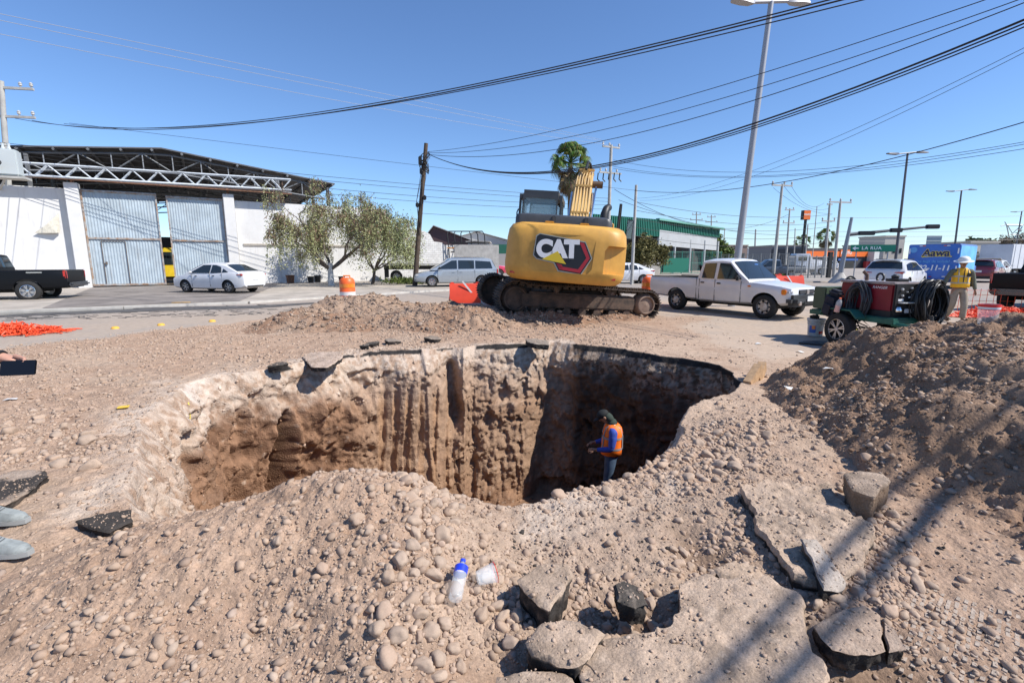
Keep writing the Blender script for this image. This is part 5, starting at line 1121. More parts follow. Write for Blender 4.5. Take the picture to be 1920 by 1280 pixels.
block('house', 'white house with a dark window right of the blue truck', 1815, 1868, 95, 5.0, 10, M_FARW[0], 2); block('house', 'grey fence like wall behind the maroon car', 1812, 1870, 75, 2.4, 3, M_FARW[2], 0); block('house', 'pale roofed house at the far right edge', 1870, 1960, 110, 5.2, 10, M_FARW[1], 3)
block('house', 'far white wall left edge behind the gate pillar of the depot', 1475, 1500, 170, 6.0, 10, M_FARW[1], 2)
# orange fronted shop
sa, sb = at(1508, 88), at(1632, 92); sh = thing('shop', 'dark shop with an orange PUNTO fascia band', 'shop', sa, math.atan2((sb - sa).y, (sb - sa).x)); L_ = (sb - sa).length
m = MB(); m.box((L_ / 2, 4, 1.9), (L_, 8, 3.8)); m.build('wall', mat('shop_dark', (.055, .055, .06), .7), sh, 0)
M_OR = mat('orange_panel', (.80, .16, .02), .5); m = MB(); m.box((L_ * .27, -.12, 2.75), (L_ * .54, .2, 1.0)); m.box((L_ * .80, -.12, 2.75), (L_ * .28, .2, .95)); m.build('fascia', M_OR, sh, 0); m = MB(); m.box((L_ * .60, -.2, 2.9), (L_ * .19, .3, 1.25)); sg = m.build('sign_panel', mat('orange_sign', (.85, .22, .06), .5), sh, 0)
m = MB(); m.box((L_ * .64, -.1, 1.75), (L_ * .3, .2, .4)); m.build('poster_band', mat('blue_poster', (.05, .12, .35), .5), sh, 0); m = MB(); m.box((L_ * .62, -.08, .8), (L_ * .22, .14, 1.3)); m.build('window', M_GLASS, sh, 0)
m = MB(); m.box((L_ * .9, -.6, .7), (.9, .6, 1.4)); m.build('red_poster', mat('poster_red', (.4, .04, .04), .6), sh, 0); m = MB(); m.box((L_ * .97, -.8, 1.6), (1.2, 1.4, 3.2)); m.build('white_pier', mat('pier_white', (.6, .6, .58), .8), sh, 0)
FRONT = Matrix.Rotation(R(90), 4, 'X')
text_mesh('lettering', 'PUNTO', .72, M_LET, sg, face(L_ * .59, -.36, 2.95, FRONT), bold=.02)
pl = thing('pole_sign', 'tall black pole carrying an orange square sign above the shop', 'pole sign', at(1503, 72), R(8)); m = MB(); m.tube([(0, 0, 0), (0, 0, 7.6)], .2, 10); m.build('pole', M_BLK, pl)
m = MB(); m.box((-.0, .1, 8.2), (1.15, .5, 1.35)); m.build('sign_box', mat('sign_black', (.02, .02, .02), .5), pl, 0); m = MB(); m.box((.02, -.2, 8.2), (1.05, .12, 1.25)); q_ = m.build('sign_face', M_OR, pl, 0); text_mesh('lettering', 'PUNTO', .3, M_LET, q_, face(0, -.27, 8.25, FRONT), bold=.01)
# direction sign LA RUA
ls = thing('direction_sign', 'green direction sign reading LA RUA on two posts', 'road sign', at(1634, 34.5), R(-12))
za, zb_ = zt_(472, 34), zt_(459, 34); m = MB(); m.bbox((0, 0, (za + zb_) / 2), (2.85, .05, zb_ - za), .015); bd = m.build('sign_board', mat('sign_green', (.01, .20, .11), .5), ls, 0)
m = MB(); m.tube([(-1.0, .06, 0), (-1.0, .06, zb_)], .04, 8); m.build('post', mat('galvanised', (.40, .41, .42), .5, .5), ls, 0); m = MB(); m.tube([(1.0, .06, 0), (1.0, .06, zb_)], .04, 8); m.build('post', mat('galvanised', (0, 0, 0)), ls, 0)
text_mesh('lettering', 'LA RUA', .30, M_LET, bd, face(-.1, -.035, (za + zb_) / 2, FRONT), bold=.004, sx=1.15, sp=1.1)
zc = (za + zb_) / 2; m = MB(); m.prism([(-1.32, zc), (-1.12, zc + .15), (-1.12, zc + .04), (-.92, zc + .04), (-.92, zc - .04), (-1.12, zc - .04), (-1.12, zc - .15)], -.036, -.026, lambda u, v, h: (u, h, v)); m.build('arrow', M_LET, bd, 0)
# green/blue back board and gantry sign behind the truck
m = MB(); m.box((0, 0, 0), (2.9, .12, 1.7)); m.box((0, -.08, .3), (2.6, .04, .08)); m.box((0, -.08, -.3), (2.6, .04, .08)); o = m.build('gantry_sign', mat('sign_back', (.16, .22, .28), .5, .3), None, 0); o.location = at(1746, 95) + Vector((0, 0, zt_(451, 95))); tag(o, 'grey back of a large road sign seen above the blue truck', 'road sign')
# traffic mast arm
T = 35.5
tm = thing('traffic_mast', 'grey traffic signal mast with a long arm and dark signal boxes', 'traffic mast', at(1578, T)); b0 = at(1578, T)
m = MB(); m.lathe([(.75, 0), (.55, .25), (.3, .6), (.22, .75)], (0, 0, 0), 10); m.build('base', M_CONC, tm); top = at(1588, T) - b0 + Vector((0, 0, zt_(410, T))); m = MB(); m.tube([(0, 0, .5), tuple(top)], [.19, .10], 10); m.build('mast', mat('mast_grey', (.30, .31, .33), .5, .4), tm)
e1 = at(1587, T) - b0 + Vector((0, 0, zt_(441, T))); e2 = at(1748, T - 1) - b0 + Vector((0, 0, zt_(427, T))); m = MB(); m.tube([e1, e2], [.12, .07], 8); m.build('arm', mat('arm_dark', (.10, .10, .105), .5, .3), tm)
for f, L_ in ((.20, 1.05), (.54, .75), (.95, .8)):
    c = e1 + (e2 - e1) * f; m = MB(); m.bbox(tuple(c + Vector((0, 0, -.02))), (L_, .32, .30), .04, math.atan2((e2 - e1).y, (e2 - e1).x)); m.build('signal_box', M_BLK, tm)

def grime(m, amt=.35, sx=2.2):
    n = m.node_tree; b = n.nodes['Principled BSDF']; l = [l for l in n.links if l.to_socket == b.inputs['Base Color']][0]; src = l.from_socket
    tc = n.nodes.new('ShaderNodeTexCoord'); mp_ = n.nodes.new('ShaderNodeMapping'); mp_.inputs['Scale'].default_value = (sx, sx, .18); no = n.nodes.new('ShaderNodeTexNoise'); no.inputs['Scale'].default_value = 2.2; no.inputs['Detail'].default_value = 9; no.inputs['Roughness'].default_value = .7
    n.links.new(tc.outputs['Object'], mp_.inputs['Vector']); n.links.new(mp_.outputs[0], no.inputs['Vector']); mr = n.nodes.new('ShaderNodeMapRange'); mr.inputs['From Min'].default_value = .55; mr.inputs['From Max'].default_value = .78; mr.inputs['To Min'].default_value = 0; mr.inputs['To Max'].default_value = amt
    n.links.new(no.outputs['Fac'], mr.inputs['Value']); mx = n.nodes.new('ShaderNodeMix'); mx.data_type = 'RGBA'; mx.inputs['B'].default_value = (.20, .15, .11, 1); n.links.new(mr.outputs[0], mx.inputs['Factor']); n.links.new(src, mx.inputs['A']); n.links.new(mx.outputs['Result'], b.inputs['Base Color'])
grime(M_WALLW, .28); grime(M_PILL, .2); grime(M_GATE, .6, 3.0); grime(M_GREY, .25, 1.0)
# ------------------------------------------------------------------ excavator
M_CATY = mat('machine_yellow', (.60, .32, .065), .48, var=.16, vs=1.3, vdet=9, bump=.05, bs=9, spec=.4); M_CATD = mat('machine_grey', (.055, .057, .06), .45, var=.2, vs=3); M_TRK = mat('muddy_track', (.11, .08, .06), .8, .2, c2=(.045, .035, .03), vs=7, bump=.5, bs=25)
M_MUD = mat('mud_caked_steel', (.13, .085, .06), .9, c2=(.04, .033, .028), vs=4, bump=.5, bs=18); M_BOOM = mat('boom_yellow', (.66, .42, .14), .5, var=.12, vs=3)
ex = thing('excavator', 'yellow tracked excavator with its rounded counterweight turned to the pit', 'excavator', (1.60, 14.95, .07), rot=(0, R(4.3), R(-8.7)))
def rr(hx, y0, y1, rad, bulge=0, n=7):       # rounded plan outline: rear (y0) corners rounded, rear face slightly bulged
    pts = []
    for sx, a0 in ((1, 0), (-1, 90)):
        for k in range(n):
            A = R(a0 + 90 * k / (n - 1)); cx = sx * (hx - rad); pts.append((cx + rad * math.cos(A) * (1 if sx == 1 else 1), y0 + rad - rad * math.sin(A)))
    q1 = [(hx, y1)] + pts[:n] ; q2 = pts[n:] + [(-hx, y1)]
    mid = [(hx - rad - (2 * (hx - rad)) * k / 10, y0 - bulge * (1 - (2 * k / 10 - 1) ** 2)) for k in range(1, 10)]
    return q1 + mid + q2
secs = []
for z, ins, iy in ((1.06, .30, .30), (1.08, .16, .16), (1.16, .06, .07), (1.3, .01, .01), (1.45, 0, 0), (2.1, .02, .02), (2.32, .05, .06), (2.44, .12, .14), (2.5, .24, .28), (2.52, .4, .45)):
    secs.append([(x, y, z) for x, y in rr(1.53 - ins, -3.0 + iy, -1.75, .50 - ins * .3, .06)])
m = MB(); m.loft(secs); cw_ = m.build('counterweight', M_CATY, ex, 40)
c1 = MB(); c1.prism([(-.80, 1.32), (-.86, 1.5), (-.86, 2.1), (-.76, 2.24), (.62, 2.24), (.74, 2.1), (.70, 1.45), (.60, 1.32)], -3.3, -3.005, lambda u, v, h: (u, h, v)); k1 = c1.build('cut', M_CATY, None, 0)
c2 = MB(); c2.prism([(.98, 1.36), (.98, 1.92), (1.06, 2.04), (1.52, 2.04), (1.6, 1.9), (1.6, 1.36)], -3.4, -2.70, lambda u, v, h: (u, h - (u - 1.3) * -.55, v)); k2 = c2.build('cut', M_CATY, None, 0)
bpy.context.view_layer.update()
for k_ in (k1, k2): k_.matrix_world = ex.matrix_world.copy()
bpy.context.view_layer.update(); boolcut(cw_, [k1, k2])
bvm = cw_.modifiers.new('b', 'BEVEL'); bvm.width = .018; bvm.segments = 2; bvm.limit_method = 'ANGLE'; bvm.angle_limit = R(50)
# maker's mark
k0 = .0043; LX = lambda X: (X - 985) * k0; LZ = lambda Y: (812 - Y) * k0 + 1.80
def decal(name, pts, y, m_, par): mm = MB(); mm.prism([(LX(a), LZ(b)) for a, b in pts], y, y + .004, lambda u, v, h: (u, h, v)); return mm.build(name, m_, par, 0)
M_LB = mat('logo_black', (.012, .014, .02), .4); M_LR = mat('logo_red', (.42, .02, .035), .4); M_LG = mat('logo_border', (.42, .42, .36), .5); M_LY = mat('logo_yellow', (.72, .52, .03), .4)
lg = decal('logo_border', [(838, 712), (1100, 742), (1146, 832), (1092, 930), (958, 918), (930, 874), (830, 858), (808, 838), (818, 725)], -3.030, M_LG, cw_)
decal('logo_back', [(840, 717), (1098, 747), (1140, 832), (1089, 924), (962, 912), (935, 868), (832, 852), (814, 835), (823, 730)], -3.036, M_LB, lg)
for pts in ([(1066, 748), (1092, 750), (1132, 832), (1112, 832)], [(1112, 832), (1132, 832), (1085, 918), (1072, 898)], [(1072, 898), (1085, 918), (966, 906), (944, 872), (976, 878), (984, 890)]): decal('logo_ring', pts, -3.041, M_LR, lg)
text_mesh('lettering', 'CAT', .56, M_LET, lg, Matrix.Translation((-.17, -3.050, LZ(797))) @ Matrix.Rotation(R(-3.0), 4, 'Y') @ FRONT, bold=.035, sx=.98, sp=.88)
decal('logo_triangle', [(862, 856), (948, 805), (1002, 874)], -3.058, M_LY, lg)
for x in (-1.0, 1.05):
    m = MB(); m.tube([(x - .09, -2.2, 2.48), (x - .09, -2.2, 2.60), (x, -2.2, 2.66), (x + .09, -2.2, 2.60), (x + .09, -2.2, 2.48)], .028, 6); m.build('lifting_eye', M_CATY, ex)
for x in (-1.54, 1.54): m = MB(); m.box((x * .995, -1.86, 1.75), (.02, .03, 1.1)); m.build('panel_joint', M_BLK, ex, 0)
for x in (-1.25, 1.22): m = MB(); m.bbox((x, -2.905, 1.24), (.16, .02, .05), .005); m.build('reflector', M_REDL, cw_)
m = MB(); m.bbox((0, -.2, 1.55), (2.7, 3.2, .9), .08); m.bbox((1.0, .6, 1.75), (.8, 1.6, .9), .06); m.build('house', M_CATY, ex, 30)
m = MB(); m.bbox((0, 0, 1.02), (2.2, 2.2, .16), .03); m.lathe([(.75, .75), (.75, 1.05)], (0, 0, 0), 30); m.build('slew_ring', M_MUD, ex, 30)
m = MB(); secs = [[(x, y, z) for x, y in rr(hx, y0, -.9, .14)] for z, hx, y0 in ((2.46, 1.22, -2.62), (2.62, 1.22, -2.62), (2.70, 1.19, -2.58), (2.74, 1.05, -2.45))]; m.loft([[(x - .12, y, z) for x, y, z in s_] for s_ in secs])
for x in (-.35, .45): m.bbox((x, -2.61, 2.60), (.10, .08, .2), .02)
m.build('engine_hood', M_CATD, ex, 35)
m = MB(); m.bbox((-.45, -2.66, 2.53), (.24, .1, .05), .02); m.build('hood_latch', mat('latch_orange', (.7, .35, .03), .4), ex); m = MB(); m.bbox((.42, -2.66, 2.53), (.24, .1, .05), .02); m.build('hood_latch', mat('latch_orange', (0, 0, 0)), ex)
m = MB(); m.tube([(.92, -1.2, 2.6), (.92, -1.2, 2.95), (.96, -1.1, 3.1), (1.02, -.95, 3.15)], [.12, .11, .10, .10], 12); m.build('exhaust', M_BLK, ex, 40)
# cab: hollow shell with openings
cx0, cx1, cy0, cy1, cz0, cz1 = -1.55, -.30, -.75, 1.05, 1.2, 3.55
m = MB(); m.bbox(((cx0 + cx1) / 2, (cy0 + cy1) / 2, (cz0 + cz1) / 2), (cx1 - cx0, cy1 - cy0, cz1 - cz0), .12); cabo = m.build('cab', M_CATD, ex, 35)
cuts = []
for c, d in ((((cx0 + cx1) / 2, (cy0 + cy1) / 2, 2.1), (cx1 - cx0 - .12, cy1 - cy0 - .12, 2.5)), (((cx0 + cx1) / 2, .15, 2.92), (cx1 - cx0 - .30, 3.2, .80)), (((cx0 + cx1) / 2, -.22, 2.75), (3, .72, 1.1)), (((cx0 + cx1) / 2, .62, 2.65), (3, .66, 1.3))):
    q_ = MB(); q_.bbox(c, d, .05); cuts.append(q_.build('cut', M_CATD, None, 0))
for k_ in cuts: k_.matrix_world = ex.matrix_world.copy()
bpy.context.view_layer.update(); boolcut(cabo, cuts)
M_TINT = mat('cab_glass', (.25, .36, .38), .03, 0, alpha=.42, spec=.8)
for nm, c, d in (('rear_window', ((cx0 + cx1) / 2, cy0 + .03, 2.92), (.98, .012, .84)), ('front_window', ((cx0 + cx1) / 2, cy1 - .03, 2.92), (.98, .012, .84)), ('side_window', (cx0 + .03, .15, 2.7), (.012, 1.5, 1.3)), ('side_window', (cx1 - .03, .15, 2.7), (.012, 1.5, 1.3))):
    m = MB(); m.box(c, d); m.build(nm, M_TINT, ex, 0)
m = MB(); m.bbox((-.96, .05, 1.75), (.5, .5, .14), .05); m.bbox((-.96, -.2, 2.3), (.48, .14, .75), .05); m.bbox((-.96, -.2, 2.78), (.26, .1, .22), .04); m.build('operator_seat', M_BLK, ex)
m = MB(); m.tube([(-1.56, -.6, 1.6), (-1.6, -.6, 2.9), (-1.56, -.6, 3.0)], .02, 6); m.build('grab_rail', M_BLK, ex)
# boom, stick, bucket, cylinders
BX = .22; grime(M_CATY, .35, 2.5)
def sect(y, z, ang, w_, h):
    c, s_ = math.cos(ang), math.sin(ang); return [(BX - .10 + .045 * y + sx * w_ / 2 * (1 - .05 * y), y - s_ * sz * h / 2, z + c * sz * h / 2) for sx, sz in ((-1, -1), (1, -1), (1, 1), (-1, 1))]
m = MB(); m.loft([sect(.55, 1.9, R(55), .62, .45), sect(1.5, 3.15, R(50), .62, .66), sect(2.5, 4.05, R(35), .60, .78), sect(3.5, 4.42, R(5), .56, .66), sect(4.8, 4.1, R(-20), .40, .5), sect(5.6, 3.75, R(-24), .36, .34)]); bo = m.build('boom', M_BOOM, ex, 30)
m = MB()
for j, x in enumerate((-.27, -.17, -.07, .05, .15, .26)):
    m.tube([(BX - .08 + x * .9, .45, 2.25), (BX - .04 + x * .95, 1.25, 3.35), (BX + x * .9, 2.25, 4.42 + .05 * (j % 2)), (BX + .05 + x * .8, 3.2, 4.84), (BX + .08 + x * .8, 3.9, 4.78)], .024, 6)
m.build('hydraulic_pipes', mat('pipe_tan', (.55, .38, .18), .5), bo, 40)
for y, z in ((1.1, 3.15), (1.9, 4.1), (2.9, 4.78)): m = MB(); m.bbox((BX - .1 + .05 * y, y, z), (.60 - .02 * y, .08, .08), .015); m.build('pipe_clamp', M_BOOM, bo)
for k, x in enumerate((-.42, .36)):
    m = MB(); m.tube([(BX + x, 1.1, 1.5), (BX + x, 1.7, 2.55)], .10, 12); q_ = m.build('lift_cylinder', M_BOOM, ex, 40); m = MB(); m.tube([(BX + x, 1.7, 2.55), (BX + x * .9, 2.55, 3.95)], .05, 10); m.build('piston_rod', M_CHROME, q_, 40)
m = MB(); m.tube([(BX, 2.7, 4.72), (BX, 4.1, 4.85)], .11, 12); q_ = m.build('stick_cylinder', M_BOOM, ex, 40); m = MB(); m.tube([(BX, 4.1, 4.85), (BX, 5.4, 4.7)], .05, 10); m.build('piston_rod', M_CHROME, q_, 40)
m = MB(); m.tube([(BX + .02, 2.3, 4.7), (BX + .06, 2.7, 5.02), (BX + .14, 3.0, 5.0), (BX + .2, 3.1, 4.8)], .045, 8); m.build('hose_loop', M_BLK, ex, 40)
m = MB(); m.lathe([(.12, -.34), (.12, .34)], (BX + .3, 2.55, 4.25), 14, 'x'); m.build('boom_pin', mat('greasy_pin', (.10, .06, .035), .6), ex)
m = MB(); m.tube([(BX + .42, 2.5, 4.2), (BX + .34, 1.7, 3.0)], .035, 6); m.build('chrome_line', M_CHROME, ex)
m = MB(); m.loft([[(BX + sx * .18, y + dy, z + dz) for sx, dy, dz in ((-1, -a, -a), (1, -a, -a), (1, a, a), (-1, a, a))] for y, z, a in ((5.2, 4.75, .08), (5.5, 3.8, .26), (5.2, 1.5, .14))]); m.build('stick', M_BOOM, ex, 30)
m = MB(); m.prism([(4.9, 1.4), (5.5, 1.4), (5.7, .9), (5.4, .3), (4.8, .1), (4.3, .4), (4.4, .6), (4.9, .6)], -.35, .75, lambda u, v, h: (h, u, v)); m.build('bucket', M_MUD, ex, 30)
m = MB(); m.tube([(1.35, -.2, 2.2), (1.38, -.2, 3.35)], .035, 6); m.tube([(1.45, .5, 2.2), (1.40, -.15, 3.35)], .035, 6); m.build('handrail', M_BLK, ex)
m = MB(); m.tube([(1.5, .6, 2.1), (1.72, .62, 2.15), (1.8, .62, 2.4)], .02, 6); m.build('mirror_arm', M_BLK, ex); m = MB(); m.bbox((1.78, .6, 2.68), (.22, .06, .62), .03, .3); q_ = m.build('mirror', M_BLK, ex); m = MB(); m.bbox((1.775, .565, 2.68), (.17, .012, .54), .004, .3); m.build('mirror_glass', M_TINT, q_)
m = MB(); m.bbox((1.4, 0, 2.25), (.3, .3, .2), .04); m.build('filler_cap', mat('latch_orange', (0, 0, 0)), ex)
m = MB(); m.bbox((-1.2, -1.3, 2.1), (.5, 1.2, .8), .06); m.build('tool_box', M_CATY, ex)
# undercarriage
UA = R(24)
UM = Matrix.Rotation(UA, 4, 'Z')
def loop(n, L_=2.0, r0=.46, r1=.40):
    pts = []; per = []
    seg_ = []
    for k in range(200):
        f = k / 200
        seg_.append(f)
    out_ = []
    def arcp(cx, cz, r, a0, a1, m_): return [(cx + r * math.cos(R(a0 + (a1 - a0) * k / m_)), cz + r * math.sin(R(a0 + (a1 - a0) * k / m_))) for k in range(m_ + 1)]
    pth = arcp(-L_, .52, r0, 92, 270, 24) + [(-L_ + .3 + k * .3, .045) for k in range(int((2 * L_ - .4) / .3))] + arcp(L_, .50, r1, 270, 448, 24) + [(L_ - k * .4, .91 - .02 * math.sin(k) + .0) for k in range(1, int(2 * L_ / .4))]
    pth = np.array(pth); d_ = np.linalg.norm(np.roll(pth, -1, 0) - pth, axis=1); cum = np.concatenate([[0], np.cumsum(d_)]); res = []
    for k in range(n):
        s_ = cum[-1] * k / n; i = int(np.searchsorted(cum, s_, side='right') - 1); f = (s_ - cum[i]) / d_[i]; a, b = pth[i], pth[(i + 1) % len(pth)]; res.append((a + (b - a) * f, math.atan2((b - a)[1], (b - a)[0])))
    return res
def uvec(p): return UM @ Vector(p)
for sy in (-1, 1):
    yc = sy * 1.22; m = MB()
    for (px_, pz_), A in loop(50):
        M3 = UM.to_3x3() @ Matrix.Rotation(-A, 3, 'Y'); c = uvec((px_, yc, pz_)); m.box(c, (.205, .60, .035), M3); 
        for g_ in (-.08, 0, .08):
            off = M3 @ Vector((g_, 0, -.035)); m.box(c + off, (.018, .60, .05), M3)
        off = M3 @ Vector((0, 0, .05)); m.box(c + off, (.15, .24, .09), M3)
    m.build('track_shoes', M_TRK, ex, 0)
    m = MB(); m.bbox(uvec((0, yc, .5)), (3.3, .42, .42), .05, UM.to_3x3()); m.bbox(uvec((-1.0, yc + sy * .2, .48)), (1.7, .1, .36), .03, UM.to_3x3()); m.build('track_frame', M_MUD, ex, 30)
    MY = UM.to_3x3()
    for x, r_, nm in ((-2.0, .40, 'idler'), (2.0, .34, 'sprocket')):
        m = MB(); m.lathe([(r_, -.1), (r_, .1), (r_ * .8, .24), (r_ * .72, .25), (r_ * .68, .18), (r_ * .2, .2), (.001, .22)] if sy > 0 else [(r_, .1), (r_, -.1), (r_ * .8, -.24), (r_ * .72, -.25), (r_ * .68, -.18), (r_ * .2, -.2), (.001, -.22)], uvec((x, yc, .5)), 24, 'y', MY); m.build(nm, M_MUD if x < 0 else mat('dusty_hub', (.24, .17, .13), .9, var=.2, vs=6), ex, 35)
    for k in range(7):
        m = MB(); m.lathe([(.12, -.18), (.12, .18)], uvec((-1.4 + k * .47, yc, .2)), 12, 'y', MY); m.build('track_roller', M_MUD, ex, 35)
    for x in (-.8, .8):
        m = MB(); m.lathe([(.09, -.15), (.09, .15)], uvec((x, yc, .8)), 12, 'y', MY); m.build('carrier_roller', M_MUD, ex, 35)
m = MB(); m.bbox((0, 0, .62), (1.6, 2.0, .4), .06, UM.to_3x3()); m.build('car_body', M_MUD, ex, 30)

# ------------------------------------------------------------------ people
def skin(name, V_, E_, rad, m_, parent, sub=2, root=0):
    me = bpy.data.meshes.new(name); me.from_pydata([tuple(v) for v in V_], E_, []); o = bpy.data.objects.new(name, me); col.objects.link(o)
    sk = o.modifiers.new('s', 'SKIN'); sk.use_smooth_shade = True; sk.branch_smoothing = .4; ss = o.modifiers.new('d', 'SUBSURF'); ss.levels = sub; ss.render_levels = sub
    for i, r_ in enumerate(rad):
        d_ = me.skin_vertices[0].data[i]; d_.radius = (r_, r_) if not isinstance(r_, tuple) else r_; d_.use_root = (i == root)
    dg = bpy.context.evaluated_depsgraph_get(); dg.update(); m2 = bpy.data.meshes.new_from_object(o.evaluated_get(dg)); bpy.data.objects.remove(o)
    m2.polygons.foreach_set('use_smooth', [True] * len(m2.polygons)); m2.materials.clear(); m2.materials.append(m_); return link(name, m2, None, parent)
M_SKIN = mat('skin_tan', (.32, .17, .105), .55, var=.08, vs=10); M_HAIRB = mat('hair_black', (.012, .010, .009), .8)
def vv(*a): return Vector(a)
def chain(lst):                        # [(points,radii)] -> one joined graph; first point of later chains given as index
    V_, E_, Rr = [], [], []
    for start, pts in lst:
        prev = start
        for p, r_ in pts:
            V_.append(p); Rr.append(r_); 
            if prev is not None: E_.append((prev, len(V_) - 1))
            prev = len(V_) - 1
    return V_, E_, Rr
def person(label, loc, rz, J, skinm=M_SKIN):
    """J: joints pelvis chest neck head shoulders elbows wrists hips knees ankles toes, local frame, facing +Y"""
    root = thing('person', label, 'person', loc, rz)
    hd_ = J['head']; nk = J['neck']; ch = J['chest']; pe = J['pelvis']; up = (hd_ - nk).normalized()
    f_ = J.get('face', vv(0, 1, 0)).normalized(); rt = f_.cross(up).normalized()
    L1 = [(None, [(pe, (.14, .10)), (pe.lerp(ch, .45), (.13, .095)), (ch, (.15, .11)), (nk - up * .03, (.06, .06)), (nk + up * .03, (.052, .055)), (hd_ - up * .05, (.068, .080)), (hd_ + up * .03, (.076, .092)), (hd_ + up * .10, (.05, .06))])]
    for s_ in ('L', 'R'):
        sh_, el, wr = J['sh' + s_], J['el' + s_], J['wr' + s_]; hdir = (wr - el).normalized()
        L1.append((2, [(ch.lerp(sh_, .55), .075), (sh_, .060), (sh_.lerp(el, .5), .048), (el, .040), (el.lerp(wr, .35), .040), (wr, .026), (wr + hdir * .05, (.038, .018)), (wr + hdir * .09, (.036, .016))]))
    for s_ in ('L', 'R'):
        hi, kn, an_, to = J['hi' + s_], J['kn' + s_], J['an' + s_], J['to' + s_]
        L1.append((0, [(hi, .095), (hi.lerp(kn, .5), .078), (kn, .056), (kn.lerp(an_, .35), .056), (an_, .038), (an_ + (to - an_) * .3 + vv(0, 0, -.03), .036), (to, .03)]))
    V_, E_, Rr = chain(L1); body = skin('body', V_, E_, Rr, skinm, root)
    # fingers and thumbs rooted inside the palms, in their own short chains joined with the body mesh
    bm = bmesh.new(); bm.from_mesh(body.data)
    fm = MB()
    for s_ in ('L', 'R'):
        el, wr = J['el' + s_], J['wr' + s_]; d_ = (wr - el).normalized(); pn = J.get('palm' + s_, vv(0, 0, -1)); pn = (pn - d_ * pn.dot(d_)).normalized(); sd = d_.cross(pn).normalized(); crl = J.get('curl' + s_, .6)
        for k, (o_, L_) in enumerate(((-.030, .065), (-.010, .075), (.010, .070), (.030, .055))):
            b = wr + d_ * .085 + sd * o_; p1 = b + d_ * L_ * .45 + pn * L_ * .15 * crl; p2 = p1 + (d_ * (1 - crl * .7) + pn * crl) * L_ * .35; p3 = p2 + (d_ * (1 - crl * 1.2) + pn * crl * 1.3) * L_ * .25
            fm.tube([b - d_ * .02, p1, p2, p3], [.010, .0095, .0085, .006], 6)
        sg_ = -1 if s_ == 'L' else 1; b = wr + d_ * .03 + sd * .025 * J.get('th' + s_, 1); fm.tube([b, b + sd * .03 * J.get('th' + s_, 1) + d_ * .03, b + sd * .035 * J.get('th' + s_, 1) + d_ * .065 + pn * .02], [.012, .011, .007], 6)
    me2 = fm.mesh('f', 60); bm.from_mesh(me2); bm.to_mesh(body.data); bm.free(); body.data.polygons.foreach_set('use_smooth', [True] * len(body.data.polygons))
    # face
    def blob_(name, c, s3, m_): 
        q_ = MB(); vs_, fs_ = ico(3); Mx = Matrix((rt, f_, up)).transposed(); q_.add([Mx @ Vector((v[0] * s3[0], v[1] * s3[1], v[2] * s3[2])) + c for v in vs_], [tuple(t) for t in fs_]); return q_.build(name, m_, root, 80)
    blob_('nose', hd_ + f_ * .092 + up * -.012, (.014, .022, .022), skinm)
    for s_ in (-1, 1):
        blob_('ear', hd_ + rt * .076 * s_ + up * .0, (.012, .022, .032), skinm); blob_('eye', hd_ + f_ * .083 + rt * .030 * s_ + up * .022, (.013, .010, .008), mat('eye_dark', (.02, .015, .012), .2))
    blob_('mouth', hd_ + f_ * .083 - up * .05, (.024, .008, .007), mat('lip', (.22, .08, .06), .5))
    root['_f'] = 0; del root['_f']
    return root, body, (rt, f_, up), blob_
def cloth(name, lst, m_, root, sub=2): V_, E_, Rr = chain(lst); return skin(name, V_, E_, Rr, m_, root, sub)
def shell(name, rings, m_, root, th=.012):   # rings: (centre, rx, ry, rotz)
    m = MB(); n = 28
    secs_ = []
    for c, rx, ry, *o_ in rings: secs_.append([(c.x + rx * math.copysign(abs(math.cos(A)) ** .85, math.cos(A)), c.y + ry * math.copysign(abs(math.sin(A)) ** .85, math.sin(A)), c.z) for A in [2 * PI * k / n for k in range(n)]])
    m.loft(secs_, cap=False); o = m.build(name, m_, root, 60); s_ = o.modifiers.new('s', 'SOLIDIFY'); s_.thickness = th; s_.offset = 1; return o
M_JEAN = mat('jeans', (.05, .085, .14), .85, var=.2, vs=12); M_KHAKI = mat('khaki', (.30, .25, .19), .85, var=.12, vs=9); M_ORV = mat('orange_vest', (.95, .18, .012), .6, var=.06, vs=12); M_YLV = mat('yellow_vest', (.80, .43, .01), .6, var=.08, vs=12)
M_REFL = mat('reflective_tape', (.62, .63, .62), .4); M_REFD = mat('reflective_dark', (.28, .27, .29), .4); M_BLUES = mat('blue_shirt', (.03, .07, .36), .75, var=.15, vs=14); M_OLIVE = mat('olive_shirt', (.115, .125, .095), .85, var=.15, vs=12); M_BOOT = mat('boot_brown', (.16, .10, .06), .8); M_SHOE = mat('shoe_grey', (.26, .28, .27), .7, var=.15, vs=30)
# --- worker down in the pit, seen from his left side, head bowed
zf_ = -2.5
J = dict(pelvis=vv(0, .0, .95), chest=vv(0, -.02, 1.30), neck=vv(0, .03, 1.47), head=vv(0, .13, 1.585), face=vv(0, .8, -.55), shL=vv(-.19, -.01, 1.39), shR=vv(.19, -.01, 1.39), elL=vv(-.23, .02, 1.10), elR=vv(.22, .05, 1.10), wrL=vv(-.16, .27, 1.06), wrR=vv(.12, .28, 1.08),
         hiL=vv(-.10, 0, .90), hiR=vv(.10, 0, .90), knL=vv(-.11, .06, .50), knR=vv(.11, .02, .50), anL=vv(-.12, .0, .09), anR=vv(.12, -.06, .09), toL=vv(-.13, .17, .03), toR=vv(.13, .12, .03), palmL=vv(.4, 0, -.7), palmR=vv(-.4, 0, -.7), curlL=.7, curlR=.7)
pit_xy = (1.68, 7.72)
pm, bd_, fr_, bl_ = person('worker in an orange vest and dark cap standing inside the pit', (pit_xy[0], pit_xy[1], zf_ + .02), R(84), J)
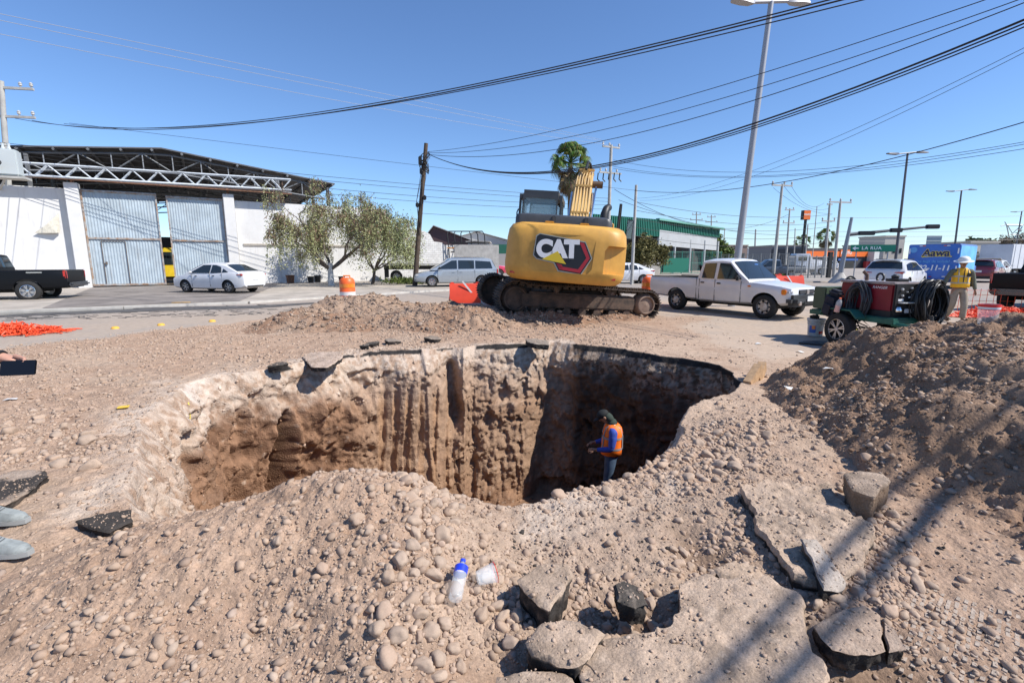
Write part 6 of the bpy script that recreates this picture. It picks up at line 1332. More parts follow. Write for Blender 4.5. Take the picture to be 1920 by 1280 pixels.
cloth('jeans', [(None, [(vv(0, 0, 1.12), (.155, .12)), (vv(0, 0, .93), (.16, .125))]), (1, [(J['hiL'], .108), (J['hiL'].lerp(J['knL'], .5), .092), (J['knL'], .074), (J['anL'] + vv(0, 0, .05), .062)]), (1, [(J['hiR'], .108), (J['hiR'].lerp(J['knR'], .5), .092), (J['knR'], .074), (J['anR'] + vv(0, 0, .05), .062)])], M_JEAN, pm)
cloth('shirt', [(None, [(vv(0, 0, .82), (.19, .15)), (vv(0, -.01, 1.15), (.15, .115)), (vv(0, -.02, 1.32), (.165, .12)), (vv(0, .01, 1.44), (.08, .075))]), (2, [(J['shL'], .078), (J['shL'].lerp(J['elL'], .5), .064), (J['elL'], .056), (J['elL'].lerp(J['wrL'], .5), .048), (J['elL'].lerp(J['wrL'], .95), .036)]), (2, [(J['shR'], .078), (J['shR'].lerp(J['elR'], .5), .064), (J['elR'], .056), (J['elR'].lerp(J['wrR'], .5), .048), (J['elR'].lerp(J['wrR'], .95), .036)])], M_BLUES, pm)
def vest(root, m_, refl, front_open=False, arm=.085):
    rings = [(vv(0, .0, .96), .185, .165), (vv(0, -.005, 1.06), .182, .160), (vv(0, -.01, 1.2), .178, .152), (vv(0, -.02, 1.32), .185, .152), (vv(0, -.02, 1.40), .165, .135), (vv(0, -.01, 1.455), .11, .10), (vv(0, .0, 1.475), .085, .085)]
    v_ = shell('vest', rings, m_, root)
    for s_ in (-1, 1):
        q_ = MB(); q_.lathe([(arm, -.14), (arm * .8, .14)], (s_ * .21, -.01, 1.29), 18, 'x'); 
    for z, a, b in ((1.08, .184, .162), (1.26, .185, .156)):
        m = MB(); n = 28; m.loft([[(cx_ * math.copysign(abs(math.cos(A)) ** .85, math.cos(A)), -.01 + cy_ * math.copysign(abs(math.sin(A)) ** .85, math.sin(A)), zz) for A in [2 * PI * k / n for k in range(n)]] for zz, cx_, cy_ in ((z - .018, a + .014, b + .014), (z + .018, a + .014, b + .014))], cap=False); m.build('reflective_band', refl, v_, 60)
    for s_ in (-1, 1):
        for fs in (-1, 1):
            m = MB(); m.tube([(s_ * .10, fs * .158 - .01, 1.08), (s_ * .105, fs * .150 - .015, 1.3), (s_ * .10, fs * .118 - .015, 1.42), (s_ * .09, fs * .03, 1.475)], .013, 4); m.build('reflective_strap', refl, v_, 40)
    return v_
vs_ = vest(pm, M_ORV, M_REFD)
m = MB(); 
for k in range(6): m.box((random.uniform(-.08, .08), -.185, 1.34 + random.uniform(-.02, .03)), (.02, .006, .03))
m.build('back_print', M_LB, vs_)
# arms pass over the vest: sleeve caps
for s_ in ('L', 'R'):
    cloth('sleeve', [(None, [(J['sh' + s_] + vv(0, 0, -.03), .082), (J['sh' + s_].lerp(J['el' + s_], .5), .070), (J['el' + s_], .058)])], M_BLUES, pm)
rt, f_, up = fr_; hd_ = J['head']
bl_('cap', hd_ + up * .055 - f_ * .005, (.088, .104, .075), mat('cap_black', (.014, .016, .016), .85)); q_ = bl_('cap_brim', hd_ + up * .035 + f_ * .125, (.07, .065, .012), mat('cap_black', (0, 0, 0)))
bl_('hood', hd_ - f_ * .045 - up * .045, (.092, .075, .105), mat('hood_green', (.03, .045, .035), .9)); bl_('hood_drape', J['neck'] - f_ * .03 + up * .0, (.10, .085, .085), mat('hood_green', (0, 0, 0)))
for s_ in 'LR':
    m = MB(); a_, t_ = J['an' + s_], J['to' + s_]; m.bbox(tuple((a_ + t_) / 2 + vv(0, 0, -.01)), (.10, .29, .10), .035, 0); m.build('boot', M_BOOT, pm)
# --- walking man in hard hat
J = dict(pelvis=vv(0, 0, .96), chest=vv(0, .0, 1.30), neck=vv(0, .02, 1.48), head=vv(0.01, .05, 1.61), face=vv(.1, 1, -.18), shL=vv(-.20, 0, 1.41), shR=vv(.20, 0, 1.41), elL=vv(-.29, -.03, 1.13), elR=vv(.33, .04, 1.16), wrL=vv(-.32, .06, .88), wrR=vv(.42, .12, .92),
         hiL=vv(-.10, 0, .90), hiR=vv(.10, 0, .90), knL=vv(-.11, .12, .50), knR=vv(.11, .0, .48), anL=vv(-.11, .13, .09), anR=vv(.12, -.22, .12), toL=vv(-.12, .32, .04), toR=vv(.13, -.08, .03), palmL=vv(1, 0, 0), palmR=vv(-1, 0, 0), curlL=.5, curlR=.6)
wl = P(1806, 604); wm, bd_, fr_, bl_ = person('walking man in a yellow vest and white hard hat beside the welder', (wl.x - .25, wl.y, .0), R(158), J)
cloth('trousers', [(None, [(vv(0, 0, 1.02), (.165, .125)), (vv(0, 0, .94), (.17, .13))]), (1, [(J['hiL'], .115), (J['hiL'].lerp(J['knL'], .5), .10), (J['knL'], .085), (J['knL'].lerp(J['anL'], .5), .08), (J['anL'] + vv(0, -.01, .03), .075)]), (1, [(J['hiR'], .115), (J['hiR'].lerp(J['knR'], .5), .10), (J['knR'], .085), (J['knR'].lerp(J['anR'], .5), .08), (J['anR'] + vv(0, 0, .03), .072)])], M_KHAKI, wm)
cloth('shirt', [(None, [(vv(0, 0, .98), (.16, .12)), (vv(0, 0, 1.15), (.15, .11)), (vv(0, 0, 1.32), (.165, .115)), (vv(0, .01, 1.46), (.07, .07))]), (2, [(J['shL'], .078), (J['shL'].lerp(J['elL'], .5), .064), (J['elL'], .056), (J['elL'].lerp(J['wrL'], .5), .05), (J['elL'].lerp(J['wrL'], .92), .042)]), (2, [(J['shR'], .078), (J['shR'].lerp(J['elR'], .5), .064), (J['elR'], .056), (J['elR'].lerp(J['wrR'], .5), .05), (J['elR'].lerp(J['wrR'], .92), .042)])], M_OLIVE, wm)
vs_ = vest(wm, M_YLV, mat('reflective_grey', (.40, .39, .34), .5)); m = MB(); m.box((0, .158, 1.22), (.02, .012, .5)); m.build('zip', M_LB, vs_); m = MB(); m.bbox((-.1, .165, 1.30), (.09, .03, .10), .01); m.build('radio_pocket', M_LB, vs_)
rt, f_, up = fr_; hd_ = J['head']; hp = hd_ + up * .045
m = MB(); Mx = Matrix((rt, f_, up)).transposed(); m.lathe([(.205, .0), (.21, .008), (.135, .035), (.130, .06), (.11, .105), (.07, .135), (.001, .145)], hp, 28, 'z', Mx); m.build('hard_hat', mat('hat_white', (.78, .78, .75), .35), wm, 50)
bl_('sunglasses', hd_ + f_ * .088 + up * .02, (.062, .012, .016), M_BLK); bl_('moustache', hd_ + f_ * .09 - up * .035, (.028, .010, .008), M_HAIRB); bl_('hair', hd_ - f_ * .02 + up * .02, (.082, .090, .07), M_HAIRB)
for s_ in 'LR':
    m = MB(); a_, t_ = J['an' + s_], J['to' + s_]; m.bbox(tuple((a_ + t_) / 2 + vv(0, 0, .0)), (.10, .30, .10), .035, 0); m.build('boot', M_BOOT, wm)
# --- bystander at the left edge: hand with phone, jacket hem and grey shoes reach into the frame
J = dict(pelvis=vv(0, -.02, .94), chest=vv(0, -.02, 1.28), neck=vv(0, .0, 1.46), head=vv(0, .05, 1.59), face=vv(.2, 1, -.4), shL=vv(-.20, -.02, 1.38), shR=vv(.20, 0, 1.38), elL=vv(-.26, -.08, 1.10), elR=vv(.30, .36, 1.28), wrL=vv(-.24, -.16, .84), wrR=vv(.27, .70, 1.19),
         hiL=vv(-.10, 0, .90), hiR=vv(.10, 0, .90), knL=vv(-.14, -.02, .49), knR=vv(.13, .08, .49), anL=vv(-.23, -.15, .09), anR=vv(.12, .215, .09), toL=vv(-.23, .02, .035), toR=vv(.12, .39, .035), palmL=vv(1, 0, 0), palmR=vv(1, .1, -.5), curlL=.6, curlR=.6, thR=1)
bp, bd_, fr_, bl_ = person('bystander at the left edge holding a black phone wearing grey sports shoes', (-3.30, 2.67, .02), R(-90), J, mat('skin_pink', (.50, .27, .19), .5, var=.06, vs=20))
cloth('trousers', [(None, [(vv(0, -.02, 1.0), (.155, .12)), (vv(0, -.02, .93), (.16, .125))]), (1, [(J['hiL'], .108), (J['knL'], .08), (J['anL'] + vv(0, -.02, .02), .07), (J['anL'] + vv(0, -.02, -.02), .07)]), (1, [(J['hiR'], .108), (J['knR'], .08), (J['anR'] + vv(0, -.02, .02), .07), (J['anR'] + vv(0, -.02, -.02), .07)])], M_JEAN, bp)
M_PLAID = mat('beige_plaid', (.34, .27, .20), .9, c2=(.12, .09, .07), vs=30)
cloth('jacket', [(None, [(vv(0, -.01, .98), (.19, .15)), (vv(0, 0, 1.15), (.165, .13)), (vv(0, 0, 1.32), (.175, .13)), (vv(0, .01, 1.44), (.08, .075))]), (2, [(J['shL'], .082), (J['elL'], .062), (J['elL'].lerp(J['wrL'], .8), .048)]), (2, [(J['shR'], .082), (J['elR'], .062), (J['elR'].lerp(J['wrR'], .3), .052)])], M_PLAID, bp)
m = MB(); m.tube([(.24, .40, 1.22), (.26, .50, 1.17), (.26, .55, 1.10), (.25, .57, 1.05)], [.06, .05, .035, .015], 8); m.build('jacket_flap', M_PLAID, bp, 50)
bl_('hair', J['head'] - fr_[1] * .015 + fr_[2] * .03, (.084, .098, .08), M_HAIRB)
m = MB(); d_ = (J['wrR'] - J['elR']).normalized(); m.lathe([(.034, -.01), (.036, 0), (.034, .01)], J['wrR'] - d_ * .01, 16, 'z', d_.to_track_quat('Z', 'Y').to_matrix()); m.build('bracelet', M_BLK, bp)
for s_ in 'LR':
    a_, t_ = J['an' + s_], J['to' + s_]; k_ = vv(a_.x, 0, 0); m = MB()
    m.loft([[(k_.x + x * w_, y, z) for x, z in ((-1, .012), (1, .012), (1.05, h * .5), (.6, h), (-.6, h), (-1.05, h * .5))] for y, w_, h in ((a_.y - .06, .036, .09), (a_.y - .03, .042, .11), (a_.y + .05, .042, .105), (a_.y + .13, .046, .075), (a_.y + .20, .046, .062), (a_.y + .25, .036, .05), (a_.y + .275, .018, .035))]); sh_ = m.build('shoe', M_SHOE, bp, 50)
    m = MB(); m.loft([[(k_.x + x * w_, y, z) for x, z in ((-1, -.012), (1, -.012), (1, .018), (-1, .018))] for y, w_ in ((a_.y - .07, .04), (a_.y + .05, .047), (a_.y + .15, .051), (a_.y + .24, .042), (a_.y + .285, .02))]); m.build('sole', mat('sole_grey', (.32, .33, .32), .7), sh_, 30)
    m = MB()
    for q_ in range(5): m.tube([(k_.x - .022, a_.y + .05 + q_ * .018, .105 - q_ * .007), (k_.x + .022, a_.y + .058 + q_ * .018, .105 - q_ * .007)], .004, 4)
    m.build('laces', mat('lace_dark', (.08, .09, .1), .8), sh_); m = MB(); m.tube([(k_.x + .043, a_.y + .03, .05), (k_.x + .047, a_.y + .10, .035), (k_.x + .040, a_.y + .14, .06)], .005, 4); m.tube([(k_.x - .043, a_.y + .03, .05), (k_.x - .047, a_.y + .10, .035), (k_.x - .040, a_.y + .14, .06)], .005, 4); m.build('shoe_stripe', M_LET, sh_)
hw_ = Matrix.Translation((-3.30, 2.67, .02)) @ Matrix.Rotation(R(-90), 4, 'Z') @ (J['wrR'] + d_ * .10 + vv(.03, .02, -.02))
m = MB(); m.bbox((0, 0, 0), (.155, .009, .076), .004, Matrix.Rotation(R(12), 3, 'Z') @ Matrix.Rotation(R(-20), 3, 'X')); ph = m.build('phone', mat('phone_black', (.006, .006, .007), .12), None, loc=hw_ + Vector((0, -.02, .0))); tag(ph, 'black phone held out sideways in the hand at the left edge', 'phone')
# ------------------------------------------------------------------ poles and lamps
M_CPOLE = mat('pole_concrete', (.42, .41, .38), .9, var=.15, vs=2); M_WPOLE = mat('pole_wood', (.12, .085, .06), .9, c2=(.07, .05, .036), vs=6, bump=.4, bs=20); M_LAMP = mat('lamp_post_grey', (.36, .37, .39), .5, .4); M_LAMPD = mat('lamp_post_dark', (.12, .12, .13), .5, .3); M_INS = mat('insulator', (.45, .44, .42), .4); M_WIRE = mat('cable_black', (.012, .012, .013), .6); M_WIREG = mat('cable_grey', (.42, .43, .45), .4, .3)
def zt(py, t): # height of pixel row py on the vertical at ground distance t (approx., exact for the centre column)
    d = ray(960, py); return CAMH + d[2] / d[1] * (t * ray(960, 487)[1])
def ptop(px, py, t): d = ray(px, py); k = at(px, t).y / d[1]; return Vector(d) * k + Vector((0, 0, CAMH))
def pole(label, pb, t, ptx, pty, r0, r1, m_, name='utility_pole', cat='utility pole', arms=(), extra=None, t2=None):
    b = at(pb, t); tp = ptop(ptx, pty, t2 or t); o = thing(name, label, cat, b); m = MB(); m.tube([(0, 0, -.3), tuple((tp - b) * .5), tuple(tp - b)], [r0, (r0 + r1) / 2, r1], 12); m.build('pole', m_, o, 60)
    for az, L_, ang, ins in arms:      # height fraction, length, direction, insulators
        c = (tp - b) * az; d_ = Vector((math.cos(ang), math.sin(ang), 0)); m = MB(); m.box(tuple(c + d_ * 0), (L_, .12, .12), ang); m.build('crossarm', m_, o, 0)
        for f in ins:
            q_ = c + d_ * L_ * f; mm = MB(); mm.lathe([(.03, .0), (.03, .12), (.09, .16), (.07, .22), (.09, .26), (.03, .34)], q_, 8); mm.build('insulator', M_INS, o, 30)
    return o, b, tp
pl_, pbL, ptL = pole('concrete pole with two crossarms and a transformer at the far left', 45 - 25, 27.5, 2, 152, .17, .12, M_CPOLE, arms=((.97, 3.0, R(10), (.3, .47)), (.84, 3.0, R(10), (.25, .47))))
tq = ptop(6, 305, 24.6) - pbL
m = MB(); m.bbox(tuple(tq), (1.25, .7, 1.25), .06, .5)
for k in range(4): m.lathe([(.06, 0), (.09, .1), (.05, .2), (.07, .35)], tuple(tq + Vector((-.2 + k * .2, -.3 + k * .1, .55))), 8)
m.build('transformer', mat('transformer_grey', (.50, .54, .54), .5), pl_); m = MB(); m.box(tuple(tq + Vector((0, 0, -.72))), (1.7, .9, .1), .5); m.tube([tuple(tq + Vector((0, 0, -.7))), (0, 0, float(tq.z) - 1.0)], .06, 6); m.build('platform', M_CPOLE, pl_, 0)
m = MB()
for k in range(5): m.tube([tuple(tq + Vector((.28 * math.cos(a_) * (1 + .1 * k) + .1, -.50 - .02 * k, .10 * math.sin(a_) * (1 + .15 * k) - .1))) for a_ in np.linspace(0, 6.28, 18)], .02, 4)
m.build('cable_coil', M_WIRE, pl_)
wp_, pbW, ptW = pole('leaning dark wooden pole wrapped in loose cables beside the minivan', 775, 30.6, 799, 269, .17, .12, M_WPOLE)
m = MB()
for k in range(9):
    c = (ptW - pbW); f0 = random.uniform(.82, .95); c0_ = c * f0; a0 = random.uniform(0, 6.28); r_ = random.uniform(.18, .34); m.tube([tuple(c0_ + Vector((math.cos(a0 + q_) * r_, math.sin(a0 + q_) * r_, math.sin(q_ * 1.3) * .35))) for q_ in np.linspace(0, 5.5, 12)], .022, 4)
for k in range(6):
    z0_, z1_ = sorted((random.uniform(.35, .7), random.uniform(.7, .95))); s_ = random.uniform(-.3, .3); m.tube([tuple((ptW - pbW) * z0_ + Vector((.1, -.15, 0))), tuple((ptW - pbW) * (z0_ + z1_) / 2 + Vector((s_, -.25, 0))), tuple((ptW - pbW) * z1_ + Vector((-.1, -.15, 0)))], .014, 4)
m.build('loose_cables', M_WIRE, wp_)
for f, dx, h in ((.88, -.25, .55), (.81, -.12, .4), (.58, -.2, .3), (.63, .22, .3)): c = (ptW - pbW) * f; m = MB(); m.bbox((c.x + dx, c.y - .15, c.z), (.2, .2, h), .05); m.build('splice_box', M_BLK, wp_)
cp_, pbC, ptC = pole('tall concrete pole with crossarms right of the palm and excavator boom', 1139, 41, 1146, 272, .17, .12, M_CPOLE, arms=((.985, 1.7, R(25), (-.47, -.1, .47)), (.80, 2.2, R(25), (-.45, -.2, .3))))
m = MB()
for k in range(5): m.tube([tuple((ptC - pbC) * .80 + Vector((-1 + k * .45, 0, 0))), tuple((ptC - pbC) * .80 + Vector((-1.05 + k * .45, 0, -.5))), tuple((ptC - pbC) * .8 + Vector((-.85 + k * .45, 0, -.7)))], .05, 6)
m.build('cutout_fuses', M_BLK, cp_)
_, pbD, ptD = pole('plain slim concrete pole without arms just left of the brick corner', 1186, 33, 1193, 347, .12, .09, M_CPOLE)
_, b_, pt7 = pole('concrete pole with a braced crossarm behind the white pickup', 1452, 42, 1467, 345, .15, .10, M_CPOLE, arms=((.985, 2.1, R(15), (-.47, .1, .47)),))
_, b_, pt8 = pole('slim pole with two short crossarms left of the orange pole sign', 1474, 60, 1481, 391, .13, .09, M_CPOLE, arms=((.98, 1.3, R(10), (-.4, .4)), (.78, 1.6, R(10), (-.45, .45))))
_, b_, pt9 = pole('pole with a wide crossarm right of the orange pole sign', 1548, 50, 1556, 381, .14, .10, M_CPOLE, arms=((.76, 1.5, R(10), (-.47, .47)), (.985, .6, R(10), ())))
_, b_, pt10 = pole('tallest pole near the shop sharing a long crossarm at its top', 1566, 45, 1576, 377, .15, .10, M_CPOLE, arms=((.985, 2.4, R(12), (-.47, .0, .47)),))
for px_, t_, qx, qy, r_, lab in ((1510, 75, 1515, 421, .1, 'thin bare pole right behind the orange pole sign'), (1490, 70, 1491, 428, .08, 'short bare pole left behind the orange pole sign'), (1355, 90, 1359, 429, .1, 'thin bare pole right of the green roof corner'), (1415, 110, 1417, 430, .2, 'dark pole with a cable loop right of the lamp foot'), (1523, 80, 1532, 387, .08, 'very thin tall mast between the shop poles')):
    pole(lab, px_, t_, qx, qy, r_, r_ * .8, M_CPOLE)
for px_, t_, py_, lab in ((1306, 85, 398, 'distant pole with fuses behind the green roof, left one'), (1334, 88, 403, 'distant pole with two arms behind the green roof, right one')):
    pole(lab, px_, t_, px_, py_, .14, .1, M_CPOLE, arms=((.96, 1.6, 0, (-.4, .4)), (.87, 2.2, 0, (-.45, .45))))
def lamp(label, pb, t, ptx, pty, r0, r1, m_, arm, head, ang, tilt=.0, t2=None):
    o, b, tp = pole(label, pb, t, ptx, pty, r0, r1, m_, 'street_lamp', 'street lamp', t2=t2); c = tp - b; d_ = Vector((math.cos(ang), math.sin(ang), .12)).normalized()
    m = MB(); m.tube([tuple(c - d_ * arm), tuple(c + d_ * arm)], r1 * .6, 6); m.build('arm', m_, o)
    for s_ in (-1, 1):
        e = c + d_ * arm * s_; m = MB(); u_ = Vector((d_.x, d_.y, 0)).normalized() * s_; v_ = Vector((-u_.y, u_.x, 0)); m.loft([[tuple(e + u_ * a_ + v_ * w_ * y + Vector((0, 0, z * h_))) for y, z in ((-1, -.5), (1, -.5), (.8, .5), (-.8, .5))] for a_, w_, h_ in ((-.1, .05, .08), (.05, .12, .14), (head * .45, .17, .10), (head * .9, .14, .06), (head, .06, .04))]); m.build('lamp_head', m_, o, 30)
    return o
lamp('tallest grey double street lamp leaning over the white pickup', 1377, 17.5, 1446, 4, .13, .085, M_LAMP, .75, .75, R(12))
lamp('double street lamp in the middle distance above the green direction sign', 1680, 37, 1702, 287, .11, .07, M_LAMPD, .9, 1.0, R(12))
lamp('third double street lamp above the blue truck', 1788, 56, 1803, 357, .12, .08, M_LAMPD, 1.1, 1.1, R(12))
lamp('farthest double street lamp at the right edge beside the pylon', 1901, 78, 1916, 396, .12, .08, M_LAMPD, 1.1, 1.2, R(12))
# lattice pylon far away
py = thing('pylon', 'distant steel lattice power pylon at the right edge', 'pylon', at(1890, 240)); hP = zt(422, 240); m = MB(); k = 240 / F
def L3(a, b, r_=.22): m.tube([(a[0] * k, 0, a[1]), (b[0] * k, 0, b[1])], r_, 4)
Z = lambda p: zt(p, 240); L3((-8, 0), (-3, Z(450)), .3); L3((8, 0), (3, Z(450)), .3); L3((-3, Z(450)), (-14, Z(421)), .3); L3((3, Z(450)), (16, Z(425)), .3); L3((-14, Z(422)), (16, Z(422)), .35); L3((-24, Z(424)), (-14, Z(421))); L3((16, Z(421)), (26, Z(424))); L3((-14, Z(421)), (-18, Z(416))); L3((-12, Z(422)), (0, Z(438))); L3((14, Z(422)), (0, Z(438))); L3((-8, Z(440)), (8, Z(440))); L3((-3, Z(450)), (3, Z(450)))
for j in range(8): zz = Z(450) * j / 8; z2_ = Z(450) * (j + 1) / 8; w1_, w2_ = 8 - 5 * j / 8, 8 - 5 * (j + 1) / 8; L3((-w1_, zz), (w2_, z2_), .14); L3((w1_, zz), (-w2_, z2_), .14)
m.build('lattice', mat('pylon_grey', (.33, .35, .37), .5, .3), py, 0)
# ------------------------------------------------------------------ overhead cables
def wire(label, A_, B_, mid, r_, m_=None, name='overhead_cable', grp=None, lo=0, n=36):
    A_, B_ = Vector(A_), Vector(B_); d = Vector(ray(*mid)); u = (B_ - A_); N = Vector((u.y, -u.x, 0)); t = (A_ - Vector((0, 0, CAMH))).dot(N) / d.dot(N); q_ = Vector((0, 0, CAMH)) + d * t
    s_ = ((q_ - A_).x * u.x + (q_ - A_).y * u.y) / (u.x ** 2 + u.y ** 2); sag = (A_.z + u.z * s_ - q_.z) / max(.05, s_ * (1 - s_)) ; sag = max(-1, min(sag, 12))
    pts = [A_ + u * k + Vector((0, 0, -sag * k * (1 - k))) for k in np.linspace(lo, 1, n)]
    m = MB(); m.tube(pts, r_, 5); o = m.build(name, m_ or M_WIRE, None, 60); return tag(o, label, 'cable', grp)
def X(px, py, t): return ptop(px, py, t)
wt0 = X(803, 289, 30.6)
wire('upper thin cable of the pair from the far left pole to the top right', X(28, 222, 27.5), X(1640, -22, 9), (780, 180), .014)
wire('lower thick cable of the pair from the far left pole to the top right', X(60, 226, 27.5), X(1600, -5, 8.6), (780, 184), .015)
wire('third cable running just under the pair toward the top right', X(120, 232, 27.5), X(1640, -5, 9.4), (620, 212), .012)
wire('thickest black cable of the bundle from the wooden pole to the right edge', wt0, X(2010, 0, 8.5), (1250, 281), .022)
wire('second black cable hugging the thick bundle to the right edge', wt0, X(2010, 7, 8.7), (1250, 285), .016)
wire('lowest black cable of the thick bundle to the right edge', wt0, X(2010, 14, 8.8), (1250, 288), .014)
wire('highest of three cables rising from the wooden pole to the top right', X(800, 285, 30.6), X(1900, -18, 12), (1250, 191), .012)
wire('middle of three cables rising from the wooden pole to the top right', X(802, 287, 30.6), X(1960, -18, 12), (1250, 214), .012)
wire('lowest of three cables rising from the wooden pole to the top right', X(804, 290, 30.6), X(1975, -16, 12), (1250, 236), .014)
for k, (y0, ym, ye, lab) in enumerate(((18, 124, 262, 'uppermost pale cable from the upper left to the concrete pole'), (30, 136, 266, 'middle pale cable from the upper left to the concrete pole'), (56, 158, 272, 'lowest pale cable from the upper left to the concrete pole'))):
    wire(lab, X(-40, y0, 18), X(1128 + k * 8, ye, 41), (470, ym), .010, M_WIREG)
wire('thin cable sloping from the left pole past the wooden pole', X(130, 231, 27.5), X(1190, 357, 33), (700, 300), .010)
wire('twisted cable rising from the slim pole to the right edge', X(1190, 357, 33), X(2000, 205, 14), (1440, 346), .016)
for k, (y0, ym, ye, lab) in enumerate(((265, 330, 372, 'upper cable crossing the shed roof toward the concrete pole'), (270, 338, 378, 'second cable crossing the shed roof toward the concrete pole'), (276, 352, 384, 'third cable crossing the shed roof toward the concrete pole'), (282, 362, 392, 'fourth cable crossing the shed roof toward the concrete pole'))):
    wire(lab, X(-20, y0, 26), X(1140, ye, 41), (600, ym), .014)
wire('cable low across the sky behind the minivan to the concrete pole', X(790, 400, 31), X(1140, 406, 41), (960, 408), .012)
for k, (a_, b_, c_, d_2, lab) in enumerate(((300, 1330, 322, 262, 'upper cable from the concrete pole sagging toward the right edge'), (312, 1360, 331, 266, 'middle cable from the concrete pole sagging toward the right edge'), (316, 1350, 333, 276, 'lower cable from the concrete pole sagging toward the right edge'))):
    wire(lab, X(1150, a_, 41), X(2000, d_2 - 10, 20), (b_, c_), .012)
wire('upper thin cable of the diagonal pair running up to the right edge', X(1195, 372, 40), X(2000, 50, 13), (1500, 286), .008)
wire('lower thin cable of the diagonal pair running up to the right edge', X(1200, 376, 40), X(2000, 58, 13), (1500, 297), .008)
wire('dark cable falling from the concrete pole to the far poles', X(1152, 355, 41), X(1478, 402, 60), (1290, 418), .02)
wire('cable from the slim pole down across the green roof', X(1160, 375, 41), X(1476, 440, 60), (1250, 405), .02)
for k, (y0, y1, lab) in enumerate(((398, 402, 'topmost far cable between the distant poles'), (414, 416, 'second far cable between the distant poles'), (430, 424, 'third far cable between the distant poles'), (446, 438, 'fourth far cable between the distant poles'), (462, 452, 'lowest far cable between the distant poles'))):
    wire(lab, X(1190, y0 - 20, 45), X(1560, y1, 60), (1400, (y0 + y1) / 2 + 6), .02); 
for k, (y0, lab) in enumerate(((402, 'topmost cable far right between lamp posts'), (428, 'second cable far right between lamp posts'), (437, 'third cable far right between lamp posts'), (446, 'lowest cable far right between lamp posts'))):
    wire(lab, X(1560, y0 + 6, 60), X(2000, y0, 60), (1760, y0 + 6), .02, mat('cable_dim', (.10, .11, .12), .5))
for k, (px_, py_) in enumerate(((1484, 349), (1470, 349), (1450, 352))):
    wire(('right', 'middle', 'left')[k] + ' cable hanging from the braced crossarm to the far poles', X(px_, py_, 42), X(1545 + 8 * k, 381 + 10 * k, 50), (1515, 385 + 4 * k), .012)

# ------------------------------------------------------------------ trees
def leafmesh(name, pts, sizes, cols_l, m_, parent, droop=.6, asp=2.2):
    n = len(pts); a = rng.uniform(0, 2 * PI, n); el = rng.normal(-droop, .6, n); u = np.stack([np.cos(a) * np.cos(el), np.sin(a) * np.cos(el), np.sin(el)], 1); b = rng.uniform(0, 2 * PI, n)
    r_ = np.stack([np.cos(b), np.sin(b), rng.uniform(-1, 1, n)], 1); v = np.cross(u, r_); v /= np.linalg.norm(v, axis=1)[:, None] + 1e-9; s_ = sizes[:, None]
    Q = np.stack([pts - v * s_ * .5 * .2, pts + u * s_ * asp * .45 - v * s_ * .5, pts + u * s_ * asp, pts + u * s_ * asp * .45 + v * s_ * .5], 1).reshape(-1, 3)
    me = npmesh(name, Q, np.arange(4 * n).reshape(-1, 4), False); setcol(me, np.repeat(cols_l, 4, 0)); return link(name, me, m_, parent)
M_LEAF = soil_mat('leaf', .6, 5, .0, .001, .15, (1, 1, 1))
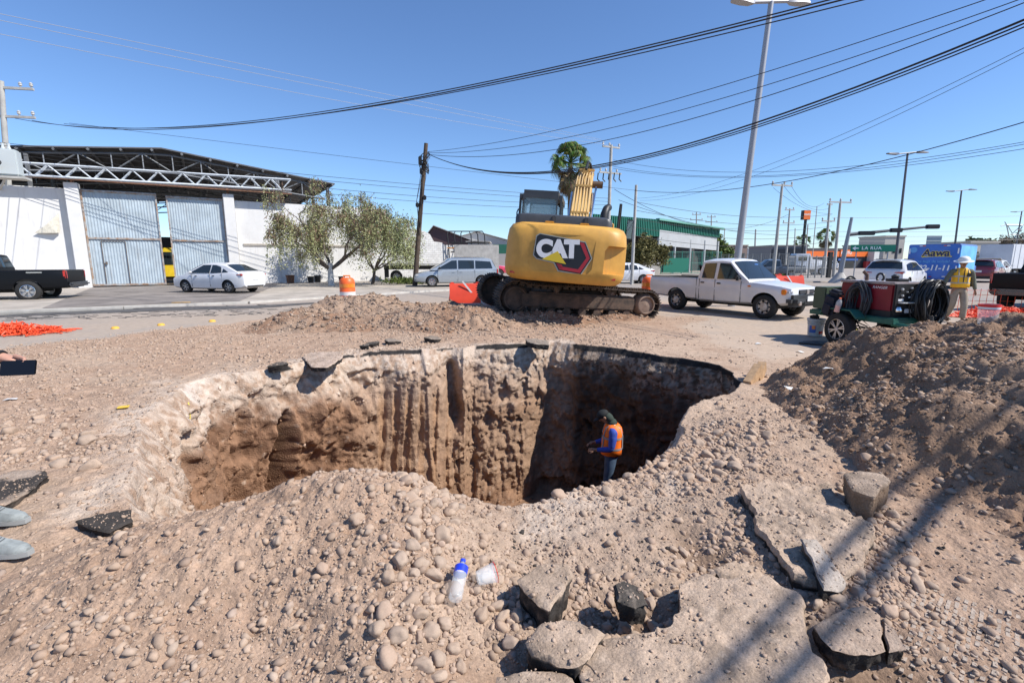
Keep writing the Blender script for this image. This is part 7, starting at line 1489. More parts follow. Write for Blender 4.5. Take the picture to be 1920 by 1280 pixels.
def tree(label, base, H_, lean, spread, nlim, nleaf, cola, colb, pods=0, trunk_r=.13, name='tree', crown=(.45, 1.0), m_bark=None, lowhang=.5, seed=0, white=False, size=(.06, .14), strands=0, forkf=(.16, .24)):
    R_ = random.Random(seed); o = thing(name, label, 'tree', base); m = MB(); tips = []
    fork = H_ * R_.uniform(*forkf); p0 = Vector((0, 0, -.1)); p1 = Vector((lean * fork, 0, fork)); m.tube([p0, p0.lerp(p1, .5) + Vector((.03, 0, 0)), p1], [trunk_r * 1.25, trunk_r, trunk_r * .9], 10)
    def grow(p, d, L_, r_, dep):
        pts = [p]; dd = d.copy()
        for k in range(3): dd = (dd + Vector((R_.gauss(0, .22), R_.gauss(0, .22), R_.gauss(.05, .15)))).normalized(); pts.append(pts[-1] + dd * L_ / 3)
        m.tube(pts, [r_, r_ * .85, r_ * .7, r_ * .55], 6 if dep < 2 else 4, cap=False)
        if dep >= 1: tips.extend([(pts[2], dep), (pts[3], dep)])
        if dep < 4:
            for k in range(R_.choice((2, 3))): q_ = (dd + Vector((R_.gauss(0, .55), R_.gauss(0, .5), R_.gauss(.12, .35)))).normalized(); grow(pts[R_.choice((2, 3, 3))], q_, L_ * R_.uniform(.6, .82), r_ * .55, dep + 1)
    for k in range(nlim):
        A_ = 2 * PI * k / nlim + R_.uniform(-.4, .4); grow(p1, Vector((math.cos(A_) * spread + lean, math.sin(A_) * spread * .8, 1)).normalized(), H_ * .30 * R_.uniform(.8, 1.15), trunk_r * .6, 0)
    m.build('trunk', m_bark or mat('bark', (.16, .125, .10), .9, c2=(.09, .07, .055), vs=9), o, 60)
    if white: mm = MB(); mm.lathe([(trunk_r * 1.36, -.1), (trunk_r * 1.2, .5), (trunk_r * 1.1, 1.1), (trunk_r * 1.02, 1.45)], (.01, 0, 0), 14, cap=False); mm.build('lime_wash', mat('lime_wash', (.55, .54, .51), .9, var=.1), o, 60)
    tp = np.array([t_[0][:] for t_ in tips]); idx = rng.integers(0, len(tp), nleaf); dens = rng.uniform(.25, 1, len(tp)) ** 1.5; idx = rng.choice(len(tp), nleaf, p=dens / dens.sum())
    pts = tp[idx] + rng.normal(0, .17, (nleaf, 3)) * [1.0, 1.0, .9]; pts[:, 2] -= np.abs(rng.normal(0, .3, nleaf)) * lowhang; tone = rng.uniform(0, 1, len(tp))[idx]; cl = cola + (colb - cola) * np.clip(tone * .8 + rng.uniform(-.25, .45, nleaf), 0, 1)[:, None]
    if strands:
        si = rng.choice(len(tp), strands, p=dens / dens.sum()); L_ = rng.uniform(.4, 2.4, strands); dx = rng.normal(0, .22, (strands, 2)); per = 16; tt = rng.uniform(0, 1, (strands, per))
        sp2 = np.repeat(tp[si][:, None, :], per, 1); sp2[:, :, 0] += dx[:, 0:1] * np.sqrt(tt) + rng.normal(0, .035, tt.shape); sp2[:, :, 1] += dx[:, 1:2] * np.sqrt(tt) + rng.normal(0, .035, tt.shape); sp2[:, :, 2] -= L_[:, None] * tt
        pts = np.concatenate([pts, sp2.reshape(-1, 3)]); tn = np.repeat(rng.uniform(.2, 1, strands), per); cl = np.concatenate([cl, cola + (colb - cola) * tn[:, None]]); nleaf = len(pts)
    keep_ = pts[:, 2] > 1.0; pts = pts[keep_]; cl = cl[keep_]; nleaf = len(pts)
    leafmesh('crown', pts, rng.uniform(*size, nleaf), cl * rng.uniform(.75, 1.2, (nleaf, 1)), M_LEAF, o, .5)
    if pods:
        idx = rng.integers(0, len(tp), pods); pts = tp[idx] + rng.normal(0, .14, (pods, 3)); pts[:, 2] -= .1; leafmesh('seed_pods', pts, rng.uniform(.03, .055, pods), np.array([.17, .11, .075]) * rng.uniform(.6, 1.5, (pods, 1)), M_LEAF, o, 1.35, 6)
    return o
G1, G2 = np.array([.16, .175, .06]), np.array([.40, .40, .21])
tree('larger street tree with hanging brown pods and a white washed trunk before the white wall', P(621, 536, .05), 7.0, .02, 1.0, 7, 3600, G1, G2, 4800, .15, seed=5, white=True, size=(.03, .075), strands=1050, forkf=(.12, .16))
tree('smaller paler street tree beside it near the end of the white wall', P(684, 533, .05) + Vector((.5, 0, 0)), 6.6, .22, 1.0, 7, 2600, np.array([.19, .22, .08]), np.array([.44, .46, .24]), 1600, .10, seed=9, size=(.03, .075), strands=950, forkf=(.12, .16))
tree('leafy green tree behind the green roofed depot corner', at(1320, 74), 6.2, 0, .9, 6, 9000, np.array([.05, .09, .02]), np.array([.17, .22, .06]), 0, .16, seed=12, size=(.12, .3))
tree('olive drooping bush tree over the grey block wall', at(1196, 50), 4.4, 0, 1.1, 7, 14000, np.array([.10, .095, .03]), np.array([.24, .21, .09]), 0, .10, seed=14, size=(.07, .16), lowhang=1.2)
tree('bare brown tree far off at the right edge below the pylon', at(1890, 100), 7.5, 0, .8, 6, 2500, np.array([.15, .12, .09]), np.array([.22, .18, .13]), 0, .2, seed=16, size=(.1, .25)); tree('round green tree far off right of the blue truck', at(1846, 110), 7.2, 0, 1.0, 7, 6000, np.array([.035, .055, .02]), np.array([.09, .12, .04]), 0, .2, seed=18, size=(.2, .45))
def palm(label, base, H_, r_, crownr, nf=46, m_skirt=True):
    o = thing('palm_tree', label, 'palm tree', base); m = MB(); m.tube([(0, 0, -.2), (.05, 0, H_ * .5), (0, 0, H_)], [r_ * 1.2, r_, r_ * .9], 10); m.build('trunk', mat('palm_bark', (.17, .12, .08), .9, c2=(.09, .065, .045), vs=5), o, 60)
    for nm, cnt, e0, e1, ca, cb, rr_ in (('crown', nf, -.6, 1.45, (.06, .095, .02), (.15, .20, .05), crownr), ('dry_skirt', nf, -1.45, -.7, (.15, .11, .06), (.24, .18, .10), crownr * .85)):
        m = MB(); cl = []
        for k in range(cnt):
            A_ = random.uniform(0, 2 * PI); el = random.uniform(e0, e1); d_ = Vector((math.cos(A_) * math.cos(el), math.sin(A_) * math.cos(el), math.sin(el))); b = Vector((0, 0, H_ - (0 if nm == 'crown' else random.uniform(0, 1.2)))); pe = b + d_ * rr_ * .55; side = Matrix.Rotation(random.uniform(-.95, .95), 3, d_) @ d_.cross(Vector((0, 0, 1))).normalized(); m.tube([b, pe], .025, 4); cl += [ca] * 8
            nl = 15; up_ = side.cross(d_)
            for j in range(nl):
                a_ = (j / (nl - 1) - .5) * 2.6; q_ = (d_ * math.cos(a_) + side * math.sin(a_)).normalized(); L_ = rr_ * .5 * (1 - .25 * abs(a_) / 1.3); tip = pe + q_ * L_ * .7 ; tip2 = tip + (q_ * .6 + Vector((0, 0, -1.1))).normalized() * L_ * .6; w_ = q_.cross(up_).normalized() * .038 * rr_ / 1.6
                m.add([pe - w_ * .4, pe + w_ * .4, tip + w_, tip2, tip - w_], [(0, 1, 2, 4), (4, 2, 3)]); c_ = [ca[i] + (cb[i] - ca[i]) * random.random() for i in range(3)]; cl += [c_] * 5
        q_ = m.build(nm, M_LEAF, o, 0, fix=False); setcol(q_.data, np.array(cl))
    return o
palm('tall fan palm with a dry brown skirt rising behind the excavator cab', at(1066, 38) , 9.0, .20, 1.75)
palm('small palm far off above the orange shop', at(1544, 130), 7.8, .3, 2.6, 26); palm('distant low palm behind the dark building', at(1502, 140), 6.8, .3, 2.6, 24)
# weeds along the foot of the wall and fence
wn = 3500; wx_ = []; 
for (a_, b_, cnt, sp) in ((P(735, 535), P(800, 534), 900, .5), (at(1370, 44), at(1440, 42), 1500, 1.0)):
    a_, b_ = Vector(a_), Vector(b_)
    for k in range(cnt): q_ = a_.lerp(b_, random.random()); wx_.append((q_.x + random.gauss(0, sp), q_.y + random.gauss(0, sp * .6), .07 + random.uniform(0, .35)))
wx_ = np.array(wx_); o = leafmesh('weeds', wx_, rng.uniform(.04, .10, len(wx_)), np.array([.10, .13, .035]) * rng.uniform(.6, 1.6, (len(wx_), 1)), M_LEAF, None, -.7, 3); tag(o, 'green weeds growing at the foot of the walls', 'weeds', kind='stuff')
for px_, py_, r_, lab in ((545, 531, .28, 'wide clay planter at the foot of the white wall'), (583, 530, .22, 'dark bucket left of the larger tree trunk'), (596, 529, .24, 'black plastic bucket beside the larger tree trunk'), (641, 530, .22, 'dark pot right of the larger tree trunk')):
    c = P(px_, py_, .07); m = MB(); m.lathe([(r_ * .8, 0), (r_, r_ * 1.9), (r_ * 1.1, r_ * 1.9), (r_ * 1.1, r_ * 2.05), (r_ * .9, r_ * 2.05), (r_ * .8, r_ * 1.4)], (0, 0, 0), 14); o = m.build('plant_pot', mat('clay_pot', (.16, .08, .05), .8) if r_ > .25 else M_BLK, None, 40, loc=c); tag(o, lab, 'pot')

# ------------------------------------------------------------------ traffic drums, barriers, mesh
M_ORP = mat('orange_plastic', (.85, .13, .02), .45, var=.06, vs=3); M_REDP = mat('red_barrier_plastic', (.75, .07, .03), .45, var=.08, vs=2); M_WBAND = mat('white_band', (.70, .68, .66), .5)
def drum(label, c, s_=1.0):
    o = thing('traffic_drum', label, 'traffic drum', c); m = MB(); m.lathe([(.30 * s_, 0), (.30 * s_, .30), (.285 * s_, .32), (.285 * s_, .80), (.27 * s_, .95), (.20 * s_, 1.02), (.001, 1.03)], (0, 0, 0), 24); m.build('barrel', M_ORP, o, 40)
    for z in (.36, .66): m = MB(); m.lathe([(.291 * s_, z), (.291 * s_, z + .14)], (0, 0, 0), 24, cap=False); m.build('band', M_WBAND if z < .5 else M_AMB, o, 60)
    m = MB(); m.tube([(-.12, 0, 1.0), (-.12, 0, 1.1), (.12, 0, 1.1), (.12, 0, 1.0)], .03, 6); m.build('handle', M_AMB, o); return o
c = P(653, 571, 0); drum('orange white traffic drum standing behind the dirt ridge near the trees', (c.x, c.y, 0)); c = at(1219, 19); drum('orange traffic drum half hidden behind the tail of the white pickup', c)
def barrier(label, c, rz, L_=1.8, h=.95):
    o = thing('traffic_barrier', label, 'barrier', c, rz); m = MB(); m.loft([[(x, y * w_, z) for y, z, w_ in ((-.28, 0, 1), (-.28, .18, 1), (-.10, h, 1), (.10, h, 1), (.28, .18, 1), (.28, 0, 1))] for x in (-L_ / 2, -L_ / 2 + .04, L_ / 2 - .04, L_ / 2)]); m.build('shell', M_REDP, o, 25); m = MB(); m.box((.15, -.2, .5), (.06, .02, .8), Matrix.Rotation(R(-38), 3, 'Y') @ Matrix.Rotation(R(0), 3, 'Z')); m.build('white_stripe', M_LET, o)
    m = MB(); m.bbox((-L_ / 2 + .1, 0, h), (.16, .16, .1), .03); m.bbox((L_ / 2 - .1, 0, h), (.16, .16, .1), .03); m.build('fill_cap', M_REDP, o); return o
barrier('red plastic barrier lying tilted left of the excavator tracks', (at(872, 18.2).x, 18.2, .10), R(8), 1.15, .72); barrier('red plastic barrier seen over the bonnet of the white pickup', at(1478, 27), R(5), 1.9, .8); barrier('second red barrier half hidden behind the windshield of the white pickup', at(1440, 30), R(-10), 1.7, .8)
m = MB(); m.lathe([(.24, 0), (.24, .04), (.15, .05), (.04, .72), (.001, .73)], (0, 0, 0), 20); o = m.build('traffic_cone', M_REDP, None, 40, loc=at(846, 18.4)); tag(o, 'red cone at the left end of the tilted barrier', 'cone')
m = MB(); m.bbox((0, 0, .03), (2.6, .25, .06), .01); o = m.build('fallen_plank', M_REDP, None, 30, loc=P(715, 549, .0)); o.rotation_euler.z = R(4); tag(o, 'flat red strip lying on the kerb right of the traffic drum', 'strip')
def netting(name, label, pts_fn, n, r_=.02, seedk=0, m_=None):
    m = MB()
    for k in range(n): m.tube(pts_fn(k), r_, 4, cap=False)
    o = m.build(name, m_ or mat('net_orange', (.85, .10, .03), .5), None, 0, fix=False); return tag(o, label, 'safety net')
def heap(c, L_, W_, H_, ang):
    def fn(k):
        u = random.uniform(-1, 1); v = random.uniform(-1, 1); h = H_ * max(.08, (1 - u * u) * (1 - v * v)); q_ = []; a_ = random.uniform(0, 6.28); x, y = u * L_ / 2, v * W_ / 2
        for j in range(6): x += math.cos(a_) * .09; y += math.sin(a_) * .07; a_ += random.uniform(-1, 1); q_.append((c[0] + x * math.cos(ang) - y * math.sin(ang), c[1] + x * math.sin(ang) + y * math.cos(ang), c[2] + abs(h * random.uniform(.1, 1))))
        return q_
    return fn
c0 = P(45, 626); netting('safety_net', 'crumpled heap of orange safety net on the street at the far left', heap((c0.x - .45, c0.y, .02), 1.9, .6, .26, R(12)), 560, .011)
c0 = P(1868, 590); netting('safety_net', 'fallen orange safety net bunched in a long strip at the right edge', heap((c0.x, c0.y, .02), 3.6, .45, .26, R(20)), 760, .011)
m = MB(); bA, bB = P(1808, 588), P(1990, 592)
for k in range(14):
    q_ = bA.lerp(bB, k / 13); m.tube([(q_.x, q_.y + 1.0, .0), (q_.x, q_.y + 1.0, .75)], .010, 4)
for z in (.15, .35, .55, .7): m.tube([(bA.x, bA.y + 1.0, z), (bB.x, bB.y + 1.0, z)], .006, 4)
o = m.build('safety_net', mat('net_orange', (0, 0, 0)), None, 0); tag(o, 'thin standing red orange net line behind the fallen strip at the right', 'safety net')
# ------------------------------------------------------------------ welder trailer
M_TRG = mat('trailer_green', (.012, .10, .07), .5, var=.2, vs=3); M_TANK = mat('tank_green', (.055, .085, .05), .6, var=.15, vs=2); M_WRED = mat('welder_red', (.22, .012, .022), .45, var=.15, vs=2); M_HOSE = mat('hose_rubber', (.014, .014, .015), .45)
wt_ = thing('welder_trailer', 'green wheeled trailer with a maroon welding generator and black hose coils', 'trailer', (7.22, 9.62, 0), R(-80)); wt_.scale = (.93, .93, .97)
m = MB(); 
for s_ in (-1, 1): m.bbox((-.05, s_ * .50, .60), (2.1, .07, .10), .01)
for x in (-1.05, -.3, .5, .95): m.bbox((x, 0, .60), (.07, 1.0, .08), .01)
m.bbox((-.05, 0, .655), (2.05, 1.0, .02), .004); m.build('chassis', M_TRG, wt_)
m = MB(); m.tube([(.9, -.45, .56), (1.7, 0, .44)], .045, 6); m.tube([(.9, .45, .56), (1.7, 0, .44)], .045, 6); m.tube([(1.6, 0, .44), (2.0, 0, .44)], .05, 6); m.build('drawbar', M_TRG, wt_); m = MB(); m.tube([(1.35, -.1, .75), (1.35, -.1, .05)], .04, 8); m.bbox((1.35, -.1, .03), (.18, .18, .05), .01); m.build('jack_stand', M_BLK, wt_)
for s_ in (-1, 1):
    wheel(wt_, -.05, s_ * .68, .34, .20, 'alloy', s_); m = MB(); m.loft([[(x * 1, s_ * y, z) for y, z in ((.56, zz), (.80, zz), (.80, zz + .03), (.56, zz + .03))] for x, zz in ((-.52, .60), (-.36, .74), (.26, .74), (.42, .60))]); m.build('fender', M_TRG, wt_, 30)
m = MB(); m.bbox((-.92, 0, .92), (.36, .95, .48), .02); m.build('fuel_tank', M_TANK, wt_); m = MB()
for k in range(4): m.tube([(-.73, -.42 + k * .2, .70), (-.60, -.25 + k * .2, 1.12)], .03, 4)
m.build('tank_strap', M_BLK, wt_)
m = MB(); m.bbox((.15, 0, .98), (1.25, .72, .62), .03); wb = m.build('generator_body', M_WRED, wt_); m = MB(); m.bbox((.15, 0, 1.31), (1.29, .76, .05), .015); m.build('roof_cover', mat('welder_roof', (.35, .30, .29), .35, var=.2), wb); m = MB(); m.bbox((.15, 0, .72), (1.27, .74, .14), .01); m.build('base_panel', M_BLK, wb)
m = MB(); m.bbox((.79, 0, 1.0), (.05, .70, .60), .015); cpn = m.build('control_panel', M_BLK, wb)
m = MB()
for k, (y, z, r_) in enumerate(((-.22, 1.2, .025), (0, 1.22, .02), (.2, 1.19, .025), (-.2, 1.08, .02), (.05, 1.09, .03), (.22, 1.08, .02), (-.1, 1.15, .012), (.12, 1.15, .012))): m.lathe([(r_, .815), (r_, .845), (r_ * .6, .85)], (0, y, z), 10, 'x')
m.build('dials', mat('dial_grey', (.45, .45, .45), .4), cpn); m = MB(); m.box((.82, .1, 1.05), (.01, .28, .03)); m.box((.82, -.22, 1.0), (.01, .12, .04)); m.build('panel_marking', M_LET, cpn)
m = MB(); m.bbox((.86, -.02, .95), (.14, .5, .02), .004); m.build('shelf', mat('shelf_white', (.6, .6, .58), .5), cpn); m = MB(); m.bbox((.83, -.0, .79), (.03, .22, .08), .01); m.build('white_plate', M_LET, cpn)
for y in (-.26, .22): m = MB(); m.lathe([(.06, -.04), (.065, 0), (.04, .05), (.001, .055)], (.84, y, .82), 12, 'z'); m.build('socket_cap', M_CHROME, cpn, 40)
text_mesh('lettering', 'RANGER', .07, M_LET, wb, Matrix.Translation((.47, -.364, 1.22)) @ FRONT, depth=.002, shear=.3, sx=1.2)
m = MB(); m.tube([(-.1, -.1, 1.33), (-.1, -.1, 1.44), (-.16, -.14, 1.52)], .035, 10); m.build('exhaust_stub', mat('rusty_pipe', (.12, .07, .05), .8), wb); m = MB(); m.tube([(.12 + .08 * math.cos(a_), .0, 1.40 + .08 * math.sin(a_)) for a_ in np.linspace(0, 6.28, 16)], .022, 6); m.bbox((.5, 0, 1.36), (.34, .3, .06), .03); m.lathe([(.06, 0), (.07, .06), (.03, .09)], (.45, 0, 1.38), 10); m.build('lifting_eye', M_BLK, wb)
def coil(label, c, r_, n, ang, w_, par_m, hr=.016, drop=.35):
    m = MB()
    for k in range(n):
        rk = r_ * random.uniform(.72, 1.08); off = (k / n - .5) * w_; ph_ = random.uniform(-.15, .15)
        pts = []
        for a_ in np.linspace(0, 2 * PI, 20): y = rk * .62 * math.cos(a_) + ph_ * .2; z = rk * 1.15 * math.sin(a_) - (drop * random.uniform(.8, 1.1) if False else 0); pts.append((off + .03 * math.sin(3 * a_ + k), y, z))
        m.tube(pts, hr, 5, cap=False)
    for k in range(6): m.tube([(random.uniform(-w_, w_) * .5, random.uniform(-.2, .2), -r_), (random.uniform(-w_, w_) * .7, random.uniform(-.3, .3), -r_ * 1.45), (random.uniform(-w_, w_), random.uniform(-.3, .3), -r_ * 1.7)], hr, 5)
    o = m.build('hose_coil', par_m, None, 60, fix=False); o.matrix_world = Matrix.Translation(c) @ Matrix.Rotation(ang, 4, 'Z'); return tag(o, label, 'hose coil')
TM = Matrix.Translation((7.22, 9.62, 0)) @ Matrix.Rotation(R(-80), 4, 'Z') @ Matrix.Diagonal((.93, .93, .97, 1))
coil('big coil of black hoses hanging on the front of the welder', TM @ Vector((1.02, .24, .93)), .36, 34, R(-80), .30, M_HOSE)
coil('grey black cable coil hanging on the side of the welder beside the bottle', TM @ Vector((.12, -.46, .92)), .33, 22, R(-170), .2, mat('cable_grey_rubber', (.05, .052, .055), .5), .012)
coil('hose coil draped over the green tank of the trailer', TM @ Vector((-.55, -.05, 1.16)) , .2, 9, R(-120), .3, M_HOSE, .012)
m = MB(); m.bbox((0, 0, 0), (.46, .26, .55), .11); m.bbox((.05, -.13, -.08), (.3, .14, .32), .06); m.bbox((0, 0, .26), (.3, .2, .12), .05); o = m.build('backpack', mat('backpack_navy', (.012, .014, .026), .8, var=.2, vs=8), None, 50); o.matrix_world = TM @ Matrix.Translation((-.36, -.62, .82)) @ Matrix.Rotation(R(12), 4, 'Y'); tag(o, 'dark navy backpack hanging on the side of the welder trailer', 'backpack')
m = MB(); m.tube([tuple(TM @ Vector((-.2, -.5, .62))), tuple(TM @ Vector((0, -.55, .45))), tuple(TM @ Vector((.5, -.5, .42))), tuple(TM @ Vector((.8, -.4, .6)))], .014, 6); o = m.build('drooping_hose', M_HOSE, None, 60); tag(o, 'thin black hose drooping under the welder trailer', 'hose')
M_PETC = mat('clear_plastic', (.85, .88, .88), .12, 0, alpha=.32, spec=.8); M_PETO = mat('orange_drink', (.85, .25, .14), .3, alpha=.9)
def bottle(label, M_, h, r_, liquid=None, capm=None, labm=None, labz=(.5, .68), fill=.45):
    o = thing('plastic_bottle', label, 'bottle'); o.matrix_world = M_; m = MB(); m.lathe([(.001, 0), (r_ * .85, 0), (r_, h * .04), (r_ * .93, h * .12), (r_, h * .2), (r_ * .9, h * .32), (r_, h * .42), (r_, h * .68), (r_ * .75, h * .8), (r_ * .38, h * .9), (r_ * .36, h * .95)], (0, 0, 0), 20, cap=False); m.build('bottle_body', M_PETC, o, 60)
    if liquid: m = MB(); m.lathe([(r_ * .8, h * .02), (r_ * .9, h * .06), (r_ * .9, h * fill)], (0, 0, 0), 18); m.build('liquid', liquid, o, 60)
    m = MB(); m.lathe([(r_ * .42, h * .92), (r_ * .42, h)], (0, 0, 0), 14); m.build('cap', capm, o, 30)
    if labm: m = MB(); m.lathe([(r_ * 1.02, h * labz[0]), (r_ * 1.02, h * labz[1])], (0, 0, 0), 20, cap=False); m.build('label', labm, o, 60)
    return o
bottle('clear bottle with orange drink hanging on the welder trailer side', TM @ Matrix.Translation((.0, -.86, .70)) @ Matrix.Rotation(R(12), 4, 'Y'), .30, .055, M_PETO, mat('orange_cap', (.85, .2, .1), .4))
# bucket, cylinders, rags on the ground by the welder
c = P(1536, 632); bk = thing('bucket', 'white plastic bucket with a paint label holding dark rags left of the welder', 'bucket', (c.x, c.y + .16, .01)); m = MB(); m.lathe([(.001, 0), (.145, 0), (.165, .34), (.185, .345), (.185, .39), (.16, .39), (.15, .05)], (0, 0, 0), 24, cap=False)
for z in (.27, .31): m.lathe([(.166, z), (.178, z + .012), (.166, z + .024)], (0, 0, 0), 24, cap=False)
m.build('pail', mat('bucket_white', (.48, .48, .47), .6, var=.15, vs=6), bk, 40)
def arclabel(name, z0, z1, a0, a1, r_, mt): m = MB(); vs_ = [(rr_ * math.cos(a_), rr_ * math.sin(a_), z) for z, rr_ in ((z0, r_ - .008), (z1, r_)) for a_ in np.linspace(a0, a1, 8)]; m.add(vs_, [(k, k + 1, 8 + k + 1, 8 + k) for k in range(7)]); return m.build(name, mt, bk, 60, fix=False)
arclabel('blue_label', .08, .24, R(190), R(240), .165, mat('label_blue', (.04, .12, .4), .5)); arclabel('orange_label', .15, .24, R(212), R(236), .168, mat('label_orange', (.85, .25, .05), .5)); arclabel('red_label', .06, .12, R(262), R(300), .162, mat('label_red', (.55, .05, .04), .5))
m = MB()
for k in range(9): a_ = random.uniform(0, 6.28); r_ = random.uniform(0, .1); m.bbox((math.cos(a_) * r_, math.sin(a_) * r_, .40 + random.uniform(-.02, .05)), (.14, .1, .06), .025, Matrix.Rotation(a_, 3, 'Z') @ Matrix.Rotation(random.uniform(-.6, .6), 3, 'X'))
o = m.build('dirty_rags', mat('dark_rag', (.03, .026, .022), .95, var=.4, vs=20), None, 50, loc=(c.x, c.y + .16, .01)); tag(o, 'dark dirty rags stuffed in the top of the white bucket', 'rags')
c = P(1590, 655); m = MB(); m.lathe([(.001, -.05), (.12, -.05), (.14, -.02), (.14, .02), (.12, .05), (.001, .05)], (0, 0, 0), 24, 'x'); o = m.build('cable_reel', mat('reel_blue', (.02, .14, .32), .4), None, 40, loc=(c.x, c.y, .14)); o.rotation_euler = (0, .2, R(-60)); tag(o, 'blue disc shaped reel leaning by the trailer wheel', 'reel')
c = P(1609, 655); m = MB(); m.lathe([(.03, 0), (.03, .18), (.012, .2), (.012, .24)], (0, 0, 0), 12); o = m.build('gas_torch', mat('torch_blue', (.04, .25, .5), .4), None, 40, loc=(c.x, c.y, 0)); tag(o, 'small blue gas bottle standing beside the blue reel', 'gas bottle')
c = P(1624, 634); m = MB(); m.bbox((0, 0, .08), (.22, .1, .15), .03); o = m.build('yellow_tool_case', mat('tool_yellow', (.6, .5, .06), .5), None, 40, loc=(c.x, c.y + .3, 0)); tag(o, 'yellow plastic piece on the ground under the trailer', 'tool')
c = P(1560, 646); m = MB(); vs_ = []; 
for a_ in np.linspace(0, 6.28, 16)[:-1]: vs_.append((.62 * math.cos(a_) * random.uniform(.8, 1.1), .26 * math.sin(a_) * random.uniform(.7, 1.2)))
m.prism(vs_, .008, .035, lambda u, v, h: (u, v, h)); o = m.build('black_tarp', mat('tarp_black', (.02, .02, .021), .6, var=.4, vs=6, bump=1, bs=8, bdist=.05), None, 40, loc=(c.x, c.y, .0)); o.rotation_euler.z = R(-10); tag(o, 'flat black rubber sheet on the ground left of the trailer wheel', 'sheet')
m = MB(); q_ = [P(1585, 660, .02), P(1600, 668, .02), P(1622, 655, .03), P(1612, 645, .06), P(1632, 650, .02), P(1660, 652, .02)]; m.tube(q_, .012, 6); o = m.build('loose_hose', M_HOSE, None, 60); tag(o, 'thin hose snaking on the ground between reel and torch', 'hose')
c = P(1715, 647); bottle('clear empty bottle lying under the drawbar of the trailer', Matrix.Translation((c.x, c.y, .05)) @ Matrix.Rotation(R(-10), 4, 'Z') @ Matrix.Rotation(R(90), 4, 'Y'), .28, .045, None, M_LET)
# litter: cup, paper, jar on the pile
def cup(name, label, M_, h, r0, r1, band, cat): o = thing(name, label, cat); o.matrix_world = M_; m = MB(); m.lathe([(.001, 0), (r0, 0), (r1, h)], (0, 0, 0), 22, cap=False); m.build('cup_wall', M_PETC, o, 60); m = MB(); m.lathe([(r0 + (r1 - r0) * band[0] + .002, h * band[0]), (r0 + (r1 - r0) * band[1] + .002, h * band[1])], (0, 0, 0), 22, cap=False); m.build('red_band', mat('label_red_bright', (.75, .03, .03), .4), o, 60); return o
c = P(1616, 684); cup('plastic_cup', 'small clear cup with a red band lying on the flat dirt', Matrix.Translation((c.x, c.y, .05)) @ Matrix.Rotation(R(35), 4, 'Z') @ Matrix.Rotation(R(100), 4, 'Y'), .14, .04, .055, (.6, 1.0), 'cup')
c = S(1850, 606); jr = cup('plastic_jar', 'clear plastic jar with a red label standing upside down on top of the dark pile', Matrix.Translation((c.x, c.y, c.z - .01)), .22, .078, .095, (.72, 1.0), 'jar')
m = MB(); m.lathe([(.093, .165), (.096, .19)], (0, 0, 0), 22, cap=False); m.build('label_line', M_LET, jr, 60); m = MB()
for k in range(26): a_ = random.uniform(0, 6.28); r_ = random.uniform(0, .05); q_ = random.uniform(.015, .03); m.bbox((r_ * math.cos(a_), r_ * math.sin(a_), .02 + random.uniform(0, .05)), (q_, q_, q_), q_ * .3, random.uniform(0, 3))
m.build('dirt_inside', mat('dark_dirt', (.10, .06, .04), .95), jr, 40)
for k, (px_, py_, lab) in enumerate(((1424, 618, 'small white paper scrap on the road before the white pickup'), (1478, 730, 'white paper scrap on the dirt left of the dark pile'), (1500, 661, 'tiny white scrap behind the red banded cup'), (1555, 695, 'grey scrap of litter left of the red banded cup'), (20, 751, 'white scrap among the stones at the far left'))):
    c = S(px_, py_); m = MB(); m.add([(-.07, -.03, 0), (.02, -.05, .012), (.08, .0, .0), (.01, .05, .02), (-.05, .03, .0)], [(0, 1, 3, 4), (1, 2, 3)]); o = m.build('paper_scrap', mat('paper_white', (.7, .7, .68), .8), None, 0, loc=(c.x, c.y, c.z + .012), fix=False); o.rotation_euler.z = k; tag(o, lab, 'paper')
c = S(855, 1138); up_ = Vector((.06, .60, .22)).normalized()
bottle('clear bottle with a blue label and blue cap among the foreground cobbles', Matrix.Translation((c.x + .0, c.y - .03, c.z + .05)) @ up_.to_track_quat('Z', 'Y').to_matrix().to_4x4(), .21, .034, None, mat('cap_blue', (.02, .06, .62), .35), mat('label_blue2', (.02, .05, .62), .35), (.62, .80))
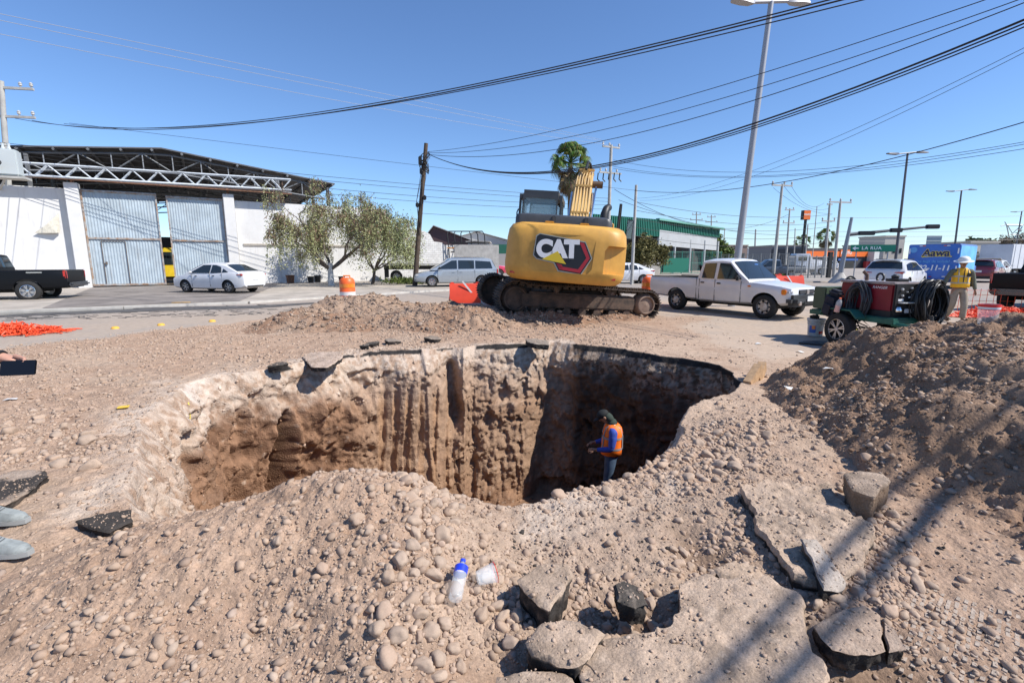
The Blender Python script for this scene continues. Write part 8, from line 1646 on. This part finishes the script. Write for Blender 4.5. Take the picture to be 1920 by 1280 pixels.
c = S(895, 1104); cup('crushed_cup', 'crumpled clear plastic cup beside the blue labelled bottle', Matrix.Translation((c.x, c.y, c.z + .045)) @ Matrix.Rotation(R(20), 4, 'Z') @ Matrix.Rotation(R(82), 4, 'Y'), .10, .035, .05, (.97, 1.0), 'cup')
# root and yellow tape hanging at the pit
c = D(505, 850, 8.3); m = MB(); a_ = D(500, 845, 7.9); m.tube([tuple(a_ + Vector((.25, .1, -.15))), tuple(a_ + Vector((.12, 0, .0))), tuple(a_), tuple(a_ + Vector((-.1, .0, -.22))), tuple(a_ + Vector((-.16, .02, -.5)))], [.03, .025, .02, .015, .01], 6); o = m.build('broken_pipe', mat('pipe_pale', (.42, .36, .30), .8), None, 60); tag(o, 'pale bent root sticking out of the brown left wall of the pit', 'root')
a_ = D(350, 778, 6.0); m = MB(); m.tube([tuple(a_ + Vector((-.03, .1, .14))), tuple(a_ + Vector((.0, .05, .05))), tuple(a_ + Vector((.02, .02, -.05))), tuple(a_ + Vector((.06, -.02, -.16)))], [.012, .022, .016, .01], 5); o = m.build('tape_scrap', mat('tape_yellow', (.55, .42, .04), .6), None, 30); tag(o, 'twisted yellow tape scrap on the pale left shelf of the pit', 'tape')
c = S(232, 768); m = MB(); m.bbox((0, 0, 0), (.11, .09, .01), .003, .5); o = m.build('leaf_litter', mat('leaf_yellow', (.7, .48, .06), .6), None, 0, loc=(c.x, c.y, c.z + .02)); tag(o, 'small yellow leaf like scrap on the dirt left of the pit', 'litter')

for (p1, p2, r_, lab) in (((1380, 1214), (1590, 1000), .028, 'thick cable bundle overhead to the right whose shadow crosses the big slab'), ((1445, 1280), (1560, 1160), .030, 'second thick cable bundle overhead whose shadow crosses the lower slab'), ((1640, 1060), (1757, 925), .026, 'third cable bundle overhead whose shadow crosses the dark pile foot')):
    a_, b_ = P(*p1), P(*p2); u_ = (b_ - a_); u_.z = 0; u_.normalize(); off = sdir * (6.2 / sdir.z); A_ = a_ + off - u_ * 14; B_ = a_ + off + u_ * 30
    m = MB(); m.tube([A_, A_.lerp(B_, .5) , B_], r_, 8); o = m.build('overhead_cable', M_WIRE, None, 60); tag(o, lab, 'cable')
